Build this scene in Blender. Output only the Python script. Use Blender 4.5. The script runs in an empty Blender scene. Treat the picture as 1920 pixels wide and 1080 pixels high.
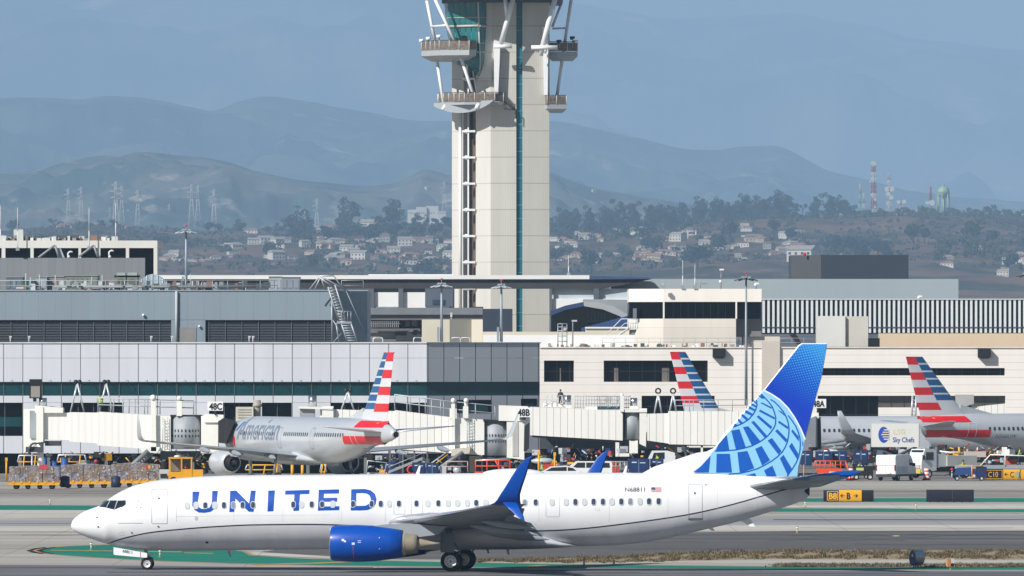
import bpy, bmesh, math, random
from mathutils import Vector, Matrix
from mathutils.geometry import tessellate_polygon
random.seed(7)
SC = bpy.context.scene; COL = SC.collection
F = 20520.0; H = 11.8; YH = 666.0           # lens (pixels of the 1920 frame), eye height, horizon row
def X(px, D): return (px-960)/F*D
def Z(py, D): return H-(py-YH)/F*D
def P(px, py, D): return Vector((X(px,D), D, Z(py,D)))
def GD(py): return F*H/(py-YH)               # distance of the ground seen at that row
def R(a): return math.radians(a)
# ---------------------------------------------------------------- materials
def S(h):
    h = h.lstrip('#'); o = []
    for i in (0,2,4):
        c = int(h[i:i+2],16)/255; o.append(c/12.92 if c <= .04045 else ((c+.055)/1.055)**2.4)
    return tuple(o)
MATS = {}
def newmat(name):
    m = bpy.data.materials.new(name); m.use_nodes = True
    nt = m.node_tree; return m, nt, nt.nodes, nt.links, nt.nodes['Principled BSDF']
def mul(c,k): return tuple(max(0,min(1,x*k)) for x in c)
def M(name, col, rough=.6, metal=0, var=.10, vs=.6, coat=0, bump=0, col2=None, detail=4, stretch=None, emit=0, spec=.5, thr=None):
    """principled paint / stone / cloth whose colour wanders a little with noise"""
    if name in MATS: return MATS[name]
    m, nt, N, L, b = newmat(name)
    c = S(col) if isinstance(col,str) else col
    tc = N.new('ShaderNodeTexCoord'); mp = N.new('ShaderNodeMapping'); L.new(tc.outputs['Object'], mp.inputs[0])
    if stretch: mp.inputs['Scale'].default_value = stretch
    nz = N.new('ShaderNodeTexNoise'); nz.inputs['Scale'].default_value = vs; nz.inputs['Detail'].default_value = detail
    L.new(mp.outputs[0], nz.inputs['Vector'])
    rp = N.new('ShaderNodeValToRGB'); L.new(nz.outputs['Fac'], rp.inputs[0])
    lo, hi = (.3,.7) if thr is None else thr
    rp.color_ramp.elements[0].position = lo; rp.color_ramp.elements[1].position = hi
    c2 = (S(col2) if isinstance(col2,str) else col2) if col2 else None
    a_, b_ = (c, c2) if c2 else (mul(c,1-var), mul(c,1+var))
    rp.color_ramp.elements[0].color = (*a_,1); rp.color_ramp.elements[1].color = (*b_,1)
    L.new(rp.outputs[0], b.inputs['Base Color'])
    b.inputs['Roughness'].default_value = rough; b.inputs['Metallic'].default_value = metal
    b.inputs['Coat Weight'].default_value = coat; b.inputs['Coat Roughness'].default_value = .08
    b.inputs['Specular IOR Level'].default_value = spec
    if bump:
        bp = N.new('ShaderNodeBump'); bp.inputs['Strength'].default_value = bump; bp.inputs['Distance'].default_value = .05
        L.new(nz.outputs['Fac'], bp.inputs['Height']); L.new(bp.outputs[0], b.inputs['Normal'])
    if emit:
        b.inputs['Emission Color'].default_value = (*c,1); b.inputs['Emission Strength'].default_value = emit
    MATS[name] = m; return m
def MP(name, col, wx=0, wz=0, ox=0, oz=0, lw=.05, lc='#444a50', rough=.6, var=.05, vs=.15, axis='x', ribs=0, ribd=.75, panelvar=.05):
    """cladding: panels with joints every wx across and wz up (world metres), each panel a hair different"""
    if name in MATS: return MATS[name]
    m, nt, N, L, b = newmat(name)
    c = S(col) if isinstance(col,str) else col
    g = N.new('ShaderNodeNewGeometry'); sp = N.new('ShaderNodeSeparateXYZ'); L.new(g.outputs['Position'], sp.inputs[0])
    def mth(op, a, bb=None):
        n = N.new('ShaderNodeMath'); n.operation = op
        for i, v in enumerate((a,bb)):
            if v is None: continue
            if isinstance(v,(int,float)): n.inputs[i].default_value = v
            else: L.new(v, n.inputs[i])
        return n.outputs[0]
    ax = sp.outputs[0 if axis=='x' else 1]; line = None; cells = []
    for w, o, a in ((wx,ox,ax),(wz,oz,sp.outputs[2])):
        if not w: cells.append(0.0); continue
        t = mth('DIVIDE', mth('SUBTRACT', a, o), w); cells.append(mth('FLOOR', t))
        l = mth('LESS_THAN', mth('FRACT', t), lw/w)
        line = l if line is None else mth('MAXIMUM', line, l)
    cb = N.new('ShaderNodeCombineXYZ')
    for i, v in enumerate(cells):
        if isinstance(v,float): cb.inputs[i].default_value = v
        else: L.new(v, cb.inputs[i])
    wn = N.new('ShaderNodeTexWhiteNoise'); L.new(cb.outputs[0], wn.inputs['Vector'])
    nz = N.new('ShaderNodeTexNoise'); nz.inputs['Scale'].default_value = vs; nz.inputs['Detail'].default_value = 6
    mp = N.new('ShaderNodeMapping'); mp.inputs['Scale'].default_value = (3,3,.35); L.new(g.outputs['Position'], mp.inputs[0]); L.new(mp.outputs[0], nz.inputs['Vector'])
    f = mth('ADD', mth('MULTIPLY', mth('SUBTRACT', wn.outputs[0], .5), panelvar*2), mth('MULTIPLY', mth('SUBTRACT', nz.outputs['Fac'], .5), var*4))
    f = mth('ADD', f, 1.0)
    if ribs:
        r = mth('LESS_THAN', mth('FRACT', mth('DIVIDE', ax, ribs)), .42)
        f = mth('MULTIPLY', f, mth('SUBTRACT', 1.0, mth('MULTIPLY', r, 1-ribd)))
    mx = N.new('ShaderNodeMix'); mx.data_type = 'RGBA'; mx.blend_type = 'MULTIPLY'; mx.inputs[0].default_value = 1
    mx.inputs[6].default_value = (*c,1); cc = N.new('ShaderNodeCombineXYZ')
    for i in range(3): L.new(f, cc.inputs[i])
    L.new(cc.outputs[0], mx.inputs[7]); out = mx.outputs[2]
    if line is not None:
        m2 = N.new('ShaderNodeMix'); m2.data_type = 'RGBA'; L.new(line, m2.inputs[0]); L.new(out, m2.inputs[6])
        m2.inputs[7].default_value = (*S(lc),1); out = m2.outputs[2]
    L.new(out, b.inputs['Base Color']); b.inputs['Roughness'].default_value = rough
    MATS[name] = m; return m
# ---------------------------------------------------------------- mesh builder
class MB:
    def __init__(s): s.v=[]; s.f=[]; s.m=[]; s.sm=[]; s.mats=[]
    def mi(s, mat):
        if mat not in s.mats: s.mats.append(mat)
        return s.mats.index(mat)
    def add(s, vs, fs, mat, smooth=False):
        o = len(s.v); s.v += [Vector(v) for v in vs]; k = s.mi(mat)
        for f in fs: s.f.append([i+o for i in f]); s.m.append(k); s.sm.append(smooth)
        return s
    def box(s, x0,x1,y0,y1,z0,z1, mat):
        if x0>x1: x0,x1=x1,x0
        if y0>y1: y0,y1=y1,y0
        if z0>z1: z0,z1=z1,z0
        return s.add([(x0,y0,z0),(x1,y0,z0),(x1,y1,z0),(x0,y1,z0),(x0,y0,z1),(x1,y0,z1),(x1,y1,z1),(x0,y1,z1)],
            [(0,3,2,1),(4,5,6,7),(0,1,5,4),(1,2,6,5),(2,3,7,6),(3,0,4,7)], mat)
    def obox(s, c, sx, sy, sz, mat, rz=0):      # box centred in x,y, standing on c, turned
        ca, sa = math.cos(rz), math.sin(rz); vs=[]
        for z in (0,sz):
            for x,y in ((-sx/2,-sy/2),(sx/2,-sy/2),(sx/2,sy/2),(-sx/2,sy/2)):
                vs.append((c[0]+x*ca-y*sa, c[1]+x*sa+y*ca, c[2]+z))
        return s.add(vs,[(0,3,2,1),(4,5,6,7),(0,1,5,4),(1,2,6,5),(2,3,7,6),(3,0,4,7)], mat)
    def prism(s, poly, axis, a0, a1, mat):       # poly: 2D outline extruded along axis
        n=len(poly)
        def w(p,a): return (p[0],a,p[1]) if axis=='y' else ((a,p[0],p[1]) if axis=='x' else (p[0],p[1],a))
        vs=[w(p,a0) for p in poly]+[w(p,a1) for p in poly]
        fs=[tuple(range(n)), tuple(range(2*n-1,n-1,-1))]+[(i,i+n,(i+1)%n+n,(i+1)%n) for i in range(n)]
        return s.add(vs,fs,mat)
    def cyl(s, p0, p1, r0, r1=None, mat=None, n=10, cap=True, smooth=True):
        p0=Vector(p0); p1=Vector(p1); r1=r0 if r1 is None else r1
        d=(p1-p0).normalized(); u=d.cross(Vector((0,0,1)) if abs(d.z)<.95 else Vector((1,0,0))).normalized(); w=d.cross(u)
        vs=[]
        for p,r in ((p0,r0),(p1,r1)):
            for i in range(n):
                a=2*math.pi*i/n; vs.append(p+(u*math.cos(a)+w*math.sin(a))*r)
        s.add(vs,[(i,(i+1)%n,(i+1)%n+n,i+n) for i in range(n)],mat,smooth)
        if cap: s.add(vs,[tuple(range(n-1,-1,-1)),tuple(range(n,2*n))],mat)
        return s
    def tube(s, pts, r, mat, n=6):
        for a,b in zip(pts[:-1],pts[1:]): s.cyl(a,b,r,r,mat,n)
        return s
    def lathe(s, prof, c, axis, mat, n=24, smooth=True, cap=False):   # prof: (along, radius)
        rings=[]
        for a,r in prof:
            ring=[]
            for i in range(n):
                t=2*math.pi*i/n; u,w=r*math.cos(t), r*math.sin(t)
                ring.append({'x':(c[0]+a,c[1]+u,c[2]+w),'y':(c[0]+u,c[1]+a,c[2]+w),'z':(c[0]+u,c[1]+w,c[2]+a)}[axis])
            rings.append(ring)
        return s.loft(rings, lambda i,j: mat, smooth, cap)
    def loft(s, rings, matf, smooth=True, cap=True, closed=True):
        n=len(rings[0]); o=len(s.v)
        for r in rings: s.v += [Vector(p) for p in r]
        for i in range(len(rings)-1):
            for j in range(n if closed else n-1):
                s.f.append([o+i*n+j, o+i*n+(j+1)%n, o+(i+1)*n+(j+1)%n, o+(i+1)*n+j]); s.m.append(s.mi(matf(i,j))); s.sm.append(smooth)
        if cap:
            s.f.append([o+j for j in range(n)][::-1]); s.m.append(s.mi(matf(0,0))); s.sm.append(False)
            s.f.append([o+(len(rings)-1)*n+j for j in range(n)]); s.m.append(s.mi(matf(len(rings)-2,0))); s.sm.append(False)
        return s
    def ball(s, c, r, mat, n=10, sq=(1,1,1)):
        pr=[]
        for i in range(n//2+1):
            t=math.pi*i/(n//2); pr.append((-math.cos(t)*r*sq[2], max(1e-4,math.sin(t)*r)))
        rings=[]
        for a,rr in pr: rings.append([(c[0]+rr*sq[0]*math.cos(2*math.pi*j/n), c[1]+rr*sq[1]*math.sin(2*math.pi*j/n), c[2]+a) for j in range(n)])
        return s.loft(rings, lambda i,j: mat, True, False)
    def mesh(s, name, org=(0,0,0)):
        me=bpy.data.meshes.new(name); o=Vector(org)
        me.from_pydata([v-o for v in s.v],[],s.f)
        for m in s.mats: me.materials.append(m)
        me.polygons.foreach_set('material_index', s.m); me.polygons.foreach_set('use_smooth', s.sm)
        me.validate(); me.update()
        bm=bmesh.new(); bm.from_mesh(me); bmesh.ops.remove_doubles(bm, verts=bm.verts, dist=1e-5)
        bmesh.ops.recalc_face_normals(bm, faces=bm.faces)
        bm.to_mesh(me); bm.free(); return me
    def build(s, name, parent=None, world=False, label=None):     # a part under its thing
        org = parent.location if (parent and world) else (0,0,0)
        if parent and parent.parent and world: org = parent.parent.location + parent.location
        me=s.mesh(name,org); o=bpy.data.objects.new(name,me); COL.objects.link(o)
        if parent: o.parent=parent
        if label: o['label']=label
        return o
    def solo(s, name, label, cat, group=None, kind=None):         # a thing that is one mesh; origin at its base
        xs=[v.x for v in s.v]; ys=[v.y for v in s.v]; zs=[v.z for v in s.v]
        org=((min(xs)+max(xs))/2,(min(ys)+max(ys))/2,min(zs))
        me=s.mesh(name,org); o=bpy.data.objects.new(name,me); o.location=org; COL.objects.link(o)
        tag(o,label,cat,group,kind); return o
def tag(o,label=None,cat=None,group=None,kind=None):
    if label: o['label']=label
    if cat: o['category']=cat
    if group: o['group']=group
    if kind: o['kind']=kind
    return o
def thing(name,label,cat,loc=(0,0,0),rz=0,group=None):
    o=bpy.data.objects.new(name,None); o.empty_display_size=.3; COL.objects.link(o)
    o.location=loc; o.rotation_euler=(0,0,rz); return tag(o,label,cat,group)
def struct(mb,name):
    o=mb.build(name); o['kind']='structure'; return o
def dup(root, loc, rz=None, label=None, group=None, scale=None):
    r=root.copy(); COL.objects.link(r); r.location=loc
    if rz is not None: r.rotation_euler=(0,0,rz)
    if scale: r.scale=scale
    if label: r['label']=label
    if group: r['group']=group
    for ch in list(root.children):
        c=ch.copy(); COL.objects.link(c); c.parent=r
        for g in list(ch.children):
            d=g.copy(); COL.objects.link(d); d.parent=c
    return r
def interp(xs,ys,x):                              # monotone cubic through the traced points
    n=len(xs)
    if x<=xs[0]: return ys[0]
    if x>=xs[-1]: return ys[-1]
    i=max(k for k in range(n-1) if xs[k]<=x)
    def d(k): return (ys[k+1]-ys[k])/(xs[k+1]-xs[k])
    def t(k):
        if k==0: return d(0)
        if k==n-1: return d(n-2)
        a,b=d(k-1),d(k)
        return 0 if a*b<=0 else 2*a*b/(a+b)
    h=xs[i+1]-xs[i]; u=(x-xs[i])/h
    return (2*u**3-3*u*u+1)*ys[i]+(u**3-2*u*u+u)*h*t(i)+(-2*u**3+3*u*u)*ys[i+1]+(u**3-u*u)*h*t(i+1)
def flat_polys(polys, stepx=1e9, stepy=1e9):      # 2D outlines -> bmesh cut into strips
    bm=bmesh.new()
    for p in polys:
        vs=[bm.verts.new((q[0],q[1],0)) for q in p]
        if len(p)<5: bm.faces.new(vs)
        else:
            for t in tessellate_polygon([[Vector((q[0],q[1],0)) for q in p]]): bm.faces.new([vs[i] for i in t])
    return cut(bm,stepx,stepy)
def cut(bm,stepx,stepy):
    bmesh.ops.triangulate(bm,faces=bm.faces)
    for ax,st in ((0,stepx),(1,stepy)):
        if st>1e8: continue
        lo=min(v.co[ax] for v in bm.verts); hi=max(v.co[ax] for v in bm.verts); a=math.floor(lo/st)*st+st
        while a<hi:
            no=[0,0,0]; no[ax]=1; co=[0,0,0]; co[ax]=a
            bmesh.ops.bisect_plane(bm,geom=bm.verts[:]+bm.edges[:]+bm.faces[:],plane_co=co,plane_no=no)
            a+=st
    return bm
def text_bm(txt, height, bold=.0, squash=1.0, align='LEFT', shear=0, space=1.0):
    cu=bpy.data.curves.new('t','FONT'); cu.body=txt; cu.size=height/.73; cu.offset=bold; cu.align_x=align; cu.shear=shear; cu.space_character=space
    cu.resolution_u=3
    o=bpy.data.objects.new('t',cu); COL.objects.link(o)
    bpy.context.view_layer.update()
    me=bpy.data.meshes.new_from_object(o.evaluated_get(bpy.context.evaluated_depsgraph_get()))
    bm=bmesh.new(); bm.from_mesh(me)
    bpy.data.objects.remove(o); bpy.data.curves.remove(cu); bpy.data.meshes.remove(me)
    for v in bm.verts: v.co.x*=squash
    return bm
def decal(bm, mapf, mat, name, parent, label=None):
    for v in bm.verts: v.co=Vector(mapf(v.co.x,v.co.y))
    me=bpy.data.meshes.new(name); bm.to_mesh(me); bm.free(); me.materials.append(mat)
    o=bpy.data.objects.new(name,me); COL.objects.link(o); o.parent=parent
    if label: o['label']=label
    return o
def line_poly(pts,w):                              # a thick 2D polyline as quads
    out=[]
    for a,b in zip(pts[:-1],pts[1:]):
        dx,dy=b[0]-a[0],b[1]-a[1]; l=math.hypot(dx,dy) or 1; nx,ny=-dy/l*w/2,dx/l*w/2
        ex,ey=dx/l*w*.15,dy/l*w*.15
        out.append([(a[0]-ex+nx,a[1]-ey+ny),(a[0]-ex-nx,a[1]-ey-ny),(b[0]+ex-nx,b[1]+ey-ny),(b[0]+ex+nx,b[1]+ey+ny)])
    return out
def rrect(cx,cy,w,h,r,n=4):
    o=[]
    for qx,qy,a0 in ((1,1,0),(-1,1,90),(-1,-1,180),(1,-1,270)):
        for i in range(n+1):
            a=R(a0+90*i/n); o.append((cx+qx*(w/2-r)+r*math.cos(a), cy+qy*(h/2-r)+r*math.sin(a)))
    return o
def ring_polys(outer,inner):
    n=len(outer); return [[outer[i],outer[(i+1)%n],inner[(i+1)%n],inner[i]] for i in range(n)]
# ---------------------------------------------------------------- render, camera, sky, sun, haze
SC.render.engine='CYCLES'; SC.cycles.use_denoising=True
SC.cycles.max_bounces=6; SC.cycles.diffuse_bounces=3; SC.cycles.glossy_bounces=3; SC.cycles.transparent_max_bounces=8
SC.view_settings.view_transform='Standard'; SC.view_settings.look='None'; SC.view_settings.gamma=1; SC.view_settings.exposure=0.14
cam=bpy.data.cameras.new('camera'); co=bpy.data.objects.new('camera',cam); COL.objects.link(co); SC.camera=co
co.location=(0,0,H); co.rotation_euler=(R(90),0,0)
cam.sensor_width=36; cam.lens=F/1920*36; cam.shift_y=(YH-540)/1920; cam.clip_end=80000; cam.clip_start=1
w=bpy.data.worlds.new('World'); SC.world=w; w.use_nodes=True
SUN_EL,SUN_AZ=37,45
sky=w.node_tree.nodes.new('ShaderNodeTexSky'); sky.sky_type='NISHITA'; sky.sun_disc=False
sky.sun_elevation=R(SUN_EL); sky.sun_rotation=R(180+SUN_AZ); sky.altitude=0; sky.air_density=1.0; sky.dust_density=.6; sky.ozone_density=2.0
bg=w.node_tree.nodes['Background']; w.node_tree.links.new(sky.outputs[0],bg.inputs[0]); bg.inputs[1].default_value=.055
sl=bpy.data.lights.new('sun','SUN'); sl.energy=5.0; sl.angle=R(.5); sl.color=(1,.96,.895)
so=bpy.data.objects.new('sun',sl); COL.objects.link(so); so.location=(-400,300,400)
sd=Vector((-math.sin(R(SUN_AZ))*math.cos(R(SUN_EL)), -math.cos(R(SUN_AZ))*math.cos(R(SUN_EL)), math.sin(R(SUN_EL))))
so.rotation_euler=sd.to_track_quat('Z','Y').to_euler()
def haze():
    m=bpy.data.materials.new('haze_air'); m.use_nodes=True; nt=m.node_tree; nt.nodes.clear()
    o=nt.nodes.new('ShaderNodeOutputMaterial'); v=nt.nodes.new('ShaderNodeVolumePrincipled'); nt.links.new(v.outputs[0],o.inputs['Volume'])
    v.inputs['Color'].default_value=(.445,.69,1.0,1); v.inputs['Density'].default_value=.50e-4; v.inputs['Anisotropy'].default_value=-.3
    mb=MB(); mb.box(-9000,9000,-60,64000,-2.5,2700,m)
    ob=mb.build('haze'); ob['kind']='stuff'; ob.display_type='WIRE'
haze()
# ================================================================ the blue and white airliner
X0,D0,YAW=-24.28,602.4,R(7)
C7,S7=math.cos(YAW),math.sin(YAW)
WHITE=M('aircraft_white','#e4e6e9',rough=.35,var=.035,vs=.6,coat=.15,spec=.4,stretch=(1.6,1,.35),detail=7)
BELLY=M('belly_grey','#cfd1d5',rough=.38,var=.07,vs=.6,coat=.1,stretch=(1.8,1,.3),detail=7)
NAVY=M('stripe_navy','#141b45',rough=.3,var=.0,coat=.3)
BLUE=M('aircraft_blue','#0048a8',rough=.38,var=.03,coat=.1,spec=.3)
WINGG=M('wing_grey','#90969d',rough=.45,var=.08,vs=.8)
FLAPG=M('flap_grey','#7f8890',rough=.5,var=.1,vs=1.2)
METAL=M('bare_metal','#c9ccd0',rough=.22,metal=.9,var=.04)
DKMET=M('dark_metal','#3a3836',rough=.5,metal=.6,var=.15,vs=3)
TITAN=M('exhaust_titanium','#b3a894',rough=.45,metal=.3,var=.08,vs=2)
TYRE=M('tyre_rubber','#17171a',rough=.85,var=.1,vs=4)
RIM=M('wheel_rim','#d6d8da',rough=.4,metal=.3,var=.05)
STRUT=M('gear_steel','#8d9196',rough=.4,metal=.5,var=.1)
BLACK=M('black_gap','#0b0c0f',rough=.7,var=.1)
SEAM=M('panel_seam','#9a9ea6',rough=.5,var=.02)
GLASS=M('cockpit_glass','#16222b',rough=.07,var=.2,vs=2,coat=1)
PANE=M('cabin_glass','#38465c',rough=.12,var=.25,vs=5,coat=.6)
PANEM=M('cabin_glass_half_shade','#7d8da0',rough=.15,var=.2,vs=5,coat=.6)
SHADE=M('lowered_window_blind','#c2c9cc',rough=.3,var=.06,vs=5,coat=.4)
RIMW=M('window_surround','#c9cdd2',rough=.3,metal=.2,var=.02)
def loc_of(px,py,y=0.0):
    s=(px-133)/33.9
    for _ in range(4):
        D=D0-s*S7+y*C7; s=((px-960)/F*D-X0-y*S7)/C7
    return s,Z(py,D0-s*S7+y*C7)
TOP=[(133,985),(136,976),(142,970),(150,963.5),(160,958),(177,951.5),(187,948.5),(199,939.5),(220,925),(250,911),(285,902),(325,897.5),(375,893.5),(450,891),(580,890),(760,888.5),(1000,886.5),(1150,886.5),(1298,887.5),(1387,891),(1440,893),(1479,896),(1500,902),(1512,908),(1517,913)]
BOT=[(133,985),(134.5,991),(140,996),(152,1002.5),(170,1010),(200,1019.5),(240,1027.5),(280,1031.5),(325,1032.5),(450,1031.5),(580,1030),(1000,1025),(1069,1024.5),(1137,1023),(1183,1020),(1229,1013.5),(1275,1004),(1321,993),(1376,980),(1440,961),(1480,948),(1500,941),(1512,935),(1517,928)]
ts=[loc_of(*p) for p in TOP]; bs=[loc_of(*p) for p in BOT]
TS,TZ=[a for a,_ in ts],[b for _,b in ts]; BS,BZ=[a for a,_ in bs],[b for _,b in bs]
HWS=[0,.12,.35,.7,1.2,2,3,4,5,6.2,26.5,30,33,35.5,38,39.8,TS[-1]]
HWV=[0,.24,.46,.72,.98,1.28,1.53,1.7,1.81,1.88,1.88,1.74,1.45,1.13,.76,.48,.2]
def fus(s):
    zt,zb=interp(TS,TZ,s),interp(BS,BZ,s)
    return (zt+zb)/2,max(.02,(zt-zb)/2),max(.02,interp(HWS,HWV,s))
def side(s,z,off=0):
    zc,hh,hw=fus(s); k=max(-1,min(1,(z-zc)/hh)); r=math.sqrt(max(0,1-k*k))
    return -(hw*r+off*r), z+off*k
def onskin(px,py,off=.012):
    y=-1.5
    for _ in range(6):
        s,z=loc_of(px,py,y); y,_z=side(s,z,0)
    y,z=side(s,z,off); return (s,y,z)
STR=[(200,1020),(225,1010),(262,1001),(280,997.5),(325,992.5),(400,986.5),(475,983),(580,982),(672,984.5),(760,988),(920,994),(1000,994.3),(1040,993.5),(1092,990),(1183,979.5),(1289,964),(1321,957.5),(1378,943.5),(1435,927),(1470,917),(1500,908)]
st=[onskin(px,py,0) for px,py in STR]; SS,SZ=[p[0] for p in st],[p[2] for p in st]
jet=thing('passenger_jet','white twin engine passenger jet with blue tail, taxiing in the foreground','airliner',(X0,D0,0),-YAW)
def body():
    mb=MB(); rings=[]; NT,NB=16,12
    sts=[.0,.04,.1,.2,.35,.55,.8,1.1,1.4,1.7,2,2.4,2.8,3.3,3.8,4.4,5,5.7,6.5]+[7+i*.8 for i in range(42)]
    sts=[s for s in sts if s<TS[-1]-.4]+[TS[-1]-.35,TS[-1]-.15,TS[-1]]
    for s in sts:
        zc,hh,hw=fus(s)
        zs=interp(SS,SZ,s) if s>SS[0] else -9
        th=math.acos(max(-1,min(1,(zs-zc)/hh))); th=max(.5,min(math.pi-.05,th)) 
        d=.075/max(.3,hh*max(.25,math.sin(th)))
        if s<=SS[0]: th=math.pi-.03; d=.02
        d=min(d,math.pi-.01-th)
        a=[th*i/NT for i in range(NT+1)]+[th+d+(math.pi-th-d)*i/NB for i in range(NB+1)]
        half=[(s,-hw*math.sin(t),zc+hh*math.cos(t)) for t in a]
        rings.append(half+[(p[0],-p[1],p[2]) for p in half[-2:0:-1]])
    n=len(rings[0]); hN=NT+NB+1
    def mf(i,j):
        k=j if j<hN+0 else n-1-j
        return WHITE if k<NT else (NAVY if k==NT else BELLY)
    mb.loft(rings,mf,True,True)
    return mb.build('fuselage',jet)
body()
def pxdecal(polys,mat,name,off=.012,sx=10,sy=3,parent=None,label=None):
    return decal(flat_polys(polys,sx,sy),lambda a,b:onskin(a,b,off),mat,name,parent or jet,label)
# --- lettering on the forward fuselage
T=lambda q,ox,oy,k:[(ox+a/k,oy+b/k) for a,b in q]
U=[(361,922),(374,922),(370.5,944),(372,950.5),(378,954),(386,954.5),(393,951.5),(397,944),(398,920.5),(408.5,920.5),(406,945),(402,954),(395,959.5),(384,961.5),(373,961),(365,956.5),(360.5,948)]
N1=[(431.5,920.5),(443,920),(467,944),(470.5,920),(479.5,920),(475.5,959.5),(466.5,959.5),(441.5,935),(439,959.8),(430,960)]
I1=[(503,920),(515.5,919.5),(512.5,958.5),(501.5,959)]
T1=[(535,920),(580.5,918.5),(580,926.5),(562.5,927),(560.5,957.5),(550,958),(552,927.3),(534.5,927.5)]
E1=[(597.5,918.5),(636,917.5),(635.6,925.5),(607.5,926),(607,933.5),(632.5,933),(632.2,940.5),(606.7,941),(606.4,949.5),(636.5,949),(636,956.5),(596,957.5)]
D1=[(658.5,917.5),(684,916.8),(695,919.5),(703,926),(706,935),(704.5,945),(698,952.5),(689,956.2),(678,957),(657.5,957),(658,947),(677,948.5),(686,948),(693,944),(695.5,936),(693,929),(687,925.5),(680,924.8),(668,925),(667.3,948),(658,947)]
D_a=[(658.5,917.5),(668.5,917.2),(667.5,957),(657.5,957)]
D_b=[(668.5,917.2),(684,916.8),(695,919.5),(703,926),(706,935),(704.5,945),(698,952.5),(689,956.2),(678,957),(667.5,957),(667.8,948.5),(677,948.5),(686,948),(693,944),(695.5,936),(693,929),(687,925.5),(680,924.8),(668.3,925)]
for q in ([U],[N1],[I1],[T1],[E1],[D_a,D_b]): pxdecal(q,BLUE,'painted_letter',.008)
# --- skin joints
JNT=M('skin_joint','#cdd0d5',var=.01)
for px in (206,330,438,530,640,722,812,890,1010,1142,1252,1345,1420): pxdecal([[(px,897 if px>260 else 945),(px+.55,897 if px>260 else 945),(px+.55,978 if 260<px<1300 else 958),(px,978 if 260<px<1300 else 958)]],JNT,'skin_joint',.005,99,3)
for a_,b_,y_ in ((330,905,912),(1000,1300,906),(330,620,968)): pxdecal([[(a_,y_),(b_,y_-3),(b_,y_-2.5),(a_,y_+.5)]],JNT,'skin_joint',.005,15,3)
for x_,y_,w_,h_ in ((352,1008,16,9),(430,1012,10,7),(508,1006,24,12),(596,1010,12,8),(1010,1008,14,9),(1062,1012,22,8),(1130,1004,12,8),(1206,992,16,9),(228,1000,8,6),(1405,948,10,7),(1120,955,8,5),(905,960,7,5)):
    pxdecal(ring_polys(rrect(x_,y_,w_,h_,1.2),rrect(x_,y_,w_-.9,h_-.9,.9)),JNT,'service_hatch',.006,99,3)
# --- cabin windows
wpx=[(351,1),(367.5,1),(385,0),(402.5,1),(420,0),(437.5,2),(455,0),(474.5,0),(550,0),(565.5,1),(584.5,0),(604,0),(624,1),(662,0),(697,0),(714,0),(730,1),(748,0),(781,0),(802,1),(822,0),(840,1),(858,1),(876,1),(893,0),(911,1),(984,2),(1004.5,0),(1035,1),(1061.5,1),(1079,0),(1096,1),(1113,0),(1130.5,0),(1147.6,1),(1165,0),(1182,2),(1200,1),(1217,0),(1235,0)]
for i,(px,t) in enumerate(wpx):
    cy=948-(px-350)*8/885
    o=pxdecal(ring_polys(rrect(px,cy,9.6,13.6,4),rrect(px,cy,7.4,11.2,3.2)),RIMW,'window',.020,99,3)
    fr=pxdecal([rrect(px,cy,7.8,11.6,3.3)],(PANE,SHADE,PANEM)[t],'pane',.014,99,3,parent=o)
# --- doors: a proud panel with its seam
def door(x0,x1,y0,y1,name,r=2.5,seam=SEAM,w=.8,hole=True,skin=WHITE,bar=False):
    cx,cy,ww,hh=(x0+x1)/2,(y0+y1)/2,x1-x0,y1-y0
    o=pxdecal(ring_polys(rrect(cx,cy,ww,hh,r),rrect(cx,cy,ww-2*w,hh-2*w,r-.6)),seam,name,.010,99,4)
    if hole: pxdecal([rrect(cx-1,cy-(15 if hh>50 else 0),3.4,3.4,1.6)],BLACK,'viewport',.016,99,3,parent=o)
    if bar: pxdecal([[(x0-1,y1),(x1+1,y1),(x1+1,y1+1.8),(x0-1,y1+1.8)]],DKMET,'sill',.02,8,2,parent=o)
door(284,314,917,982,'boarding_door'); door(1291,1317,907.5,972,'boarding_door',bar=True)
for a in (738,770.5): door(a,a+21.5,929,964.5,'overwing_exit',hole=False,seam=M('soft_seam','#b9bdc3',var=.01),w=.9)
door(1023,1049,921,969,'cargo_door',hole=False,seam=M('softer_seam','#c4c8cd',var=.01),w=.8)
pxdecal([rrect(368,971.5,6,8,2.8)],RIMW,'service_port',.01); pxdecal([rrect(388,1017,6,3.5,1.6)],DKMET,'drain_port',.01)
for q in ((182,970.5),(184,987.5),(247,998.5),(297,987)): pxdecal([rrect(q[0],q[1],3.4,2.2,1)],DKMET,'air_data_probe',.03)
# --- small emblem of five darts, small type, registration, flag
em=[]
for k in range(5):
    a=R(90+72*k); c=(260+6.2*math.cos(a),946.5-6.2*math.sin(a)); b=a+R(35)
    em.append([(c[0]+3.4*math.cos(b),c[1]-3.4*math.sin(b)),(c[0]+2.0*math.cos(b+2.2),c[1]-2.0*math.sin(b+2.2)),(c[0]-2.6*math.cos(b),c[1]+2.6*math.sin(b)),(c[0]+1.2*math.cos(b-2.2),c[1]-1.2*math.sin(b-2.2))])
pxdecal(em,M('emblem_grey','#7b8088',var=.02),'emblem',.01)
def pxtext(txt,x,y,h,mat,name,bold=.0,squash=1,rot=0):
    bm=text_bm(txt,h,bold,squash)
    for v in bm.verts:
        a,b=v.co.x,v.co.y; v.co.x=x+a*math.cos(rot)+b*math.sin(rot); v.co.y=y+a*math.sin(rot)-b*math.cos(rot)
    return decal(cut(bm,20,4),lambda a,b:onskin(a,b,.012),mat,name,jet)
pxtext('N68811',1171,922,8.4,M('registration_ink','#23283a',var=.02),'registration',.10,1.08)
pxtext('811',1322,910.5,3,M('registration_ink','',var=0),'fleet_number',.0,1.1)
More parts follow.
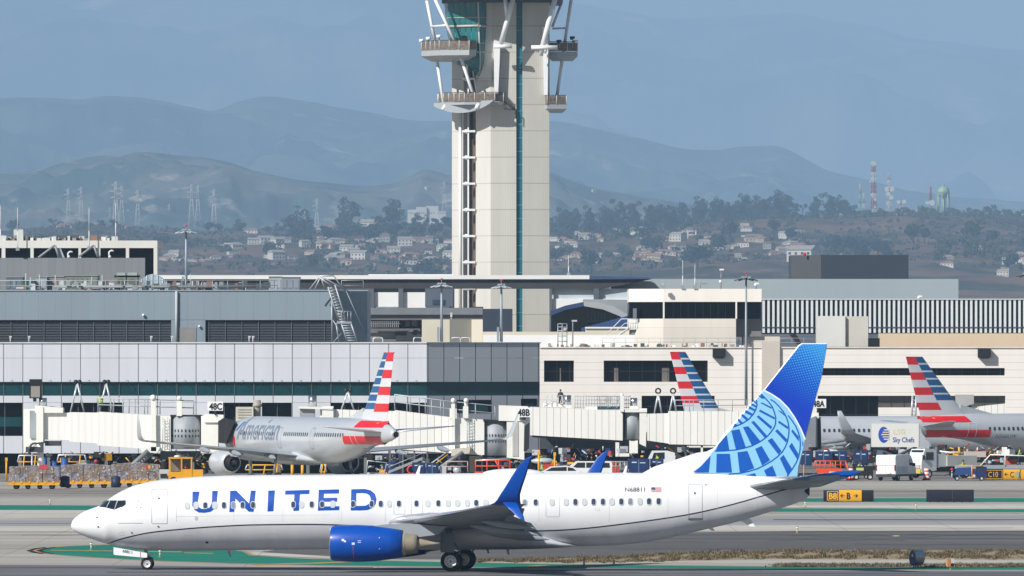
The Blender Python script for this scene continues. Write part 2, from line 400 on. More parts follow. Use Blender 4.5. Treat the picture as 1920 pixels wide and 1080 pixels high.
pxtext('operated under licence',222,981.5,1.7,SEAM,'small_type',0,1.05) if False else None
pxdecal([[(221,980.4),(268,980.4),(268,981.2),(221,981.2)]],SEAM,'small_type',.01)
RED=M('flag_red','#b5424e',var=.03); FBL=M('flag_blue','#2f3f68',var=.03)
fl=pxdecal([[(1221,914),(1240,914),(1240,922.5),(1221,922.5)]],M('flag_white','#d8dade',var=0),'flag',.008)
pxdecal([[(1221,914+i*1.9),(1240,914+i*1.9),(1240,914.95+i*1.9),(1221,914.95+i*1.9)] for i in range(5)],RED,'flag_stripes',.014,parent=fl)
pxdecal([[(1221,914),(1228.5,914),(1228.5,918.6),(1221,918.6)]],FBL,'flag_canton',.02,parent=fl)
# --- cockpit windows
for q,nm in (([(186.5,949.8),(190.5,945.5),(196,939.6),(204.5,939.0),(198.3,951.3),(192,950.6)],0),([(200.3,951.8),(207,939.2),(218.6,939.2),(213.2,955),(206,953.2)],1),([(215.6,955),(221.4,939.3),(235,938.8),(235.2,946),(231,949.5),(226,950.8)],2)):
    cx=sum(a for a,_ in q)/len(q); cy=sum(b for _,b in q)/len(q)
    big=[(cx+(a-cx)*1.12,cy+(b-cy)*1.12) for a,b in q]
    o=pxdecal([big],M('window_seal','#5a6068',var=.02),'cockpit_window',.010,5,3)
    pxdecal([q],GLASS,'pane',.02,5,3,parent=o)
# --- far side gets the same openings so the aircraft is whole from elsewhere
# --- fin
FL=[(1205,887),(1229,880),(1252,872.5),(1275,865),(1309,854),(1339,840),(1358,813),(1432,731),(1497,647),(1503,643.7),(1551.5,643.5),(1541,706),(1528,753),(1512,815.6),(1497,884),(1495.5,897),(1400,900),(1300,898),(1220,894)]
fl3=[loc_of(a,b) for a,b in FL]
ZR=3.2+2.0
def hfin(z): return max(.05,.30-.026*(z-5.3))
FINB=M('fin_blue','#0a4cc0',var=.0)
def fin_blue():
    m,nt,Nn,L,b=newmat('fin_gradient_blue')
    tc=Nn.new('ShaderNodeTexCoord'); sp=Nn.new('ShaderNodeSeparateXYZ'); L.new(tc.outputs['Object'],sp.inputs[0])
    def mt(op,a,c=None,cl=False):
        n=Nn.new('ShaderNodeMath'); n.operation=op; n.use_clamp=cl
        for i,v in enumerate((a,c)):
            if v is None: continue
            if isinstance(v,(int,float)): n.inputs[i].default_value=v
            else: L.new(v,n.inputs[i])
        return n.outputs[0]
    x,z=sp.outputs[0],sp.outputs[2]
    # printed halftone: dots grow towards the tip
    t=mt('ADD',mt('DIVIDE',mt('SUBTRACT',z,9.4),4.6),mt('MULTIPLY',mt('SUBTRACT',x,39.6),.14),)
    t=mt('MAXIMUM',t,0.0)
    fx=mt('SUBTRACT',mt('FRACT',mt('MULTIPLY',mt('ADD',x,mt('MULTIPLY',z,.35)),7.0)),.5); fz=mt('SUBTRACT',mt('FRACT',mt('MULTIPLY',mt('SUBTRACT',z,mt('MULTIPLY',x,.2)),7.0)),.5)
    d=mt('SQRT',mt('ADD',mt('MULTIPLY',fx,fx),mt('MULTIPLY',fz,fz)))
    dot=mt('LESS_THAN',d,mt('MULTIPLY',t,.62))
    rp=Nn.new('ShaderNodeValToRGB'); L.new(t,rp.inputs[0])
    rp.color_ramp.elements[0].color=(*S('#0539b0'),1); rp.color_ramp.elements[1].color=(*S('#0a62c2'),1)
    mx=Nn.new('ShaderNodeMix'); mx.data_type='RGBA'; L.new(dot,mx.inputs[0]); L.new(rp.outputs[0],mx.inputs[6]); mx.inputs[7].default_value=(*S('#3a94d6'),1)
    L.new(mx.outputs[2],b.inputs['Base Color']); b.inputs['Roughness'].default_value=.3; b.inputs['Coat Weight'].default_value=.1; b.inputs['Specular IOR Level'].default_value=.3
    return m
FG=fin_blue()
def fin():
    mb=MB(); poly=fl3; n=len(poly)
    # closed slab with bevelled edges: outer edge ring thin, inner ring at full half-thickness
    cx=sum(p[0] for p in poly)/n; cz=sum(p[1] for p in poly)/n
    inner=[]
    for i,p in enumerate(poly):
        a,b=poly[i-1],poly[(i+1)%n]; dx,dz=b[0]-a[0],b[1]-a[1]; l=math.hypot(dx,dz); nx,nz=dz/l,-dx/l
        k=.16 if 0<i<16 else 0
        q=(p[0]-nx*-k,p[1]-nz*-k)
        if (q[0]-cx)**2+(q[1]-cz)**2>(p[0]-cx)**2+(p[1]-cz)**2: q=(p[0]-nx*k,p[1]-nz*k)
        inner.append(q)
    dorsal=lambda p:p[1]<7.6 and p[0]<35.2
    for sg in (-1,1):
        vs=[(p[0],sg*.02,p[1]) for p in poly]+[(p[0],sg*hfin(p[1])*(1 if p[0]>34.5 else .35+.65*max(0,(p[0]-31)/3.5)),p[1]) for p in inner]
        mb.add(vs,[(i,(i+1)%n,n+(i+1)%n,n+i) for i in range(n)],WHITE,False)
        mb.add([vs[n+i] for i in range(n)],[tuple(range(n))],WHITE,False)
    return mb.build('tail_fin',jet)
FIN=fin()
def finmap(off):
    def f(a,b):
        s,z=loc_of(a,b,-.25); 
        k=1 if s>34.5 else .35+.65*max(0,(s-31)/3.5)
        return (s,-(hfin(z)*k+off),z)
    return f
def findecal(polys,mat,name,off,label=None): 
    return decal(flat_polys(polys,30,30),finmap(off),mat,name,FIN,label)
c4=lambda q:[(1280+a/5.4,700+b/5.4) for a,b in q]
upper=[(1434,731),(1466,690),(1498.5,648.5),(1504,645),(1550,645),(1540,706),(1527,753),(1511,815),(1509.5,823),(1500,803),(1489,783),(1475,764),(1461,750),(1446,740)]
findecal([upper],FG,'upper_fin_paint',.012)
glb=c4([(820,172),(900,216),(980,272),(1060,352),(1130,452),(1190,562),(1238,670),(1226,740),(1208,800),(1190,870),(1172,940),(1160,1042),(1060,1042),(850,1042),(600,1030),(300,1010),(105,1003),(180,945),(245,880),(300,800),(365,715),(440,625),(510,545),(600,430),(690,325),(750,258),(790,212)])
LBL=M('globe_light_blue','#86c3e6',rough=.3,var=.015,coat=.2)
GBL=M('globe_blue','#0455b4',rough=.38,var=.03,coat=.08,spec=.3)
findecal([glb],LBL,'globe_paint',.012)
arcs=[[(745,270),(752,320),(738,370),(715,412),(670,465),(600,510),(512,545)],
 [(790,210),(830,248),(870,290),(905,335),(930,400),(942,450),(940,510),(925,550),(890,600),(855,640),(810,675),(760,705),(700,735),(620,758),(540,775),(430,785),(330,788)],
 [(890,265),(930,290),(975,335),(1020,390),(1050,445),(1068,500),(1077,560),(1074,620),(1062,690),(1040,745),(1010,795),(960,845),(900,890),(830,930),(760,965),(670,993),(580,1012),(470,1020)],
 [(1068,428),(1105,475),(1145,535),(1172,600),(1188,660),(1192,720),(1188,780),(1176,840),(1150,905),(1110,970),(1060,1040)]]
for a in arcs: findecal([c4(q) for q in line_poly(a,13)],GBL,'globe_arc',.018)
bars=[[(720,268),(745,300),(745,310),(712,285)],[(700,300),(745,330),(742,345),(690,322)],[(675,330),(732,365),(725,382),(665,355)],[(640,370),(712,412),(698,430),(625,395)],[(605,408),(668,462),(645,478),(590,430)],[(565,455),(610,500),(585,512),(555,475)],[(530,505),(560,525),(515,545),(510,540)],
 [(760,226),(790,222),(835,255),(800,255)],[(785,212),(800,205),(835,245),(820,250)],[(785,300),(805,295),(905,345),(895,358)],[(782,365),(930,445),(932,468),(772,385)],[(768,425),(905,540),(893,566),(748,440)],[(722,482),(858,635),(828,650),(692,492)],[(665,535),(790,690),(700,730),(610,545)],[(575,565),(640,750),(540,775),(492,580)],[(445,620),(472,775),(335,785),(362,718)],
 [(962,372),(1000,385),(1040,425),(1030,430)],[(975,480),(1068,540),(1064,566),(966,498)],[(958,565),(1060,670),(1046,700),(936,585)],[(905,655),(1000,785),(970,822),(860,680)],[(800,735),(885,880),(805,932),(735,765)],[(655,785),(725,960),(580,1012),(555,800)],[(478,815),(500,1005),(340,1005),(345,815)],[(282,835),(265,1003),(103,1003),(185,942),(240,880)],
 [(1110,566),(1175,640),(1176,690),(1100,590)],[(1105,702),(1172,815),(1158,868),(1076,740)],[(1022,825),(1112,975),(1066,1036),(985,860)],[(910,935),(952,1042),(852,1042),(825,982)],[(735,1010),(745,1040),(640,1032)],[(1210,680),(1222,700),(1222,735),(1214,742)]]
for b_ in bars: findecal([c4(b_)],GBL,'globe_bar',.024)
findecal([c4(q) for q in line_poly([(815,168),(900,212),(984,268),(1064,348),(1134,448),(1194,558),(1240,668)],14)],WHITE,'arc_border',.020)
# --- wings
AF=[(1,0),(.85,.022),(.65,.047),(.45,.062),(.28,.064),(.13,.052),(.045,.033),(.01,.015),(0,0),(.01,-.013),(.045,-.026),(.13,-.040),(.28,-.052),(.45,-.050),(.65,-.034),(.85,-.012)]
def foil(s,y,z,c,t=1.0,dy=0,dz=1,tw=0):
    """aerofoil ring; thickness direction (dy,dz)"""
    o=[]
    for a,b in AF: o.append((s+a*c, y+dy*b*c*t, z+dz*b*c*t-tw*a*c))
    return o
def wing(sec,mats,parent,name,sg):
    mb=MB(); rings=[]
    for q in sec:
        s,l,z,c,t=q[:5]; ca=q[5] if len(q)>5 else 0
        rings.append([(a,sg*b,d) for a,b,d in foil(s,l,z,c,t,-math.sin(ca),math.cos(ca))])
    mb.loft(rings,lambda i,j:mats(i,j),True,True); return mb.build(name,parent)
for sg in (-1,1):
    sec=[(17.2,1.2,2.62,8.6,1.15),(18.0,1.9,2.66,7.7,1.1),(20.1,5.8,2.92,5.1,1.0),(22.6,10.9,3.32,3.4,.9),(25.1,16.0,3.78,1.95,.85),(25.55,16.9,3.86,1.75,.8)]
    wing(sec,lambda i,j: WINGG if j not in (6,7,8,9) else METAL,jet,'wing',sg)
    # blended winglet up, scimitar blade down
    W2=[(25.40,16.9,3.86,1.62,.8,.1),(25.6,17.25,3.93,1.45,.7,.35),(25.8,17.5,4.1,1.25,.62,.8),(26.0,17.66,4.4,1.07,.55,1.2),(26.25,17.78,4.75,.93,.5,1.35),(26.64,17.9,5.35,.76,.5,1.38),(27.08,18.0,6.0,.52,.5,1.38),(27.4,18.03,6.3,.28,.5,1.38),(27.75,18.05,6.46,.04,.5,1.38)]
    wl=wing(W2,lambda i,j: BLUE if j not in (7,8) else METAL,jet,'winglet',sg)
    W3=[(26.1,17.5,3.98,.82,.5,-.9),(26.5,17.7,3.6,.62,.5,-1.0),(26.95,17.88,3.22,.34,.5,-1.0),(27.3,18.0,2.98,.06,.5,-1.0)]
    wing(W3,lambda i,j:BLUE,wl,'lower_blade',sg)
    # flaps, drooped
    def flap(l0,l1,s0,s1,c0,c1,z0,z1,name='flap',k=.34):
        mb=MB()
        r=[[(a,sg*b,d) for a,b,d in foil(s,l,z,c,1.0,0,1,k)] for s,l,z,c in ((s0,l0,z0,c0),(s1,l1,z1,c1))]
        mb.loft(r,lambda i,j:FLAPG,True,True); return mb.build(name,jet)
    flap(2.0,5.7,24.7,24.6,1.5,1.35,2.42,2.62); flap(5.9,11.6,24.55,25.75,1.3,.95,2.68,3.16)
    flap(11.8,15.9,25.75,26.6,.75,.5,3.30,3.66,'aileron',.06)
    # flap track fairings
    for l,s,z,L_,r in ((4.0,22.9,2.30,4.1,.24),(7.3,23.1,2.56,3.7,.22),(10.6,24.1,2.86,2.9,.19)):
        mb=MB(); mb.lathe([(0,.02),(L_*.12,r*.6),(L_*.3,r),(L_*.6,r),(L_*.85,r*.6),(L_,.02)],(0,0,0),'x',WINGG,12)
        for i,v in enumerate(mb.v): v.z-=v.x*.13; v.z*=1.0
        o=mb.build('flap_track_fairing',jet); o.location=(s,sg*l,z)
    # engine
    ey=sg*4.83; ez=1.56
    e=MB(); pr=[(0.02,.80),(0,.86),(.06,.925),(.25,.97),(.8,1.005),(1.5,1.01),(2.4,.97),(3.3,.86),(3.95,.76),(3.97,.70),(3.2,.70)]
    e.lathe(pr[2:],(0,0,0),'x',BLUE,40); eng=e.build('engine',jet); eng.location=(15.13,ey,ez)
    e=MB(); e.lathe([(.7,.78),(.3,.80),(.06,.82),(0,.86),(.02,.90),(.062,.928)],(0,0,0),'x',METAL,40); e.build('inlet_lip',eng)
    e=MB(); e.lathe([(.62,.0001),(.66,.79),(1.2,.79),(1.2,.0001)],(0,0,0),'x',BLACK,30)
    for k in range(24):
        a=2*math.pi*k/24; u=Vector((0,math.cos(a),math.sin(a))); t_=Vector((0,-math.sin(a),math.cos(a)))
        e.add([Vector((.62,0,0))+u*.2,Vector((.62,0,0))+u*.78,Vector((.50,0,0))+u*.78+t_*.11,Vector((.50,0,0))+u*.2+t_*.05],[(0,1,2,3)],DKMET)
    e.lathe([(.15,.001),(.25,.1),(.6,.24)],(0,0,0),'x',M('spinner_grey','#55585c'),16); e.build('fan',eng)
    e=MB(); e.lathe([(3.5,.70),(4.1,.66),(4.15,.60)],(0,0,0),'x',M('exhaust_duct','#bdb6a6',rough=.45,metal=.3,var=.08),30); e.lathe([(4.1,.62),(4.55,.56),(4.75,.52),(4.78,.46),(4.3,.44)],(0,0,0),'x',M('nozzle_bronze','#99917f',rough=.45,metal=.3),30); e.build('exhaust_nozzle',eng)
    e=MB(); e.lathe([(4.2,.40),(4.7,.36),(5.1,.22),(5.6,.09),(5.95,.05),(5.97,.001)],(0,0,0),'x',TITAN,20); e.build('exhaust_cone',eng)
    e=MB(); y0=sg*4.83
    e.prism([(1.2,2.35),(3.0,2.6),(4.6,2.62),(6.4,2.5),(5.9,2.05),(4.9,1.92),(3.4,2.15)],'y',y0-.2,y0+.2,WINGG)
    for v in e.v: v.x+=15.13
    e.build('pylon',jet)
    # chine marks on the cowling
    if sg<0:
        mk=MB()
        def cw(x,dz): 
            r=interp([0,.8,1.5,2.4,3.3,3.95],[.86,1.005,1.01,.97,.86,.76],x)+.012; return (x,-math.sqrt(max(.01,r*r-dz*dz)),dz)
        WH=M('cowl_marking','#cfd6e6',var=0); RD=M('cowl_red','#a04060',var=0)
        def q4(x0,x1,z0,z1,m): mk.add([cw(x0,z0),cw(x1,z0),cw(x1,z1),cw(x0,z1)],[(0,1,2,3)],m)
        q4(1.32,1.36,-.95,-.05,RD) if False else [q4(1.33,1.37,-.9+i*.17,-.9+(i+1)*.17,RD) for i in range(5)]
        q4(1.28,1.44,-.06,.06,WH); q4(.72,.86,.14,.26,WH); q4(.84,.96,.08,.18,WH); q4(1.6,1.78,.14,.17,WH); q4(1.6,1.78,.05,.08,WH); q4(2.75,2.80,.3,.35,WH); q4(2.75,2.80,-.3,-.25,WH)
        mk.build('cowling_markings',eng)
# stabilisers
for sg in (-1,1):
    sec=[(37.35,.35,4.60,4.0,.8),(38.9,2.6,4.86,3.05,.75),(40.3,4.6,5.1,2.25,.7)]
    sb=wing(sec,lambda i,j: WINGG if j not in (7,8) else METAL,jet,'stabiliser',sg)
    wing([(40.3,4.6,5.1,2.25,.7),(41.6,6.5,5.34,1.55,.7),(42.25,7.1,5.42,.9,.6)],lambda i,j: BLUE if j not in (7,8) else METAL,sb,'stabiliser_tip',sg)
# belly fairing
mb=MB(); rings=[]
for s,hw,zt,zb in ((14.6,.9,1.45,1.32),(15.8,1.55,2.1,1.22),(17.2,1.98,2.62,1.18),(19,2.12,2.75,1.14),(22,2.14,2.7,1.14),(24.5,2.1,2.6,1.16),(26,1.9,2.1,1.2),(27.3,1.3,1.6,1.28),(28.2,.6,1.4,1.36)):
    zc,hh=(zt+zb)/2,(zt-zb)/2
    rings.append([(s,hw*math.copysign(abs(math.cos(t))**.7,math.cos(t)),zc+hh*math.copysign(abs(math.sin(t))**.8,math.sin(t))) for t in [2*math.pi*k/28 for k in range(28)]])
mb.loft(rings,lambda i,j:BELLY,True,True); mb.build('belly_fairing',jet)
# satellite dome, antennas, tail cone
mb=MB(); mb.ball((0,0,0),1,WHITE,20,(1.75,.75,.30)); o=mb.build('antenna_dome',jet); s,z=loc_of(963,888); o.location=(s,0,z-.02)
def blade(px,py,h,w,up,mat,nm='blade_antenna',striped=False):
    s,z=loc_of(px,py); mb=MB(); k=1 if up else -1
    mb.prism([(s-w/2,z-k*.12),(s+w/2,z-k*.12),(s+w*.9,z+k*h),(s+w*.5,z+k*h)],'y',-.04,.04,mat)
    if striped:
        for i in range(4): 
            zz=z+k*h*(i+.6)/4.4; xx=s+w*.0+w*.62*(i+.6)/4.4
            mb.box(xx-w*.25,xx+w*.42,-.05,.05,zz,zz+k*h*.1,M('drain_red','#b0303a'))
    mb.build(nm,jet)
blade(782,888,.42,.22,True,WHITE); blade(1170,887,.4,.2,True,WHITE); blade(428,1031,.38,.2,False,BELLY,'drain_mast',True)
blade(912,1027,.3,.18,False,BELLY,'drain_mast',True); blade(950,1026,.42,.18,False,BELLY,'drain_mast',True); blade(1328,991,.12,.4,False,WHITE,'tail_skid_pad')
blade(1395,977,.3,.7,False,WHITE,'tail_skid')
mb=MB(); s,z=loc_of(1517,921); mb.cyl((s-.5,0,z),(s+.02,0,z),.30,.24,DKMET,16); mb.build('exhaust_outlet',jet)
for (px,py,w_,h_) in ((700,980,0,0),): pass
# registration on nose gear door etc.
def wheel(parent,x,y,r,wd,sg):
    mb=MB(); mb.lathe([(-wd/2,r*.6),(-wd/2,r*.88),(-wd*.36,r*.97),(0,r),(wd*.36,r*.97),(wd/2,r*.88),(wd/2,r*.6)],(0,0,0),'y',TYRE,28)
    o=mb.build('wheel',parent); o.location=(x,y,r)
    mb=MB(); mb.lathe([(-wd*.42,r*.62),(-wd*.38,r*.5),(-wd*.2,r*.38),(-wd*.22,r*.15),(-wd*.3,.001)],(0,0,0),'y',RIM,24)
    mb.lathe([(wd*.42,r*.62),(wd*.38,r*.5),(wd*.2,r*.38),(wd*.3,.001)],(0,0,0),'y',RIM,24)
    for k in range(8):
        a=2*math.pi*k/8; c=(r*.36*math.cos(a),-wd*.23,r*.36*math.sin(a)); mb.cyl(c,(c[0],c[1]-.012,c[2]),r*.05,mat=DKMET,n=6)
    mb.build('rim',o)
ng=thing('nose_gear',None,None,(4.27,0,0)); ng.parent=jet
for k in list(ng.keys()): del ng[k]
bpy.data.objects.remove(ng)
mb=MB(); mb.cyl((4.27,0,.34),(4.1,0,1.6),.085,.11,STRUT,12); mb.cyl((4.27,-.3,.34),(4.27,.3,.34),.05,mat=STRUT); mb.tube([(4.3,0,.75),(4.6,0,.62),(4.3,0,.45)],.035,STRUT); mb.tube([(4.15,0,1.1),(3.2,0,1.6)],.04,STRUT)
mb.tube([(4.3,-.16,.8),(4.62,-.16,.9)],.05,RIM); mb.build('nose_gear_strut',jet)
for y in (-.20,.20): wheel(jet,4.27,y,.345,.2,1)
# gear doors: hang beside the strut
for y in (-.42,.42):
    mb=MB(); s0,z0=loc_of(213,1026,y); s1,z1=loc_of(276,1045,y)
    mb.prism([(s0,z0),(s1-.05,z0-.30),(s1,z0-.34),(s1,z1),(s1-.1,z1-.02),(s0+.05,z0-.42),(s0,z0-.38)],'y',y-.02,y+.02,WHITE); d=mb.build('nose_gear_door',jet)
    if y<0:
        bm=text_bm('68811',.17,.005,1.0)
        decal(bm,lambda a,b:(s0+.5+a,y-.026,z0-.28-a*.18+b),M('registration_ink','',var=0),'door_number',d)
        mk=MB(); mk.box(s0+1.48,s0+1.51,y-.03,y-.022,z0-.75,z0-.26,RED); mk.build('door_stripe',d)
for sg in (-1,1):
    mb=MB(); yc=sg*2.86
    mb.cyl((21.5,yc,.56),(21.35,yc+sg*.1,2.3),.14,.17,STRUT,12); mb.cyl((21.5,yc-.55,.56),(21.5,yc+.55,.56),.08,mat=STRUT)
    mb.tube([(21.65,yc,.7),(22.0,yc,1.1),(21.6,yc,1.6)],.05,STRUT); mb.tube([(21.4,yc,1.5),(21.4,yc-sg*1.2,2.0)],.06,STRUT); mb.build('main_gear_strut',jet)
    for dy in (-.43,.43): wheel(jet,21.5,yc+dy,.565,.36,sg)
    mb=MB(); mb.box(20.97,21.72,yc+sg*.62,yc+sg*.66,1.05,2.1,M('gear_door_grey','#6f7780')); mb.build('main_gear_door',jet)
# ================================================================ ground
def G(px,py,z=0.0): 
    D=F*(H-z)/(py-YH); return (X(px,D),D,z)
def gsheet(name,pts,z,mat,kind='structure',subd=None):
    bm=bmesh.new(); vs=[bm.verts.new(G(a,b,z)) for a,b in pts]
    for t in tessellate_polygon([[v.co.copy() for v in vs]]): 
        f=bm.faces.new([vs[i] for i in t])
    bmesh.ops.recalc_face_normals(bm,faces=bm.faces)
    for f in bm.faces:
        if f.normal.z<0: f.normal_flip()
    me=bpy.data.meshes.new(name); bm.to_mesh(me); bm.free(); me.materials.append(mat)
    o=bpy.data.objects.new(name,me); COL.objects.link(o); o['kind']=kind; return o
def pave(name,c1,c2,joint=0,streak=1.0,patch=.27,crack=.0):
    """concrete or asphalt: mottled, streaked along the traffic direction, with slab joints"""
    m,nt,N,L,b=newmat(name)
    g=N.new('ShaderNodeNewGeometry')
    def nz(sc,det,st):
        mp=N.new('ShaderNodeMapping'); mp.inputs['Scale'].default_value=st; L.new(g.outputs['Position'],mp.inputs[0])
        n=N.new('ShaderNodeTexNoise'); n.inputs['Scale'].default_value=sc; n.inputs['Detail'].default_value=det; L.new(mp.outputs[0],n.inputs['Vector']); return n.outputs['Fac']
    a=nz(.5,5,(.03,.09,1)); c=nz(1.5,8,(.25,.5,1)); d=nz(1,3,(.004,.14*streak,1))
    def mth(op,x,y=0.0):
        n=N.new('ShaderNodeMath'); n.operation=op
        for i,v in enumerate((x,y)):
            if isinstance(v,(int,float)): n.inputs[i].default_value=v
            else: L.new(v,n.inputs[i])
        return n.outputs[0]
    f=mth('ADD',mth('ADD',mth('MULTIPLY',a,.4),mth('MULTIPLY',c,.25)),mth('MULTIPLY',d,.55))
    rp=N.new('ShaderNodeValToRGB'); L.new(f,rp.inputs[0]); rp.color_ramp.elements[0].position=.6-patch*.5; rp.color_ramp.elements[1].position=.6+patch*.5
    rp.color_ramp.elements[0].color=(*S(c1),1); rp.color_ramp.elements[1].color=(*S(c2),1); out=rp.outputs[0]
    if joint:
        sp=N.new('ShaderNodeSeparateXYZ'); L.new(g.outputs['Position'],sp.inputs[0])
        j=mth('MAXIMUM',mth('LESS_THAN',mth('FRACT',mth('DIVIDE',sp.outputs[0],joint)),.012),mth('LESS_THAN',mth('FRACT',mth('DIVIDE',sp.outputs[1],joint)),.05))
        mx=N.new('ShaderNodeMix'); mx.data_type='RGBA'; L.new(mth('MULTIPLY',j,.35),mx.inputs[0]); L.new(out,mx.inputs[6]); mx.inputs[7].default_value=(.06,.06,.06,1); out=mx.outputs[2]
    L.new(out,b.inputs['Base Color']); b.inputs['Roughness'].default_value=.85; b.inputs['Specular IOR Level'].default_value=.25
    bp=N.new('ShaderNodeBump'); bp.inputs['Strength'].default_value=.25; bp.inputs['Distance'].default_value=.02; L.new(c,bp.inputs['Height']); L.new(bp.outputs[0],b.inputs['Normal'])
    MATS[name]=m; return m
CONC=pave('concrete_apron','#908c84','#b5b1a8',7.5)
mb=MB(); mb.box(-8900,8900,-50,63500,-.5,0,CONC); struct(mb,'ground')
LT=pave('concrete_light','#aeaaa1','#c9c5bb',7.5); DKC=pave('concrete_worn','#7f7b74','#9b968e',7.5); BLG=pave('concrete_bluish','#88888a','#a3a3a2',7.5)
ASP=pave('asphalt_shoulder','#525150','#6a6867'); ASF=pave('asphalt_taxiway','#5b5b5f','#78787c',0,2.0); APR=pave('asphalt_ramp','#6b6966','#8b8883')
GRN=pave('green_paint','#0d6a58','#1c8570',0,1,.5); TAN=M('edge_line_paint','#a58263',rough=.8,var=.2,vs=1); ORL=M('guide_line_paint','#c08c3a',rough=.8,var=.2,vs=1)
band=lambda name,y0l,y0r,y1l,y1r,z,m,x0=-420,x1=2380: gsheet(name,[(x0,y0l),(x1,y0r),(x1,y1r),(x0,y1l)],z,m)
band('ramp_pavement',868,868,904,902,.004,APR)
band('ramp_pavement_strip',916,918,930,933,.004,DKC)
band('taxiway_concrete_strip',978,964,986.5,983,.004,BLG)
band('taxiway_light_strip',957,943,977,949,.003,LT); band('taxiway_pale_strip',987,984,996,995,.004,LT); band('taxiway_pale_strip',955,957,956.5,964,.004,LT,1100,2380)
gsheet('asphalt_shoulder',[(474,1037.5),(520,1030),(800,1018),(1100,1005),(1310,998),(1500,995.5),(2380,994),(2380,1031),(1440,1031.5),(1100,1044.5),(1000,1047),(880,1049.5),(700,1048),(560,1043.5),(480,1039)],.004,ASP)
gsheet('taxiway',[(-60,1058.5),(300,1060.5),(800,1067),(1500,1070.5),(2380,1071.5),(2380,1110),(-60,1110)],.004,ASF)
gl=[(52,1032),(75,1028),(130,1024),(200,1021.5),(300,1021),(400,1026),(455,1034),(468,1041),(560,1047),(700,1051),(900,1055.2),(1040,1058),(1500,1063),(2380,1064.8),(2380,1068.6),(1500,1067.4),(900,1062.8),(600,1059.4),(430,1055.5),(300,1051.3),(180,1044.8),(110,1040),(62,1035)]
cx=lambda p,k:(p[0]+(k if p[0]<500 else 0)*(1 if p[0]>300 else -1),p[1])
gsheet('painted_island_border',[(48,1032),(72,1027),(130,1023),(200,1020.6),(300,1020),(405,1025),(462,1033.4),(474,1040.6),(560,1046.3),(700,1050.4),(900,1054.6),(1040,1057.5),(1500,1062.6),(2380,1064.5),(2380,1069),(1500,1067.9),(900,1063.4),(600,1060.2),(430,1056.4),(300,1052.3),(180,1045.8),(110,1041),(56,1035.5)],.008,TAN)
gsheet('painted_island',[(cx(p,-22) if p[0]<60 else p) for p in gl],.012,GRN)
for k in (0,9,18): gsheet('chevron_marking',[(50+k,1032),(64+k,1028),(84+k,1025.6),(88+k,1026.4),(70+k,1029.5),(60+k,1032.3),(70+k,1035.4),(84+k,1037.5),(78+k,1038.3),(60+k,1035.8)],.016,(BLACK,TAN,BLACK)[k//9])
gsheet('guide_line',[(95,1031.2),(340,1034.0),(340,1035.2),(95,1032.0)],.016,ORL)
gsheet('guide_line',[(345,1036),(400,1037),(400,1038),(345,1037)],.016,ORL)
gsheet('guide_line',[(470,1058),(590,1055),(690,1051),(700,1051.8),(600,1056.5),(480,1059)],.016,ORL)
gsheet('guide_line',[(985,1061.5),(1010,1059.6),(1032,1060.4),(1010,1062)],.016,ORL)
gsheet('pale_pavement_island',[(468,1037),(478,1034.5),(500,1036),(600,1042),(680,1047),(620,1046.8),(540,1044),(480,1040.5)],.016,LT)
band('green_edge_strip',945.5,956.5,955,961.5,.008,GRN); band('green_edge_strip',934,933.6,940.5,942,.008,GRN,1470,2380)
gsheet('guide_line',[(1470,951),(1700,953.2),(1700,953.9),(1470,951.7)],.012,TAN)
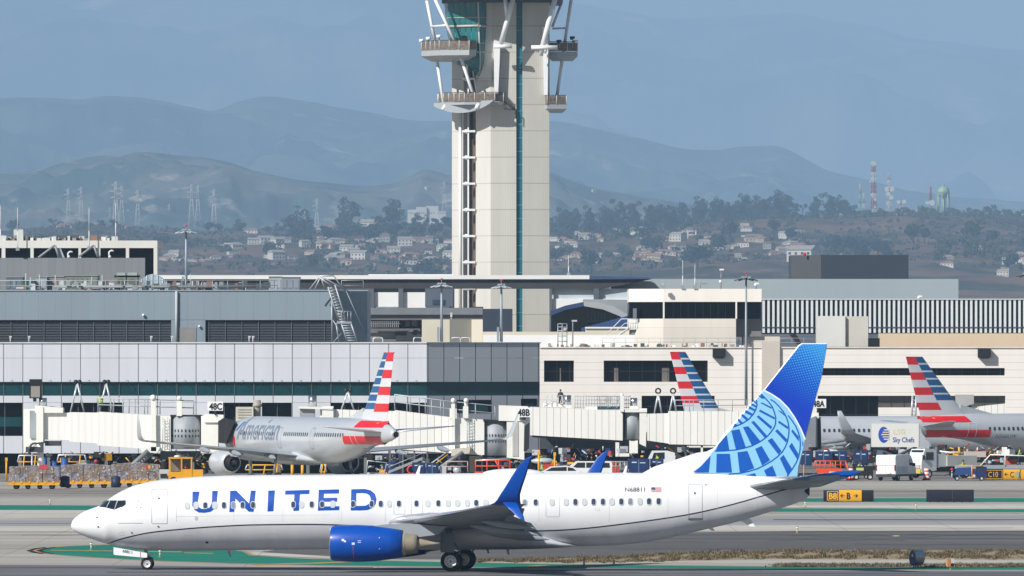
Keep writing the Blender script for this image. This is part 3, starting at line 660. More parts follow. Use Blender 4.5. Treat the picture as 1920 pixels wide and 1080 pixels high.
# dry verge: soil strip and tufts
SOIL=pave('dry_soil','#84745a','#a4947a',0,1,.4); GRV=pave('gravel_strip','#98948b','#b9b5ab',0,1,.3)
gsheet('verge_soil',[(880,1050),(1000,1047),(1100,1044.5),(1440,1031.5),(2380,1031),(2380,1050),(1440,1048),(1100,1055),(1000,1054),(880,1053)],.008,SOIL)
gsheet('gravel_strip',[(880,1053.2),(1000,1054.2),(1100,1055.2),(1440,1048.2),(2380,1050.2),(2380,1064.4),(1500,1062.3),(1040,1057.2),(900,1054.4)],.006,GRV)
STRAW=[M('dry_grass','#77684f',rough=.9,var=.25,vs=3),M('dry_grass_dark','#4f4533',rough=.9,var=.25,vs=3),M('green_weed','#555c38',rough=.9,var=.25,vs=3)]
def tufts():
    mb=MB(); rnd=random.Random(3)
    def one(px,py,h):
        x,y,z=G(px,py,.01); m=STRAW[0 if rnd.random()<.55 else (1 if rnd.random()<.7 else 2)]
        for k in range(5):
            a=rnd.uniform(0,6.28); b=rnd.uniform(0,.16); w_=rnd.uniform(.015,.05); q=rnd.uniform(.03,.16)
            cx_,cy_=x+b*math.cos(a),y+b*math.sin(a); t=(-math.sin(a)*w_,math.cos(a)*w_); hh=h*rnd.uniform(.5,1.2)
            mb.add([(cx_-t[0],cy_-t[1],0),(cx_+t[0],cy_+t[1],0),(cx_+q*math.cos(a),cy_+q*math.sin(a),hh)],[(0,1,2)],m)
    for i in range(17000):
        px=rnd.uniform(880,1985); u=rnd.random(); rg=math.sin(px*.05)+math.sin(px*.13+1)+math.sin(px*.031+2)
        y0=interp([880,1000,1100,1440,1985],[1050,1047,1044.5,1032,1031.5],px); y1=interp([880,1000,1100,1440,1985],[1053,1053.5,1054.5,1047,1047],px)
        y0+=.9*rg*.5; y1+=1.1*math.sin(px*.07+3)+.8*math.sin(px*.19)+rnd.gauss(0,.8); c=.5+.6*math.sin(px*.021+2*math.sin(px*.007))*math.sin(u*7+px*.011)+.3*math.sin(px*.11+u*3)
        if rnd.random()<c*.85+.0: one(px,y0+(y1-y0)*u,rnd.choice((.05,.07,.1,.17)))
    for i in range(2600):
        px=rnd.choice([rnd.gauss(1640,60),rnd.gauss(1880,60),rnd.uniform(1450,1985),rnd.gauss(1500,20)]); one(px,rnd.uniform(1058.5,1063.2),rnd.uniform(.05,.18))
    o=mb.build('dry_grass_verge'); o['kind']='stuff'; o['label']='dry straw coloured grass tufts on the verge beside the dark asphalt'
    tag(o,cat='grass')
tufts()
# ---- taxiway furniture
def edge_light(px,py,label,h=.36):
    x,y,_=G(px,py); t=thing('taxiway_light',label,'taxiway light',(x,y,0),0,'edge lights on the taxiway margins')
    m=MB(); m.cyl((0,0,0),(0,0,.03),.14,mat=M('light_base','#8b8780')); m.cyl((0,0,.03),(0,0,h*.7),.05,.05,M('light_stem','#c9b98e'),8); m.build('stem',t)
    m=MB(); m.cyl((0,0,h*.7),(0,0,h),.07,.08,M('light_head','#d9dce0'),10); m.cyl((0,0,h),(0,0,h+.06),.05,.02,M('light_lens','#2a3552',rough=.2),10); m.build('lamp_head',t)
for px,py,l in ((94,946.5,'small edge light on the far green strip left of the jet nose'),(171,1031,'small white edge light on the green island ahead of the nose wheel'),(300,1045,'small white edge light just behind the nose wheel'),(1510,951.5,'small edge light on the green strip below the black and yellow B8 sign'),(1718,956,'small edge light on the green strip below the blank black sign back'),(1495,1000,'small red and white marker at the edge of the dark asphalt'),(1095,1060,'dark little edge light on the verge under the rear fuselage'),(1151,1058,'tiny low light on the verge right of the dark edge light')):
    edge_light(px,py,l,.2 if px==1151 else .42)
YEL=M('sign_yellow','#e0a517',rough=.5,var=.06,vs=.8); SBK=M('sign_black','#14161b',rough=.45,var=.15); SBACK=M('sign_back','#16182a',rough=.45,var=.2,vs=1.5)
YLET=M('sign_letter_yellow','#e8b23a',rough=.5,var=.02)
def rounded(w,h,r,n=5): return rrect(w/2,h/2,w,h,r,n)
def sign_text(txt,x,z,h,mat,t,y,name='lettering',sq=.8,bold=.02):
    bm=text_bm(txt,h,bold,sq); return decal(bm,lambda a,b:(x+a,y,z+b),mat,name,t)
def arrow(x,z,l,sg,t,y,mat):
    a=[(0,-.025),(l,-.025),(l,.025),(0,.025)]; hd=[(l+.02,0),(l-.16,.16),(l-.20,.12),(l-.07,0),(l-.20,-.12),(l-.16,-.16)]
    q=[[(x+sg*u,z+v) for u,v in p] for p in (a,hd)]
    if sg<0: q=[p[::-1] for p in q]
    decal(flat_polys(q),lambda u,v:(u,y,v),mat,'arrow',t)
def taxi_sign(px0,px1,py0,py1,label,segs,blank=False,curve=.10,nleg=7):
    D=GD(py1+1.2); x0,x1=X(px0,D),X(px1,D); w_=x1-x0; z0,z1=Z(py1,D),Z(py0,D); h_=z1-z0
    t=thing('taxiway_sign',label,'airfield sign',((x0+x1)/2,D,0)); L0=-w_/2
    def panel(a,b,mat,nm):
        m=MB(); rings=[]
        for k in range(13):
            u=-math.pi/2+math.pi*k/12; yy=.0+curve*(-math.cos(u)); zz=z0+h_/2+h_/2*math.sin(u)
            rings.append((yy,zz))
        vs=[(a,y_,z_) for y_,z_ in rings]+[(b,y_,z_) for y_,z_ in rings]+[(a,.16,z0),(a,.16,z1),(b,.16,z0),(b,.16,z1)]
        n=13; m.add(vs,[(i,i+1,n+i+1,n+i) for i in range(n-1)]+[tuple(range(n))+(2*n+1,2*n),tuple(range(2*n-1,n-1,-1))+(2*n+2,2*n+3),(2*n,2*n+1,2*n+3,2*n+2),(n-1,2*n-1,2*n+3,2*n+1),(0,2*n,2*n+2,n)],mat)
        return m.build(nm,t)
    for a,b,mat,nm in segs: panel(L0+w_*a,L0+w_*b,mat,nm)
    for k in range(nleg):
        m=MB(); xx=L0+w_*(k+.5)/nleg; m.cyl((xx,.03,0),(xx,.03,z0+.03),.03,mat=DKMET,n=6); m.cyl((xx,.03,0),(xx,.03,.02),.09,mat=DKMET,n=8); m.build('leg',t)
    return t,L0,w_,z0,h_
t,L0,w_,z0,h_=taxi_sign(1544,1638,919,940,'black and yellow taxiway sign reading B8 with arrows beside B',[(0,.045,SBACK,'end_cap'),(.045,.305,SBK,'location_panel'),(.307,.76,YEL,'direction_panel'),(.763,1,SBK,'blank_panel')])
yy=-.115
decal(flat_polys(ring_polys([(L0+w_*.07,z0+.08),(L0+w_*.29,z0+.08),(L0+w_*.29,z0+h_-.08),(L0+w_*.07,z0+h_-.08)],[(L0+w_*.085,z0+.13),(L0+w_*.275,z0+.13),(L0+w_*.275,z0+h_-.13),(L0+w_*.085,z0+h_-.13)])),lambda u,v:(u,yy+.002,v),YLET,'border',t)
sign_text('B8',L0+w_*.10,z0+h_*.23,h_*.54,YLET,t,yy,sq=.95); sign_text('B',L0+w_*.455,z0+h_*.22,h_*.56,SBK,t,yy,sq=.85)
arrow(L0+w_*.42,z0+h_*.5,.34,-1,t,yy,SBK); arrow(L0+w_*.60,z0+h_*.5,.34,1,t,yy,SBK)
taxi_sign(1737,1826,918,941,'blank black back of a taxiway sign standing on the green strip',[(0,.545,SBACK,'back_panel'),(.55,1,SBACK,'back_panel')],nleg=6)
t,L0,w_,z0,h_=taxi_sign(1840,1935,880,899,'black and yellow taxiway sign reading C10 with an arrow and C by the tow carts',[(0,.43,SBK,'location_panel'),(.432,1,YEL,'direction_panel')])
decal(flat_polys(ring_polys([(L0+w_*.02,z0+.07),(L0+w_*.415,z0+.07),(L0+w_*.415,z0+h_-.07),(L0+w_*.02,z0+h_-.07)],[(L0+w_*.03,z0+.11),(L0+w_*.405,z0+.11),(L0+w_*.405,z0+h_-.11),(L0+w_*.03,z0+h_-.11)])),lambda u,v:(u,yy+.002,v),YLET,'border',t)
sign_text('C10',L0+w_*.13,z0+h_*.24,h_*.54,YLET,t,yy,sq=.8,bold=.0); sign_text('C',L0+w_*.56,z0+h_*.22,h_*.56,SBK,t,yy,sq=.8,bold=.0); arrow(L0+w_*.53,z0+h_*.5,.36,-1,t,yy,SBK)
m=MB(); m.cyl((L0+w_*.72,-.118,z0+h_*.5),(L0+w_*.72,-.112,z0+h_*.5),.30,mat=M('faded_disc','#a9a57a'),n=20); m.build('faded_patch',t)
m=MB(); m.cyl((L0+w_*.745,-.2,0),(L0+w_*.745,-.2,z0+h_+.2),.03,mat=STRUT,n=8); m.build('front_post',t)
# sign seen end on, near
x,y,_=G(1719,1064); t=thing('taxiway_sign','dark ribbed taxiway sign seen end on, alone on the near verge','airfield sign',(x,y,0),R(76))
m=MB(); BLU=M('sign_skin_blue','#2c4670',rough=.3,var=.3,vs=6); rings=[]
for k in range(9):
    xx=-1.15+2.3*k/8
    for dx,rr in ((-.02,1.0),(.13,1.0),(.135,.94),(.15,.94)):
        rings.append([(xx+dx,.20*rr*math.cos(a)*1.0,.12+.43+.43*rr*math.sin(a)) for a in [2*math.pi*j/16 for j in range(16)]])
m.loft(rings[:-2],lambda i,j:BLU,False,True); m.build('casing',t)
for k in range(4):
    m=MB(); m.cyl((-.9+.6*k,0,0),(-.9+.6*k,0,.2),.03,mat=DKMET,n=6); m.build('leg',t)
m=MB(); m.box(-1.2,-1.18,-.04,.04,.62,.76,RIM); m.build('number_plate',t)
x,y,_=G(1782,1069); t=thing('wig_wag_light','small tilted guard light with white head on the near verge','taxiway light',(x,y,0),R(20))
m=MB(); m.cyl((0,0,0),(0,0,.25),.05,mat=M('light_stem','')); m.build('stem',t)
m=MB(); m.box(-.22,-.02,-.1,.1,.2,.62,M('hood_tan','#c98a5a')); m.build('hood',t); m=MB(); m.cyl((.08,-.1,.5),(.12,.12,.5),.14,mat=RIM,n=12); m.cyl((.08,-.12,.3),(.10,.1,.3),.09,mat=DKMET,n=10); m.build('lamp_head',t)

# sealed cracks, rubber streaks and an old paint patch
TAR=M('crack_sealant','#2e2e30',rough=.6,var=.1); RUB=M('rubber_streak','#4f4f50',rough=.9,var=.2,vs=.3)
def seam_line(pts,w,z=.014,mat=TAR,name='tar_seam'):
    up=[(a,b-w/2) for a,b in pts]; dn=[(a,b+w/2) for a,b in pts][::-1]; gsheet(name,up+dn,z,mat)
rs=random.Random(31)
for x0,x1,y,a in ((1480,1760,1006,1.6),(1700,1980,1003,1.2),(1440,1700,1013,.9),(1150,1400,1030,.8),(1600,1985,1021,.9),(1100,1330,1016,.6),(40,200,1003,.5),(1500,1900,990,.4),(60,420,921,.5),(1450,1930,975,.3)):
    pts=[(x0+(x1-x0)*k/14, y+a*math.sin(k*.9+x0)+rs.uniform(-.3,.3)*a) for k in range(15)]; seam_line(pts,.28)
for x0,x1,y,w in ((-60,700,1064,1.2),(200,1200,1073,1.6),(900,1985,1075,1.2),(-60,500,982,.8),(1450,1985,974,1.0),(-60,330,925,.7),(1450,1985,921,.8),(0,1985,1078.5,.8)): seam_line([(x0+(x1-x0)*k/10,y+.25*math.sin(k+y)) for k in range(11)],w,.010,RUB,'rubber_streak')
gsheet('faded_paint_patch',[(1672,1004.4),(1680,1003.6),(1687,1004.2),(1686,1005.6),(1676,1005.9)],.014,M('faded_paint','#b9b48f'))
# ================================================================ terminal buildings (placed by distance, real depth behind every face)
def bld(name,label,D,px,py=None,cat='building'):
    return thing(name,label,cat,(X(px,D),D,0))
def pbox(mb,x0,x1,y0,y1,D,dep,mat,d0=0.0):     # face seen at x0..x1, y0..y1 (rows) at distance D-d0, going back dep
    return mb.box(X(x0,D),X(x1,D),D-d0,D-d0+dep,Z(y1,D),Z(y0,D),mat)
def gz(mb,x0,x1,y0,D,dep,mat,d0=0.0): return mb.box(X(x0,D),X(x1,D),D-d0,D-d0+dep,0,Z(y0,D),mat)
DARKW=M('window_dark','#04060b',rough=.3,var=.4,vs=.4,spec=.15); TEAL=M('teal_glass','#123d42',rough=.22,var=.35,vs=.25,spec=.3)
BLKREC=M('recess_shade','#0a0c10',rough=.9,var=.3,vs=.4)  # near-black colour stands in for the shade inside open recesses
# ---- grey panel concourse, left
DA=1090; sA=F/DA
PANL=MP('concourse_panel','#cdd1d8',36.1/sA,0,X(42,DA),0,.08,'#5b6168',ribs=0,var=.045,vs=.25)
PAND=MP('concourse_panel_shaded','#b4b9c0',29.6/sA,0,X(861,DA),0,.08,'#454b52',var=.03)  # same panels, coloured darker for the shade on the turned wall
A=bld('terminal_concourse','long pale grey panelled concourse with dark teal glass band, behind the bridges at left',DA,400)
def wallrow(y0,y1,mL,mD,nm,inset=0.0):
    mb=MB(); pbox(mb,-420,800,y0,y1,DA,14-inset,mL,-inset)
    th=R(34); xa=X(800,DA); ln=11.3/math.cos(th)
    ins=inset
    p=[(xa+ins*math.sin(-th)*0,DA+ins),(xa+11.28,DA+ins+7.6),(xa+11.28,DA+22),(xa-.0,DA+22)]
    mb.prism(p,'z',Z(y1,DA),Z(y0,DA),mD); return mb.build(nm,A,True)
wallrow(643.5,671,PANL,PAND,'upper_wall'); 
mb=MB(); pbox(mb,-420,800,671,672,DA,.3,M('joint_shadow','#6d7279'),-.02)
wallrow(671.6,716,PANL,PAND,'upper_wall'); wallrow(742,755,PANL,PAND,'lower_wall')
gl_=wallrow(715.5,742.5,TEAL,TEAL,'glass_band',.35)
mb=MB()
for k in range(-1,24): 
    x=X(6+36.1*k,DA)
    if x<X(800,DA): mb.box(x,x+.08,DA+.25,DA+.36,Z(742,DA),Z(716,DA),M('mullion_grey','#4c585c'))
mb.build('mullions',A,True)
WINX=[(-420,-330),(-255,-140),(-60,42),(117,232),(392,475),(491,547),(620,697),(712,800)]
last=-420
for a,b in WINX+[(800,800)]:
    if a>last: mb=MB(); pbox(mb,last,a,754.6,818,DA,14,PANL); mb.build('lower_wall',A,True)
    last=b
for a,b in WINX:
    mb=MB(); pbox(mb,a,b,754.6,818,DA,12,DARKW,-.5)
    w=mb.build('window',A,True); mb=MB(); n=max(1,int((b-a)/36))
    for k in range(1,n+1): x=X(a+(b-a)*k/(n+1),DA); mb.box(x,x+.07,DA+.42,DA+.5,Z(817,DA),Z(756,DA),M('mullion_grey',''))
    pbox(mb,a+(b-a)*.55,b-2,782,800,DA,.05,TEAL,-.45); mb.build('frame',w,True)
mb=MB(); pbox(mb,-420,800,817.5,850,DA,14,PANL); mb.build('base_wall',A,True)
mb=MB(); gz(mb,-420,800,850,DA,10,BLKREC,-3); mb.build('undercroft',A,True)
for k in range(16): mb=MB(); gz(mb,-20+54*k,-14+54*k,850,DA,.6,M('column_concrete','#6f716f'),-.4); mb.build('column',A,True)
th_=34
mb=MB(); xa=X(800,DA)
def slant(mb,u0,u1,z0,z1,off,mat,t=.3):     # on the angled face; u metres along x
    a=(xa+u0,DA+u0*.674-off); b=(xa+u1,DA+u1*.674-off); mb.prism([a,b,(b[0],b[1]+t),(a[0],a[1]+t)],'z',z0,z1,mat)
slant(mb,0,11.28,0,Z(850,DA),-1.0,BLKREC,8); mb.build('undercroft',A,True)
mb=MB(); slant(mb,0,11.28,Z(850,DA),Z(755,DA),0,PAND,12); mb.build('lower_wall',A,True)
for u0,u1,y0,y1 in ((3.0,6.4,750,774),(9.4,11.0,748,762)):
    mb=MB(); slant(mb,u0,u1,Z(y1,DA),Z(y0,DA),.03,DARKW,.2); slant(mb,u0+.3,u1-.3,Z(y1-1,DA),Z(y0+9,DA),.05,TEAL,.2); mb.build('window',A,True)
mb=MB(); mb.box(X(-420,DA),X(800,DA),DA-.12,DA+.3,Z(643.6,DA),Z(641.6,DA),M('coping','#d4d7da'))
slant(mb,0,11.4,Z(643.6,DA),Z(641.6,DA),.12,M('coping_shaded','#8a9097')); mb.build('coping',A,True)  # coping over the turned wall is coloured darker for its shade
mb=MB()
for k in range(24):      # little flood lamps over the glass band
    x=X(24+36.1*k,DA)
    if x<X(790,DA): mb.tube([(x,DA,Z(716,DA)),(x,DA-.35,Z(713,DA)),(x-.25,DA-.6,Z(714.5,DA))],.03,M('lamp_arm','#9ba0a5'),5)
mb.build('wall_lamps',A,True)
# ---- louvred plant building above it
DB=1128; B=bld('plant_building','blue grey building with two black louvre bands standing above the pale concourse at left',DB,300)
WB=MP('plant_wall','#8796a1',31/(F/DB),0,X(10,DB),0,.035,'#74838e',var=.05,panelvar=.02)
WB2=MP('plant_wall_shadow_side','#8796a1',31/(F/DB),0,0,0,.02,'#74838e',var=.05)
LOU=MP('louvre','#14171d',0,.27,0,0,.11,'#4a4f57',var=.08,panelvar=.0)
mb=MB(); pbox(mb,-420,622,545,600,DB,30,WB); mb.build('wall',B,True); mb=MB(); pbox(mb,321,385,599.5,650,DB,30,WB); mb.build('wall',B,True)
mb=MB(); x0=X(622,DB); mb.prism([(x0,DB),(X(688,DB),DB+3.4),(X(688,DB),DB+30),(x0,DB+30)],'z',Z(650,DB),Z(545,DB),WB); mb.build('end_wall',B,True)
for a,b in ((-420,321),(385,622)):
    mb=MB(); pbox(mb,a,b,599,650,DB,2,LOU,-.3); lv=mb.build('louvre_band',B,True); mb=MB()
    for k in range(int((b-a)/31)+1):
        x=X(a+6+31*k,DB); mb.box(x,x+.07,DB+.2,DB+.3,Z(645,DB),Z(600,DB),M('louvre_post','#5c6268'))
    mb.build('posts',lv,True)
mb=MB(); pbox(mb,-420,690,544,545.6,DB,.3,M('coping_blue','#9aa8b2'),.1); mb.build('coping',B,True)
mb=MB(); pbox(mb,336,368,613.5,645,DB,.2,M('door_taupe','#8a8886'),.06); d=mb.build('door',B,True)
mb=MB(); mb.tube([(X(331,DB),DB-.2,Z(546,DB)),(X(331,DB),DB-.2,Z(643,DB))],.13,M('pipe_grey','#b7bcc0'),8); mb.build('downpipe',B,True)
mb=MB(); mb.ball((X(269,DB),DB-.2,Z(591,DB)),.16,WHITE,8); mb.ball((X(374,DB),DB-.2,Z(612,DB)),.14,WHITE,8); mb.build('wall_lamps',B,True)
RAIL=M('galvanised_rail','#a9b0b5',rough=.45,metal=.3,var=.1)
def railing(mb,x0,x1,z,y,h=1.05,step=1.5,r=.03,mat=None,z1=None,y1=None):
    mat=mat or RAIL; z1=z if z1 is None else z1; y1=y if y1 is None else y1
    n=max(1,int(abs(x1-x0)/step))
    for k in (h,h*.52): mb.tube([(x0,y,z+k),(x1,y1,z1+k)],r,mat,4)
    for k in range(n+1):
        u=k/n; mb.tube([(x0+(x1-x0)*u,y+(y1-y)*u,z+(z1-z)*u),(x0+(x1-x0)*u,y+(y1-y)*u,z+(z1-z)*u+h)],r,mat,4)
zB=Z(545,DB)
mb=MB(); railing(mb,X(-60,DB),X(800,DB)*0+X(455,DB),zB,DB+1); railing(mb,X(455,DB),X(520,DB),zB,DB+1); railing(mb,X(640,DB),X(681,DB),zB,DB+1); mb.build('railing',B,True)
# rooftop plant, each its own
def rbox(x0,x1,y0,y1,D,dep,mat,name,label,cat='roof plant',group=None,extra=None):
    mb=MB(); pbox(mb,x0,x1,y0,y1,D,dep,mat)
    n=max(2,int((x1-x0)/9)); 
    for k in range(n): 
        a=x0+(x1-x0)*(k+.12)/n; b=x0+(x1-x0)*(k+.85)/n; pbox(mb,a,b,y0+(y1-y0)*.2,y1-(y1-y0)*.2,D,.06,mat,.05)
    pbox(mb,x0-.6,x1+.6,y0-1,y0,D,dep+.2,M('plant_cap','#9ea4a6'),.1)
    return mb.solo(name,label,cat,group)
rbox(11,42,520,545,1137,5,M('plant_slate','#66727c'),'air_handler','slate grey air handling box at the far left of the concourse roof')
rbox(42,65,526,545,1136,4,M('plant_green','#2c5a55'),'air_handler','dark green roof plant box between slate and pale boxes')
rbox(66,88,520,545,1137,5,M('plant_pale','#9aa1a8'),'air_handler','pale grey roof plant box left of the brownish one')
rbox(88,120,519,543,1138,5,M('plant_brown','#857f7c'),'air_handler','brownish grey roof plant box beside the long olive box')
rbox(120,183,517,541,1138,6,M('plant_olive','#757c72'),'air_handler','long olive green air handling box on the concourse roof')
rbox(504,528,519,545,1140,5,M('plant_grey_a','#9ca2a8'),'air_handler','light grey cube on the roof left of the stair tower')
rbox(528,562,520,545,1140,5,M('plant_grey_b','#828a93'),'air_handler','darker grey roof box next to the light grey cube')
DR=1136
t=thing('chiller','twin drum olive chiller with square fans on top, on the concourse roof','chiller',(X(238,DR),DR,zB))
for a,b in ((218,236),(238,258)):
    mb=MB(); pbox(mb,a,b,520,545,DR,3,M('chiller_olive','#7c8376')); mb.build('cabinet',t,True)
    mb=MB(); mb.cyl((X((a+b)/2,DR),DR-.1,Z(529,DR)),(X((a+b)/2,DR),DR+.1,Z(529,DR)),.42,mat=M('chiller_drum','#60665c')); mb.build('drum',t,True)
    mb=MB(); mb.cyl((X((a+b)/2,DR),DR+1.5,Z(520,DR)),(X((a+b)/2,DR),DR+1.5,Z(516,DR)),.8,mat=DKMET); pbox(mb,a+1,b-1,511,516.5,DR,2.6,M('fan_shroud','#9fa8a6'),-.2); mb.build('fan',t,True)
# glazed vault
mb=MB(); x0,x1=X(256,DR),X(315,DR); n=12
rings=[[(x0+(x1-x0)*k/n, DR+y_, zB+ (Z(514,DR)-zB)*math.sin(math.pi*(.12+.76*k/n))) for y_ in (0,6)] for k in range(n+1)]
vs=[]; 
for r_ in rings: vs+=r_
vs+= [(x0+(x1-x0)*k/n,DR,zB) for k in range(n+1)]
mb.add(vs,[(2*k,2*k+2,2*k+3,2*k+1) for k in range(n)]+[(2*k,2*(n+1)+k,2*(n+1)+k+1,2*k+2) for k in range(n)],M('vault_glass','#9fb0bd',rough=.2,var=.2,vs=.8))
for k in range(0,n+1,2): mb.tube([(x0+(x1-x0)*k/n,DR-.05,zB),(x0+(x1-x0)*k/n,DR-.05,vs[2*k][2]+.03)],.05,M('vault_rib','#c4ccd0'),5)
mb.solo('glass_vault','arched glass roof vault beside the drum chiller','skylight')
mb=MB(); rnd=random.Random(5)
PIPEM=[M('pipe_pale','#c3c6c6'),M('pipe_dark','#4c5356'),M('pipe_mid','#8d9496'),M('pipe_rust','#8a6a5a')]
for k in range(150):
    px=rnd.uniform(95,460) if k<110 else rnd.uniform(0,500); h=rnd.uniform(.2,1.1); w_=rnd.uniform(.1,.8); d_=rnd.uniform(1.5,7)
    mb.box(X(px,DB),X(px,DB)+w_,DB+d_,DB+d_+.4,zB+rnd.uniform(0,.5),zB+h,rnd.choice(PIPEM))
for k in range(10): px=rnd.uniform(40,450); mb.tube([(X(px,DB),DB+3,zB),(X(px,DB),DB+3,zB+rnd.uniform(1,2))],.04,PIPEM[0],5)
for y_ in (2,3,4.5): mb.tube([(X(100,DB),DB+y_,zB+.4),(X(455,DB),DB+y_,zB+.4)],.12,PIPEM[2],6)
o=mb.solo('roof_pipework','tangle of small pipes, ducts and vents along the concourse roof edge','pipework'); o['kind']='stuff'
# stair / ladder tower climbing the right end of the plant building
t=thing('roof_stair','pale steel truss stair tower leaning over the right end of the louvred building','stair',(X(640,DB),DB-2,Z(642,DB)))
def tr(mb,pts,r=.07,mat=None,D=DB-1.6): mb.tube([(X(a,D),D+c,Z(b,D)) for a,b,c in pts],r,mat or RAIL,5)
mb=MB()
for c in (0,1.6):
    tr(mb,[(580,543,c),(600,517,c),(625,517,c),(645,543,c)]); tr(mb,[(600,517,c),(648,544,c)]); tr(mb,[(590,543,c),(601,519,c),(610,543,c)]); tr(mb,[(597,519,c),(625,538,c)],.1)
tr(mb,[(600,517,0),(600,517,1.6)]); tr(mb,[(625,517,0),(625,517,1.6)]); mb.build('roof_frame',t,True)
mb=MB()
for c in (0,1.2):
    tr(mb,[(615,538,c),(636,604,c)],.09); tr(mb,[(628,534,c),(650,604,c)],.09)
for k in range(12): u=k/12; tr(mb,[(616+21*u,540+64*u,0),(629+21*u,538+66*u,0)],.045); tr(mb,[(616+21*u,540+64*u,0),(629+21*(u+.08),538+66*(u+.08),0)],.03)
mb.build('upper_flight',t,True)
mb=MB(); tr(mb,[(632,604,0),(660,604,0)],.1); tr(mb,[(634,584,0),(658,584,0)],.05)
for k in range(5): tr(mb,[(634+6*k,584,0),(634+6*k,604,0)],.04)
mb.box(X(632,DB),X(660,DB),DB-1.7,DB-.2,Z(607,DB),Z(604,DB),RAIL); mb.build('landing',t,True)
mb=MB()
for c in (0,1.2):
    tr(mb,[(640,606,c),(652,643,c)],.09); tr(mb,[(658,606,c),(671,643,c)],.09); tr(mb,[(622,560,c),(623,643,c)],.08); tr(mb,[(630,606,c),(636,643,c)],.07)
for k in range(8): u=k/8; tr(mb,[(640+12*u,606+37*u,0),(658+13*u,606+37*u,0)],.06)
tr(mb,[(624,600,0),(640,625,0),(624,643,0)],.05); tr(mb,[(648,543,0),(684,625,0)],.03); mb.build('lower_flight',t,True)
# roof gooseneck pipes on the front coping
for k,(px,sg) in enumerate(((699,1),(717,-1),(775,1),(791,-1),(863,-1),(881,-1))):
    mb=MB(); z=Z(641.6,DA); x=X(px,DA); mb.tube([(x,DA+3,z-.3),(x,DA+3,z+.36),(x+sg*.12,DA+3,z+.46),(x+sg*.8,DA+3,z+.46),(x+sg*.86,DA+3,z+.34)],.045,M('pipe_white','#d9dcdd'),6)
    mb.solo('gooseneck_vent',['white gooseneck pipe on the concourse roof below the stair tower','white gooseneck pipe just right of the first, curving back toward it','white gooseneck pipe left of the beige block','white gooseneck pipe at the foot of the beige block','white gooseneck pipe in front of the beige block near the lamp','white gooseneck pipe at the right corner of the beige block'][k],'vent pipe','gooseneck pipes on the concourse roof')
for k,px in enumerate((19,54,283,322,467,474)):
    mb=MB(); z=Z(641.6,DA); x=X(px,DA); mb.cyl((x,DA+.4,z),(x,DA+.4,z+.55),.06,mat=RIM,n=6); mb.box(x-.1,x+.14,DA+.3,DA+.5,z+.45,z+.62,RIM)
    mb.solo('security_camera',['leftmost small white camera post on the concourse parapet','second small white camera post from the left on the parapet','white camera post left of the lamp pole foot on the parapet','white camera post under the right edge of the first louvre band','left one of two close white posts below the second louvre band','right one of two close white posts below the second louvre band'][k],'camera','camera posts on the concourse parapet')
# ---- white framed office block behind, top left
DC=1210; C_=bld('office_block','white concrete framed office block with a dark window strip, far left above the concourse',DC,140)
CW=M('white_concrete','#d9d8d2',rough=.8,var=.05,vs=.3)
mb=MB(); pbox(mb,-420,295,451,465,DC,20,CW); mb.build('roof_band',C_,True)
for a,b in ((3,10),(57,63),(147,152),(183,188),(236,242),(288,295)): mb=MB(); pbox(mb,a,b,464.8,(484 if a<280 else 516),DC,1,CW); mb.build('column',C_,True)
for a,b in ((-60,3),(10,57),(63,147),(152,183),(188,236),(242,288)):
    mb=MB(); pbox(mb,a,b,465,484,DC,12,DARKW,-.6); mb.build('window',C_,True)
mb=MB(); pbox(mb,-420,272,483.5,560,DC,14,MP('office_wall','#7f8488',13/17,0,0,0,.03,'#6c7175'),.3); mb.build('lower_wall',C_,True)
mb=MB(); pbox(mb,271,288,484,560,DC,12,DARKW,-.8); mb.build('window',C_,True)
# antennas and dishes on it
def antenna(px,y0,y1,D,label,r=.05,box=None,grp='whip antennas on the roofs'):
    t=thing('whip_antenna',label,'antenna',(X(px,D),D,Z(y1,D)),0,grp); mb=MB(); L_=Z(y0,D)-Z(y1,D)
    mb.cyl((0,0,0),(0,0,L_*.45),r*1.3,r*1.1,M('antenna_white','#dcdedf'),6); mb.cyl((0,0,L_*.45),(0,0,L_),r,r*.5,M('antenna_white',''),6); mb.build('mast',t)
    mb=MB(); mb.box(-.2,.2,-.2,.2,0,.35,M('antenna_box','#8e9499')); mb.build('base_box',t)
for a in ((1,385,466,1211,'tall white antenna at the extreme left edge above the office block'),(33,389,470,1209,'tall white antenna left of the office block window strip'),(167,389,468,1209,'tall white antenna over the middle of the office block'),(217,380,450,1215,'thin faint mast rising behind the right part of the office block'),(1066,478,517,1290,'thin white antenna right of the control tower above the dark roof'),(1183,500,532,1330,'thin white antenna where the dark roof meets the long grey wall'),(1280,488,541,1222,'left tall antenna on the black windowed block'),(1303,496,541,1222,'right tall antenna on the black windowed block'),(1243,530,541,1221,'short stub antenna on the left of the black windowed block')):
    antenna(*a)
mb=MB(); rnd=random.Random(11)
for k in range(70):
    px=rnd.uniform(-5,215); pbox(mb,px,px+rnd.uniform(1,14),rnd.uniform(441,448),451,DC+1,2,rnd.choice(PIPEM+[CW]),-rnd.uniform(0,4))
pbox(mb,24,42,430,451,DC,2,M('dish_stack','#c9cac6'),-2); pbox(mb,115,145,440,446,DC,2,PIPEM[1],-2)
o=mb.solo('office_roof_equipment','clutter of pale vents and boxes on top of the white office block','roof plant'); o['kind']='stuff'
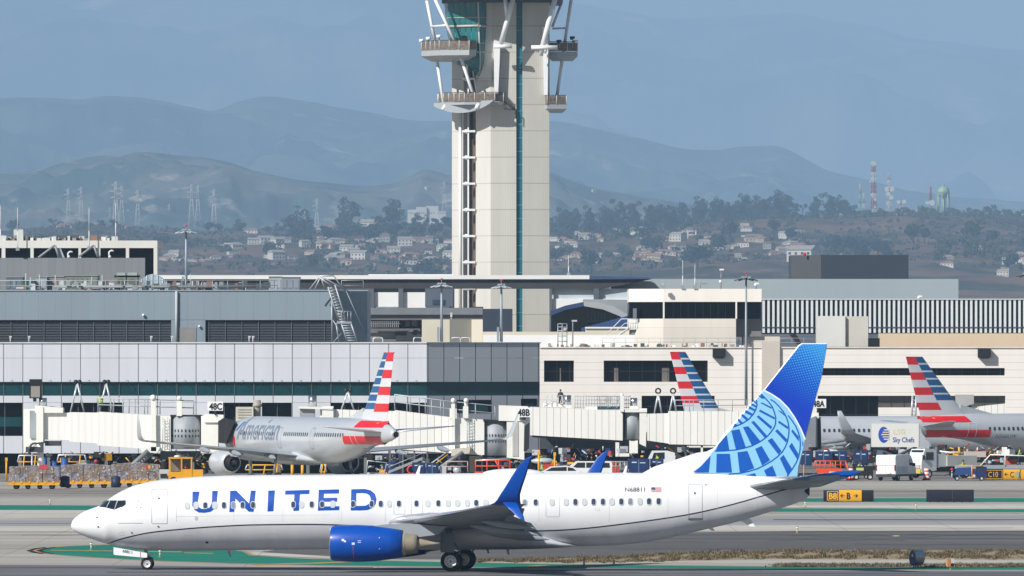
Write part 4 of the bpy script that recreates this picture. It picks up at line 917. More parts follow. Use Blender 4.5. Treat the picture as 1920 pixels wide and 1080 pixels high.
for k,(a,b) in enumerate((((72,483),(103,460)),((148,481),(176,460)))):
    t=thing('roof_crane',['left grey jib arm with a panel in front of the office windows','right grey jib arm in front of the office windows'][k],'jib arm',(X(a[0],DC-8),DC-8,Z(484,DC-8)),0,'jib arms before the office windows'); D=DC-8
    mb=MB(); mb.tube([(X(a[0],D),D,Z(a[1],D)),(X(b[0],D),D,Z(b[1],D))],.14,M('jib_grey','#8c9197'),6); mb.build('boom',t,True)
    mb=MB(); mb.tube([(X(b[0],D),D,Z(b[1],D)),(X(b[0]+8,D),D,Z(483,D))],.14,M('jib_grey','')); mb.build('mast',t,True)
    if k==0: mb=MB(); mb.prism([(X(104,D),Z(464,D)),(X(114,D),Z(466,D)),(X(121,D),Z(483,D)),(X(108,D),Z(483,D))],'y',D+.3,D+.4,M('jib_panel','#a7adb2')); mb.build('panel',t,True)
for k,(px,py) in enumerate(((128,473),(205,471))):
    D=DC-8; mb=MB(); z=Z(484,D); x=X(px,D); mb.tube([(x,D,z),(x-.05,D,Z(py+2,D)),(x+.2,D,Z(py-1.5,D)),(x+.5,D,Z(py,D))],.1,M('pipe_white','')); mb.ball((x+.05,D,z+.15),.18,M('pipe_white',''),8)
    mb.solo('gooseneck_vent',['fat white gooseneck left of the right jib arm','slim white gooseneck right of the right jib arm'][k],'vent pipe')
# ---- long flat roof with dark fascia
DT=1285; T_=bld('great_hall_roof','long thin white roof with a deep dark fascia on columns, running behind the control tower',DT,700)
DEPR=5
mb=MB(); WR=M('roof_white','#e2e3e2',rough=.5,var=.04,vs=.3); FA=M('fascia_dark','#3b3b40',rough=.6,var=.08,vs=.3)
pbox(mb,296,1105,516,523.5,DT,6,WR,.4); pbox(mb,690,850,514,517,DT,3,WR,-3); mb.build('roof_sheet',T_,True)
mb=MB(); mb.prism([(X(1105,DT),Z(517,DT)),(X(1215,DT),Z(520,DT)),(X(1222,DT),Z(523,DT)),(X(1105,DT),Z(524,DT))],'y',DT-.4,DT+5.6,M('roof_blue','#3a5078')); mb.build('roof_tip',T_,True)
mb=MB(); mb.prism([(X(296,DT),Z(523.5,DT)),(X(1222,DT),Z(523,DT)),(X(1160,DT),Z(536,DT)),(X(1125,DT),Z(541,DT)),(X(296,DT),Z(541,DT))],'y',DT,DT+5.5,FA); mb.build('fascia',T_,True)
for a,b in ((690,701),(747,756),(1030,1035),(1113,1123),(842,852)):
    mb=MB(); gz(mb,a,b,541,DT,.3,M('column_slate','#5a6068'),.1); mb.build('column',T_,True)
DW=1285.4
def simple(name,label,D,parts,cat='building'):
    t=bld(name,label,D,(parts[0][0]+parts[0][1])/2,cat=cat)
    for (x0,x1,y0,y1,dep,mat,d0,nm) in parts:
        mb=MB(); mb.box(X(x0,D),X(x1,D),D-d0,D-d0+dep,(0 if y1 is None else Z(y1,D)),Z(y0,D),mat); mb.build(nm,t,True)
    return t
GLW=M('sunlit_white_wall','#e6e7e7',rough=.6,var=.03); SLAT=M('slate_wall','#56606e',var=.08); SLAT2=M('slate_wall_dark','#2e3c52',var=.1)
simple('white_hall','bright white hall wall seen through the columns left of the control tower',DW,[(700,800,548,600,10,GLW,0,'wall'),(700,800,541,548,8,M('grey_strip','#8d979f'),-.5,'clerestory'),(702,746,575,577,1,M('grey_strip',''),.2,'ledge')])
simple('white_hall','bright white hall wall right of the control tower under the dark fascia',DW,[(1034,1185,560,600,10,GLW,0,'wall'),(1034,1185,541,561,8,M('pale_blue_wall','#b9c4cb'),-.3,'clerestory')])
simple('slate_block','dark slate plant block immediately left of the control tower shaft',1284,[(797,850,541,575,6,SLAT,0,'wall'),(811,834,562,571,.3,SLAT2,.1,'window')])
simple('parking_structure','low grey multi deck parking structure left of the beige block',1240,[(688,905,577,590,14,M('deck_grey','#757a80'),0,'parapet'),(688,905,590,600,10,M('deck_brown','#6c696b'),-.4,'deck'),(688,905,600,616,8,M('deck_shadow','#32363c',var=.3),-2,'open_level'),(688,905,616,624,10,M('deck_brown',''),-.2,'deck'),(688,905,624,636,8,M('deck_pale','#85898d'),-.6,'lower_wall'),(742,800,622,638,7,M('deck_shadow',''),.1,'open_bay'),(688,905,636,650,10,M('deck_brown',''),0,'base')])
mb=MB(); D=1239
for k in range(16): pbox(mb,692+3.6*k,693.4+3.6*k,602,614,D,.2,M('screen_pale','#8d9298'))
pbox(mb,690,750,606,607.2,D,.2,M('screen_pale','')); pbox(mb,760,768,602,612,D,.3,BLACK); pbox(mb,772,782,600,612,D,.3,BLACK); mb.solo('parking_screen','pale mesh screen across the parking structure opening','screen')
simple('penthouse_block','dark navy roof block at the foot of the control tower',1262,[(905,961,579,655,9,M('navy_block','#303b4c',var=.1),0,'wall'),(795,925,581,590,9,M('navy_block',''),-.5,'upper_band'),(879,906,575,583,5,M('navy_block',''),0,'cap')])
mb=MB(); D=1255
for x in (888,893.5,899): pbox(mb,x,x+1,582,597,D,.1,RAIL)
for y in (582,589,596): pbox(mb,888,900,y,y+1,D,.1,RAIL)
mb.solo('roof_hatch_frame','small pale square frame above the beige block','frame')
BE=M('beige_render','#d6cfbd',rough=.85,var=.04,vs=.3)
D=1180; t=bld('beige_block','small beige rendered block with a chamfered corner on the concourse roof',D,847)
mb=MB(); pbox(mb,791,843,599,650,D,8,BE); mb.build('wall',t,True)
mb=MB(); mb.prism([(X(843,D),D),(X(884,D),D+1.7),(X(884,D),D+8),(X(843,D),D+8)],'z',Z(650,D),Z(599,D),BE); mb.build('chamfered_wall',t,True)
mb=MB(); mb.prism([(X(884,D)+.002,D+1.7),(X(905,D),D+1.1),(X(905,D),D+8),(X(884,D)+.002,D+8)],'z',Z(650,D),Z(599,D),BE); mb.build('side_wall',t,True)
mb=MB(); mb.cyl((X(846,D),D+1,Z(599,D)),(X(846,D),D+1,Z(588,D)),.07,mat=RIM,n=6); mb.box(X(844,D),X(848,D),D+.9,D+1.1,Z(594,D),Z(586,D),RIM); mb.solo('security_camera','small white camera on top of the beige block','camera')
# ---- arched hall right of the tower
D=1250; t=bld('arched_hall','dark glazed hall under a pale curved roof just right of the control tower shaft',D,1105)
def arc(x0,x1,yt,ye,n=14,c=.5): return [(X(x0+(x1-x0)*k/n,D),Z(ye+(yt-ye)*math.sin(math.pi*(c*k/n if c<1 else k/n)),D)) for k in range(n+1)]
GA=M('curved_roof_grey','#a4a8ab',rough=.5,var=.05)
top=[(X(a,D),Z(b,D)) for a,b in ((1033,583),(1060,573),(1094,566),(1120,567),(1150,574),(1180,592))]; bot=[(X(a,D),Z(b,D)) for a,b in ((1180,604),(1160,592),(1130,580),(1095,574),(1060,581),(1033,592))]
mb=MB(); mb.prism([(X(1094,D),Z(561,D)),(X(1185,D),Z(562,D)),(X(1185,D),Z(594,D)),(X(1150,D),Z(576,D)),(X(1120,D),Z(569,D)),(X(1094,D),Z(567,D))],'y',D+1,D+9,M('roof_grey_back','#8f9498')); mb.build('roof_back',t,True)
mb=MB(); mb.prism([p for p in top[2:]]+[p for p in bot[:4]],'y',D-.5,D+8,GA); mb.build('curved_roof',t,True)
mb=MB(); mb.prism([p for p in top[:3]]+[p for p in bot[3:]],'y',D-.4,D+8,M('roof_blue_shade','#28406a')); mb.build('curved_canopy',t,True)
mb=MB(); mb.prism([bot[5],bot[4],bot[3],bot[2],bot[1],bot[0],(X(1180,D),Z(640,D)),(X(1033,D),Z(640,D))],'y',D+1.5,D+8,M('hall_glass','#0d1626',rough=.15,var=.3,vs=.5)); mb.build('glazing',t,True)
mb=MB()
for k in range(12): x=1102+6.2*k; pbox(mb,x,x+1,max(580,576+k*1.6),602,D,.1,M('mullion_teal','#4a6b6e'),-1.3)
pbox(mb,1100,1178,601,603,D,.1,M('mullion_teal',''),-1.3); mb.build('mullions',t,True)
mb=MB(); mb.prism([(X(1090,D),Z(615,D)),(X(1185,D),Z(590,D)),(X(1185,D),Z(640,D)),(X(1090,D),Z(640,D))],'y',D-2,D+1,M('ramp_roof_blue','#2b4678')); mb.build('ramp_roof',t,True)
D=1225; t=bld('low_beige_wall','low beige roof wall running right of the control tower base',D,1000)
mb=MB(); pbox(mb,905,1098,622,632,D,3,BE); mb.build('wall',t,True); mb=MB(); pbox(mb,1098,1190,614,650,D,3,BE); mb.build('wall',t,True)
mb=MB(); pbox(mb,905,1190,628,655,D-12,3,GLW); mb.build('parapet',t,True)
mb=MB(); pbox(mb,1097,1188,613,616,D,1,GLW,.2); mb.build('coping',t,True)
# ---- black windowed block
D=1222; E=bld('upper_office','cream upper storey with long black window strip, right of the control tower',D,1300)
CR=MP('cream_stone','#e8e3dc',0,0,0,0,.05,'#b5aca0',var=.04,vs=.4); CR2=MP('cream_stone_b','#ddd6cc',0,1.6,0,.5,.03,'#b5aca0',var=.04,vs=.4)
xa,xb,xc,xd=1180,1244,1380,1428
mb=MB(); mb.prism([(X(xa,D),D+2.2),(X(xb,D),D),(X(xd,D),D+.01),(X(xd,D),D+22),(X(xa,D),D+22)],'z',Z(566,D),Z(541.5,D),CR); mb.build('parapet',E,True)
mb=MB(); mb.prism([(X(xa,D),D+2.2),(X(xb,D),D),(X(xc,D),D+.01),(X(xc,D),D+22),(X(xa,D),D+22)],'z',Z(655,D),Z(597.5,D),CR2); mb.build('lower_wall',E,True)
mb=MB(); pbox(mb,xc,xd,597.5,631,D,18,M('recess_grey','#7d7a7c'),-1.6); mb.build('recess_wall',E,True)
mb=MB(); mb.prism([(X(xa,D),D+2.5),(X(xb,D),D+.3),(X(xd,D)-.05,D+.31),(X(xd,D)-.05,D+20),(X(xa,D),D+20)],'z',Z(597.7,D),Z(565.8,D),M('black_glazing','#030408',rough=.25,var=.3,spec=.12)); w_=mb.build('window_strip',E,True)
mb=MB(); pbox(mb,1243,1246,566,597.5,D,.4,CR,.02); pbox(mb,1379,1382,566,597.5,D,.4,CR,.02)
for k in range(8): pbox(mb,1262+14*k,1262.6+14*k,566,597.5,D,.1,M('black_mullion','#1c1f26'),-.22)
mb.build('piers',w_,True)
mb=MB(); railing(mb,X(1180,D),X(1180,D)+.01,Z(541,D),D); 
t=thing('roof_access_stair','white steel stair rising right to a landing on the cream upper storey','stair',(X(1160,D),D-4,Z(650,D))); DD=D-4
mb=MB()
for c in (0,1.2):
    mb.tube([(X(1130,DD),DD+c,Z(650,DD)),(X(1178,DD),DD+c,Z(616,DD))],.12,M('stair_white','#d4d7d9')); mb.tube([(X(1128,DD),DD+c,Z(636,DD)),(X(1165,DD),DD+c,Z(598,DD)),(X(1196,DD),DD+c,Z(598,DD))],.05,M('stair_white','')); mb.tube([(X(1140,DD),DD+c,Z(634,DD)),(X(1172,DD),DD+c,Z(606,DD)),(X(1196,DD),DD+c,Z(606,DD))],.04,M('stair_white',''))
for k in range(10): u=k/9; mb.box(X(1130+48*u,DD),X(1134+48*u,DD),DD,DD+1.2,Z(650-34*u,DD),Z(649-34*u,DD),RAIL)
mb.build('flight',t,True)
mb=MB(); mb.box(X(1176,DD),X(1196,DD),DD,DD+1.4,Z(618,DD),Z(615,DD),M('stair_white',''))
for k in range(5): mb.tube([(X(1178+4.4*k,DD),DD,Z(615,DD)),(X(1178+4.4*k,DD),DD,Z(598,DD))],.045,M('stair_white',''))
mb.build('landing',t,True)
mb=MB(); mb.prism([(X(1180,DD),Z(618,DD)),(X(1194,DD),Z(618,DD)),(X(1190,DD),Z(628,DD)),(X(1187,DD),Z(645,DD)),(X(1180,DD),Z(645,DD))],'y',DD+.3,DD+1.1,M('bracket_grey','#8a8784')); mb.build('bracket',t,True)
mb=MB(); pbox(mb,1187,1194,578,598,D,.1,M('door_frame_grey','#6d747c'),-1.2); mb.solo('roof_door','narrow grey framed door at the head of the white roof stair','door')
t=thing('cage_ladder','white scaffold ladder frame on the roof right of the control tower','ladder frame',(X(1055,1190),1190,Z(650,1190))); DD=1190; mb=MB()
for x in (1046,1054,1063): mb.tube([(X(x,DD),DD,Z(650,DD)),(X(x,DD),DD,Z(607,DD))],.05,RAIL,5)
for y in (607,613,620,630,640): mb.tube([(X(1046,DD),DD,Z(y,DD)),(X(1063,DD),DD,Z(y,DD))],.05,RAIL,5)
mb.build('frame',t,True); mb=MB(); mb.cyl((X(1059,DD),DD-.3,Z(617,DD)),(X(1059,DD),DD-.2,Z(617,DD)),.18,mat=RIM); mb.build('dish',t,True)
mb=MB(); mb.tube([(X(1074,DD),DD,Z(650,DD)),(X(1074,DD),DD,Z(601,DD)),(X(1081,DD),DD,Z(601,DD))],.07,M('post_grey','#7e8488')); mb.box(X(1072,DD),X(1082,DD),DD-.1,DD+.2,Z(603,DD),Z(600,DD),RIM); mb.solo('roof_lamp_post','small inverted L shaped lamp post on the roof right of the control tower','lamp post')
# ---- far grey wall, dark cube, finned wall
simple('long_grey_hall','long plain pale blue grey hall wall behind the cream upper storey',1291,[(1145,1797,523,600,30,MP('hall_wall','#9fabb0',9,0,0,0,.03,'#96a2a8',var=.03,panelvar=.02),0,'wall'),(1060,1148,548,600,20,M('hall_low','#b4bec3'),-2,'low_wall')])
D=1400; t=bld('roof_cube','dark blue grey cube with an olive left face on top of the long grey hall',D,1590)
mb=MB(); mb.prism([(X(1484,D),D+3.4),(X(1540,D),D),(X(1704,D),D+1),(X(1704,D),D+14),(X(1484,D),D+14)],'z',Z(540,D),Z(478,D),M('cube_dark','#35404e',rough=.8,var=.05)); mb.build('wall',t,True)
mb=MB(); mb.prism([(X(1484,D)-.02,D+3.38),(X(1540,D)-.02,D-.02),(X(1540,D)-.01,D+.03),(X(1484,D)-.01,D+3.45)],'z',Z(540,D),Z(478.2,D),M('cube_olive','#464b50',rough=.8,var=.05)); mb.build('olive_face',t,True)
mb=MB(); mb.ball((X(1509,D),D+1,Z(476,D)),.22,M('beacon_red','#c02a3a',emit=.1),8); mb.cyl((X(1509,D),D+1,Z(480,D)),(X(1509,D),D+1,Z(477,D)),.06,mat=STRUT); mb.solo('obstruction_light','red obstruction light on top of the dark roof cube','warning light')
D=1272; t=bld('finned_facade','facade of closely spaced white vertical fins over dark glass, above the cream terminal',D,1670)
mb=MB(); pbox(mb,1428,2380,561,626,D,20,M('fin_backing','#26344c',rough=.3,var=.15,vs=.4),-1.2); mb.build('backing',t,True)
FIN_=M('fin_white','#d9dee0',rough=.5,var=.04)
for k in range(104):
    x=1429+9.05*k; mb=MB(); pbox(mb,x+.8,x+5.2,561.5,624,D,1.1,FIN_,.0); o=mb.build('fin',t,True)
mb=MB(); pbox(mb,1428,2380,560,562,D,2,M('fin_cap','#c6ccd0'),.1); pbox(mb,1428,2380,613,614.5,D,.2,M('fin_rail','#3a4a63'),.1); mb.build('rails',t,True)
simple('white_plant_cube','white rendered plant cube in front of the finned facade',1232,[(1532,1585,592.5,650,5,M('cube_white','#dcdcd8',var=.03),0,'wall'),(1585,1628,593,650,5,M('cube_white_shaded','#cbc8c0',var=.03),-.4,'side_wall')])  # side wall: same white render, with its shade put into the colour
simple('peach_wall','low peach rendered wall along the roof at right',1226,[(1650,2380,625,656,6,M('peach_render','#d9c3a6',var=.03,vs=.4),0,'wall'),(1630,1650,634,656,4,BLKREC,-1,'gap')])
simple('roof_plinth','cream roof plinth left of the united tail tip, below the black windowed block'.replace('united ','blue '),1224,[(1393,1462,631,656,6,CR2,0,'wall')])
# ---- cream terminal
DD=1200; K=bld('cream_terminal','long cream stone terminal with strip windows, behind the jet bridges at right',DD,1500)
s_=F/DD; ST=MP('terminal_stone','#eae5df',0,14/s_,0,Z(652,DD),.04,'#c2b9ad',var=.035,vs=.25,panelvar=.0)
rows=[(652,676,[]),(676,716,[(1020,1076),(1132,1327)]),(716,742,[]),(742,782,[(1203,1340),(1533,1647),(1647,1778)]),(782,810,[])]
rows2=[(652,690,[]),(690,704,[(1540,1884)]),(704,742,[]),(742,764,[(1533,1885)]),(764,812,[(1533,1647)])]
def rowwalls(rows,xL,xR):
    for y0,y1,ws in rows:
        last=xL
        for a,b in sorted(ws)+[(xR,xR)]:
            if a>last: mb=MB(); pbox(mb,last,a,y0,y1,DD,18,ST); mb.build('wall',K,True)
            last=b
rows[3]=(742,782,[(1203,1340)])
rowwalls(rows,1012,1460); rowwalls(rows2,1460,2380)
mb=MB(); pbox(mb,1428,1462,640,812,DD,.5,M('stone_pier','#c8bfb4',var=.04),.35); mb.build('pier',K,True)
DG=M('terminal_glass','#08090d',rough=.3,var=.5,vs=.25,spec=.15); GG=M('terminal_glass_grey','#56544f',rough=.3,var=.15,vs=.4)
for a,b,y0,y1,m_ in ((1020,1076,676,716,DG),(1132,1327,676,716,DG),(1203,1340,742,782,DG),(1540,1884,690,704,DG),(1533,1647,742,812,DG),(1647,1790,742,764,GG),(1822,1885,742,764,GG),(1790,1822,742,764,DG)):
    mb=MB(); pbox(mb,a,b,y0,y1,DD,10,m_,-.7); o=mb.build('window',K,True)
    mb=MB(); mm=M('glass_mullion','#33363b')
    for k in range(1,int((b-a)/24)+1): 
        x=a+24*k; pbox(mb,x,x+.7,y0,y1,DD,.12,mm,-.6)
    pbox(mb,a,b,(y0+y1)/2,(y0+y1)/2+.7,DD,.1,mm,-.58)
    if (b-a)<300 and y1<720:
        for q in ((.1,.04),(.56,.07)): pbox(mb,a+(b-a)*q[0]+ (24 if b-a<80 else 0),a+(b-a)*(q[0]+q[1])+(24 if b-a<80 else 0),y0+14,y1,DD,.1,M('column_behind_glass','#6b665e'),-.62)
    mb.build('mullions',o,True)
mb=MB(); pbox(mb,1012,1520,810,842,DD,10,M('lower_stone_shaded','#3c4046',var=.3,vs=.3),-2); mb.build('lower_wall',K,True); mb=MB(); pbox(mb,1521,2380,810,842,DD,10,M('lower_stone','#6a6a69'),-2); mb.build('lower_wall',K,True)  # left stretch coloured darker to carry the shade beneath the bridges
mb=MB(); pbox(mb,1012,1520,842,905,DD,8,BLKREC,-4); pbox(mb,1520,2380,812,905,DD,8,M('undercroft_shade_blue','#15181f',var=.4,vs=.3),-3); mb.build('undercroft',K,True)  # solid dark blocks stand in for the shade below the terminal
mb=MB(); pbox(mb,1012,2380,650.5,652.4,DD,1,M('coping_cream','#e4ddd2'),.15); mb.build('coping',K,True)
for a,l in ((1336,'black floodlight box on the cream terminal parapet above the striped fin'),(1833,'black floodlight box on the cream terminal parapet at right')):
    t=thing('floodlight_box',l,'floodlight',(X(a+12,DD),DD,Z(671,DD)),0,'black boxes on the terminal wall'); mb=MB(); pbox(mb,a,a+24,654,670,DD,.9,BLACK,.9); mb.build('housing',t,True); mb=MB(); pbox(mb,a+5,a+21,669,672,DD,.6,DKMET,.7); mb.build('bracket',t,True)
for k,(px,D_) in enumerate(((1405,1190),(1412,1191))):
    pass
mb=MB(); railing(mb,X(1130,1202),X(1390,1202),Z(651,1202),1203,1.0,1.2,.02); railing(mb,X(1463,1202),X(1530,1202),Z(651,1202),1203,1.0,1.2,.02); mb.solo('roof_railing','thin pale railing along the roof edge of the cream terminal','railing')
mb=MB(); rnd=random.Random(21)
for k in range(70):
    px=rnd.uniform(1025,1400); pbox(mb,px,px+rnd.uniform(1,9),rnd.uniform(643,649),652,1203,1,rnd.choice(PIPEM+[GLW]),-rnd.uniform(0,5))
o=mb.solo('terminal_roof_clutter','small pale ducts and pipes scattered on the cream terminal roof','roof plant'); o['kind']='stuff'
for k,(px,py,l) in enumerate(((1352,506,'white camera on a mast on the black windowed block'),(1418,532,'small white dish at the right end of the black windowed block'),(1724,556,'round white dome on the finned facade top'))):
    mb=MB(); D=1215; z=Z(542,D); mb.cyl((X(px,D),D,z if px<1500 else Z(561,D)),(X(px,D),D,Z(py,D)),.05,mat=STRUT,n=6); mb.box(X(px-3,D),X(px+5,D),D-.1,D+.1,Z(py+1,D),Z(py-2,D),WHITE); mb.ball((X(px-1,D),D,Z(py+22 if k==0 else py+2,D)),.2,WHITE,8); mb.solo('roof_camera',l,'camera')
t=thing('tv_aerial','thin rooftop aerial with crossbars on the black windowed block','aerial',(X(1318,1216),1216,Z(541,1216))); mb=MB()
mb.tube([(X(1313,1216),1216,Z(541,1216)),(X(1313,1216),1216,Z(529,1216))],.04,STRUT); mb.tube([(X(1304,1216),1216,Z(532,1216)),(X(1326,1216),1216,Z(532,1216))],.03,STRUT)
for k in range(5): mb.tube([(X(1305+5*k,1216),1216,Z(534,1216)),(X(1305+5*k,1216),1216,Z(530,1216))],.02,STRUT)
mb.build('aerial_bars',t,True)
# black jet wing tip like vane by the blue fin tip: dark leaning roof scoop
mb=MB(); D=1205; mb.prism([(X(1480,D),Z(627,D)),(X(1492,D),Z(626,D)),(X(1505,D),Z(646,D)),(X(1497,D),Z(648,D))],'y',D,D+1,BLACK); mb.solo('roof_scoop','black leaning roof scoop behind the tip of the blue tail','roof vent')
# ---- high mast lights
def mast(px,ytop,ybase,D,label,half=8,dark=False,box=True):
    x=X(px,D); zb=Z(ybase,D); zt=Z(ytop,D); t=thing('floodlight_mast',label,'light mast',(x,D,zb),0,'floodlight masts')
    hm=M('mast_steel','#98a2ab',rough=.5,metal=.2,var=.08); L_=zt-zb
    mb=MB(); mb.cyl((0,0,0),(0,0,L_),.17,.10,hm,10); mb.build('pole',t)
    r_=half*D/F; fm=M('lamp_head_dark','#3c4147') if dark else M('lamp_head_pale','#aab3ba',rough=.4)
    mb=MB(); mb.box(-r_,r_,-.08,.08,L_-.1,L_+.05,hm); mb.box(-.08,.08,-r_*.8,r_*.8,L_-.1,L_+.05,hm); mb.build('crossarm',t)
    for k in range(8):
        a=2*math.pi*(k+.5)/8; c=(r_*1.7*math.cos(a),r_*1.2*math.sin(a),L_-.35); mb=MB(); mb.obox(c,.8,.5,.12,fm,a*.3)
        for v in mb.v: v.z-= (v.x-c[0])*.25*(1 if c[0]>0 else -1)
        mb.tube([(0,0,L_),(c[0],c[1],c[2]+.1)],.04,hm,4); mb.build('lamp_head',t)
    mb=MB(); mb.ball((0,0,L_+.4),.13,M('beacon_red',''),8); mb.cyl((0,0,L_),(0,0,L_+.4),.04,mat=hm); mb.build('beacon',t)
    if box: mb=MB(); mb.box(-.45,-.02-.2,-.3,.1,0,1.5,M('mast_box','#8b949c')); mb.build('control_box',t)
mast(349,430,545,1150,'tall pale floodlight mast on the plant roof, left of centre',8); mast(828,531,641,1110,'floodlight mast in front of the beige block, left of the tower',8)
mast(940,533,641,1108,'floodlight mast in front of the control tower shaft',7); mast(1399,519,760,1150,'dark headed floodlight mast before the cream terminal',9,True,False)
mast(1926,512,870,1150,'dark headed floodlight mast at the right edge of the view',8,True,False)
mb=MB(); D=1190; mb.tube([(X(1411,D),D,Z(760,D)),(X(1411,D),D,Z(640,D))],.12,M('conduit_dark','#5a5d60')); mb.solo('wall_conduit','dark conduit running down the cream terminal wall beside the mast','conduit')
# ================================================================ control tower
DK=1300; sK=F/DK
TW=thing('control_tower','tall pale concrete airport control tower with white struts, platforms and teal glass','control tower',(X(940,DK),DK+4,0))
zx=lambda a,D=DK:X(a,D)
CJ=MP('tower_left_concrete','#c8c6c1',0,49.2/sK,0,Z(590.5,DK),.09,'#aeaaa0',var=.06,vs=.2,panelvar=.01)
RB=MP('tower_ribbed_concrete','#bdbbb4',0,49.2/sK,0,Z(590.5,DK),.10,'#9a978e',var=.06,vs=.3,ribs=.28,ribd=.93,panelvar=.02)
# plan: front face 920..1030, left chamfer 847..920 going back, corner strip right
x0,x1,x2=zx(847),zx(920),zx(1030); b=4.7
HT=Z(-120,DK)
mb=MB(); mb.prism([(x1,DK+.0),(zx(968),DK-.25),(zx(968),DK+3),(x1,DK+3)],'z',0,HT,RB); mb.build('front_wall_left',TW,True)
mb=MB(); mb.prism([(zx(979.5),DK-.25),(x2,DK+.1),(x2,DK+3),(zx(979.5),DK+3)],'z',0,HT,RB); mb.build('front_wall_right',TW,True)
mb=MB(); mb.prism([(zx(968),DK+.15),(zx(979.5),DK+.15),(zx(979.5),DK+2),(zx(968),DK+2)],'z',0,HT,M('tower_teal','#1f6878',rough=.25,var=.12,vs=.3)); ts_=mb.build('teal_strip',TW,True)
mb=MB()
for k in range(34): z=Z(612,DK)+k*25.2/sK; mb.box(zx(968),zx(979.5),DK+.08,DK+.2,z,z+.08,M('teal_joint','#5f8f98'))
mb.build('strip_joints',ts_,True)
u=lambda px:((zx(px)-x0)/(x1-x0)); yb=lambda px:DK+b*(1-u(px))
def lwall(a,c,z0,z1,mat,nm,off=0,t=.4):
    mb=MB(); k=.7071*off; mb.prism([(zx(a)-k,yb(a)-k),(zx(c)-k,yb(c)-k),(zx(c)-k+t,yb(c)-k+t),(zx(a)-k+t,yb(a)-k+t)],'z',z0,z1,mat); return mb.build(nm,TW,True)
lwall(847,869,0,HT,CJ,'left_wall',0,1.5); lwall(892,920,0,HT,CJ,'left_wall',0,1.5)
lwall(869,892,0,HT,M('lift_recess','#4a4640',rough=.5,var=.3,vs=.8,stretch=(1,1,.1)),'lift_recess',-1.1,.3)
lwall(879.5,892,0,HT,M('lift_bronze','#6b5d50',rough=.4,var=.25,vs=1,stretch=(1,1,.08)),'lift_shaft',-.7,.3)
mb=MB(); mb.prism([(x2,DK+.1),(x2+.05,DK+3.4),(x2+.05,DK+11),(x0,DK+11),(x0,DK+b),(x0+1.4,DK+b+1.2),(x1,DK+2.6)],'z',0,HT,CJ); mb.build('core',TW,True)
WS=M('strut_white','#e6e8ea',rough=.4,var=.03)
mb=MB(); mb.tube([(zx(878),yb(878)-1.0,0),(zx(878),yb(878)-1.0,Z(150,DK))],.10,WS); 
for k in range(9): 
    z=Z(541-49.2*k,DK); mb.box(zx(866),zx(891),yb(878)-1.2,yb(878)-.4,z-.10,z+.14,WS); mb.ball((zx(874),yb(874)-1.1,z),.28,WS,8)
mb.build('lift_frame',TW,True)
mb=MB(); mb.cyl((zx(863),yb(863)-.9,Z(578,DK)),(zx(863),yb(863)-.9,Z(206,DK)),.20,mat=WS,n=12); mb.build('mast_pipe',TW,True)
# teal glazed bay
TG=M('tower_glass','#2b6d72',rough=.18,var=.15,vs=.4); TL=M('tower_transom','#b9b3ad')
mb=MB()
def bay(py,pts): return [(zx(a),DK+d,Z(py,DK)) for a,d in pts]
rows_=[(-30,[(829,3.6),(836,1.2),(896,-1.9),(905,-1.5),(913,-.2),(913,3),(850,6)]),(60,[(838,3.6),(843,1.5),(898,-1.5),(905,-1.1),(911,-.1),(911,3),(856,6)]),(100,[(846,3.6),(851,1.8),(900,-1.2),(905,-.9),(909,-.1),(909,3),(862,6)]),(118,[(852,3.6),(858,2),(901,-1),(905,-.8),(907.5,-.1),(907,3),(866,6)]),(134,[(888,2.6),(889,2),(900,.0),(902,-.2),(904,.1),(904,3),(892,5)]),(141,[(891,2.6),(892,2),(896,1),(897,.9),(898,1),(898,3),(894,4)])]
mb.loft([bay(a,q) for a,q in rows_],lambda i,j:TG,False,True); gb=mb.build('glazed_bay',TW,True)
mb=MB()
for f in (.18,.36,.55,.74,.9):
    pts=[]
    for py,q in rows_[:4]: pts.append((zx(q[1][0]+(q[2][0]-q[1][0])*f),DK+q[1][1]+(q[2][1]-q[1][1])*f-.05,Z(py,DK)))
    mb.tube(pts,.035,M('bay_mullion','#3d8a8c'),4)
pts=[(zx(q[2][0]),DK+q[2][1]-.05,Z(py,DK)) for py,q in rows_]; mb.tube(pts,.10,TL,6); mb.build('mullions',gb,True)
mb=MB()
def hband(py,r):
    for (pa,qa),(pb,qb) in zip(rows_[:-1],rows_[1:]):
        if pa<=py<pb:
            f=(py-pa)/(pb-pa); pts=[(zx(qa[k][0]+(qb[k][0]-qa[k][0])*f),DK+qa[k][1]+(qb[k][1]-qa[k][1])*f-.06,Z(py,DK)) for k in (0,1,2,3,4)]; mb.tube(pts,r,TL,5)
hband(33,.05); hband(49,.15); hband(81,.05); hband(98,.09); mb.build('transoms',gb,True)
# flared corner beside the glass
mb=MB(); mb.prism([(zx(911),Z(-60,DK)),(zx(922),Z(-60,DK)),(zx(922),Z(150,DK)),(zx(897),Z(150,DK)),(zx(904),Z(128,DK)),(zx(908),Z(100,DK))],'y',DK-.1,DK+2.4,CJ); mb.build('corner_pier',TW,True)
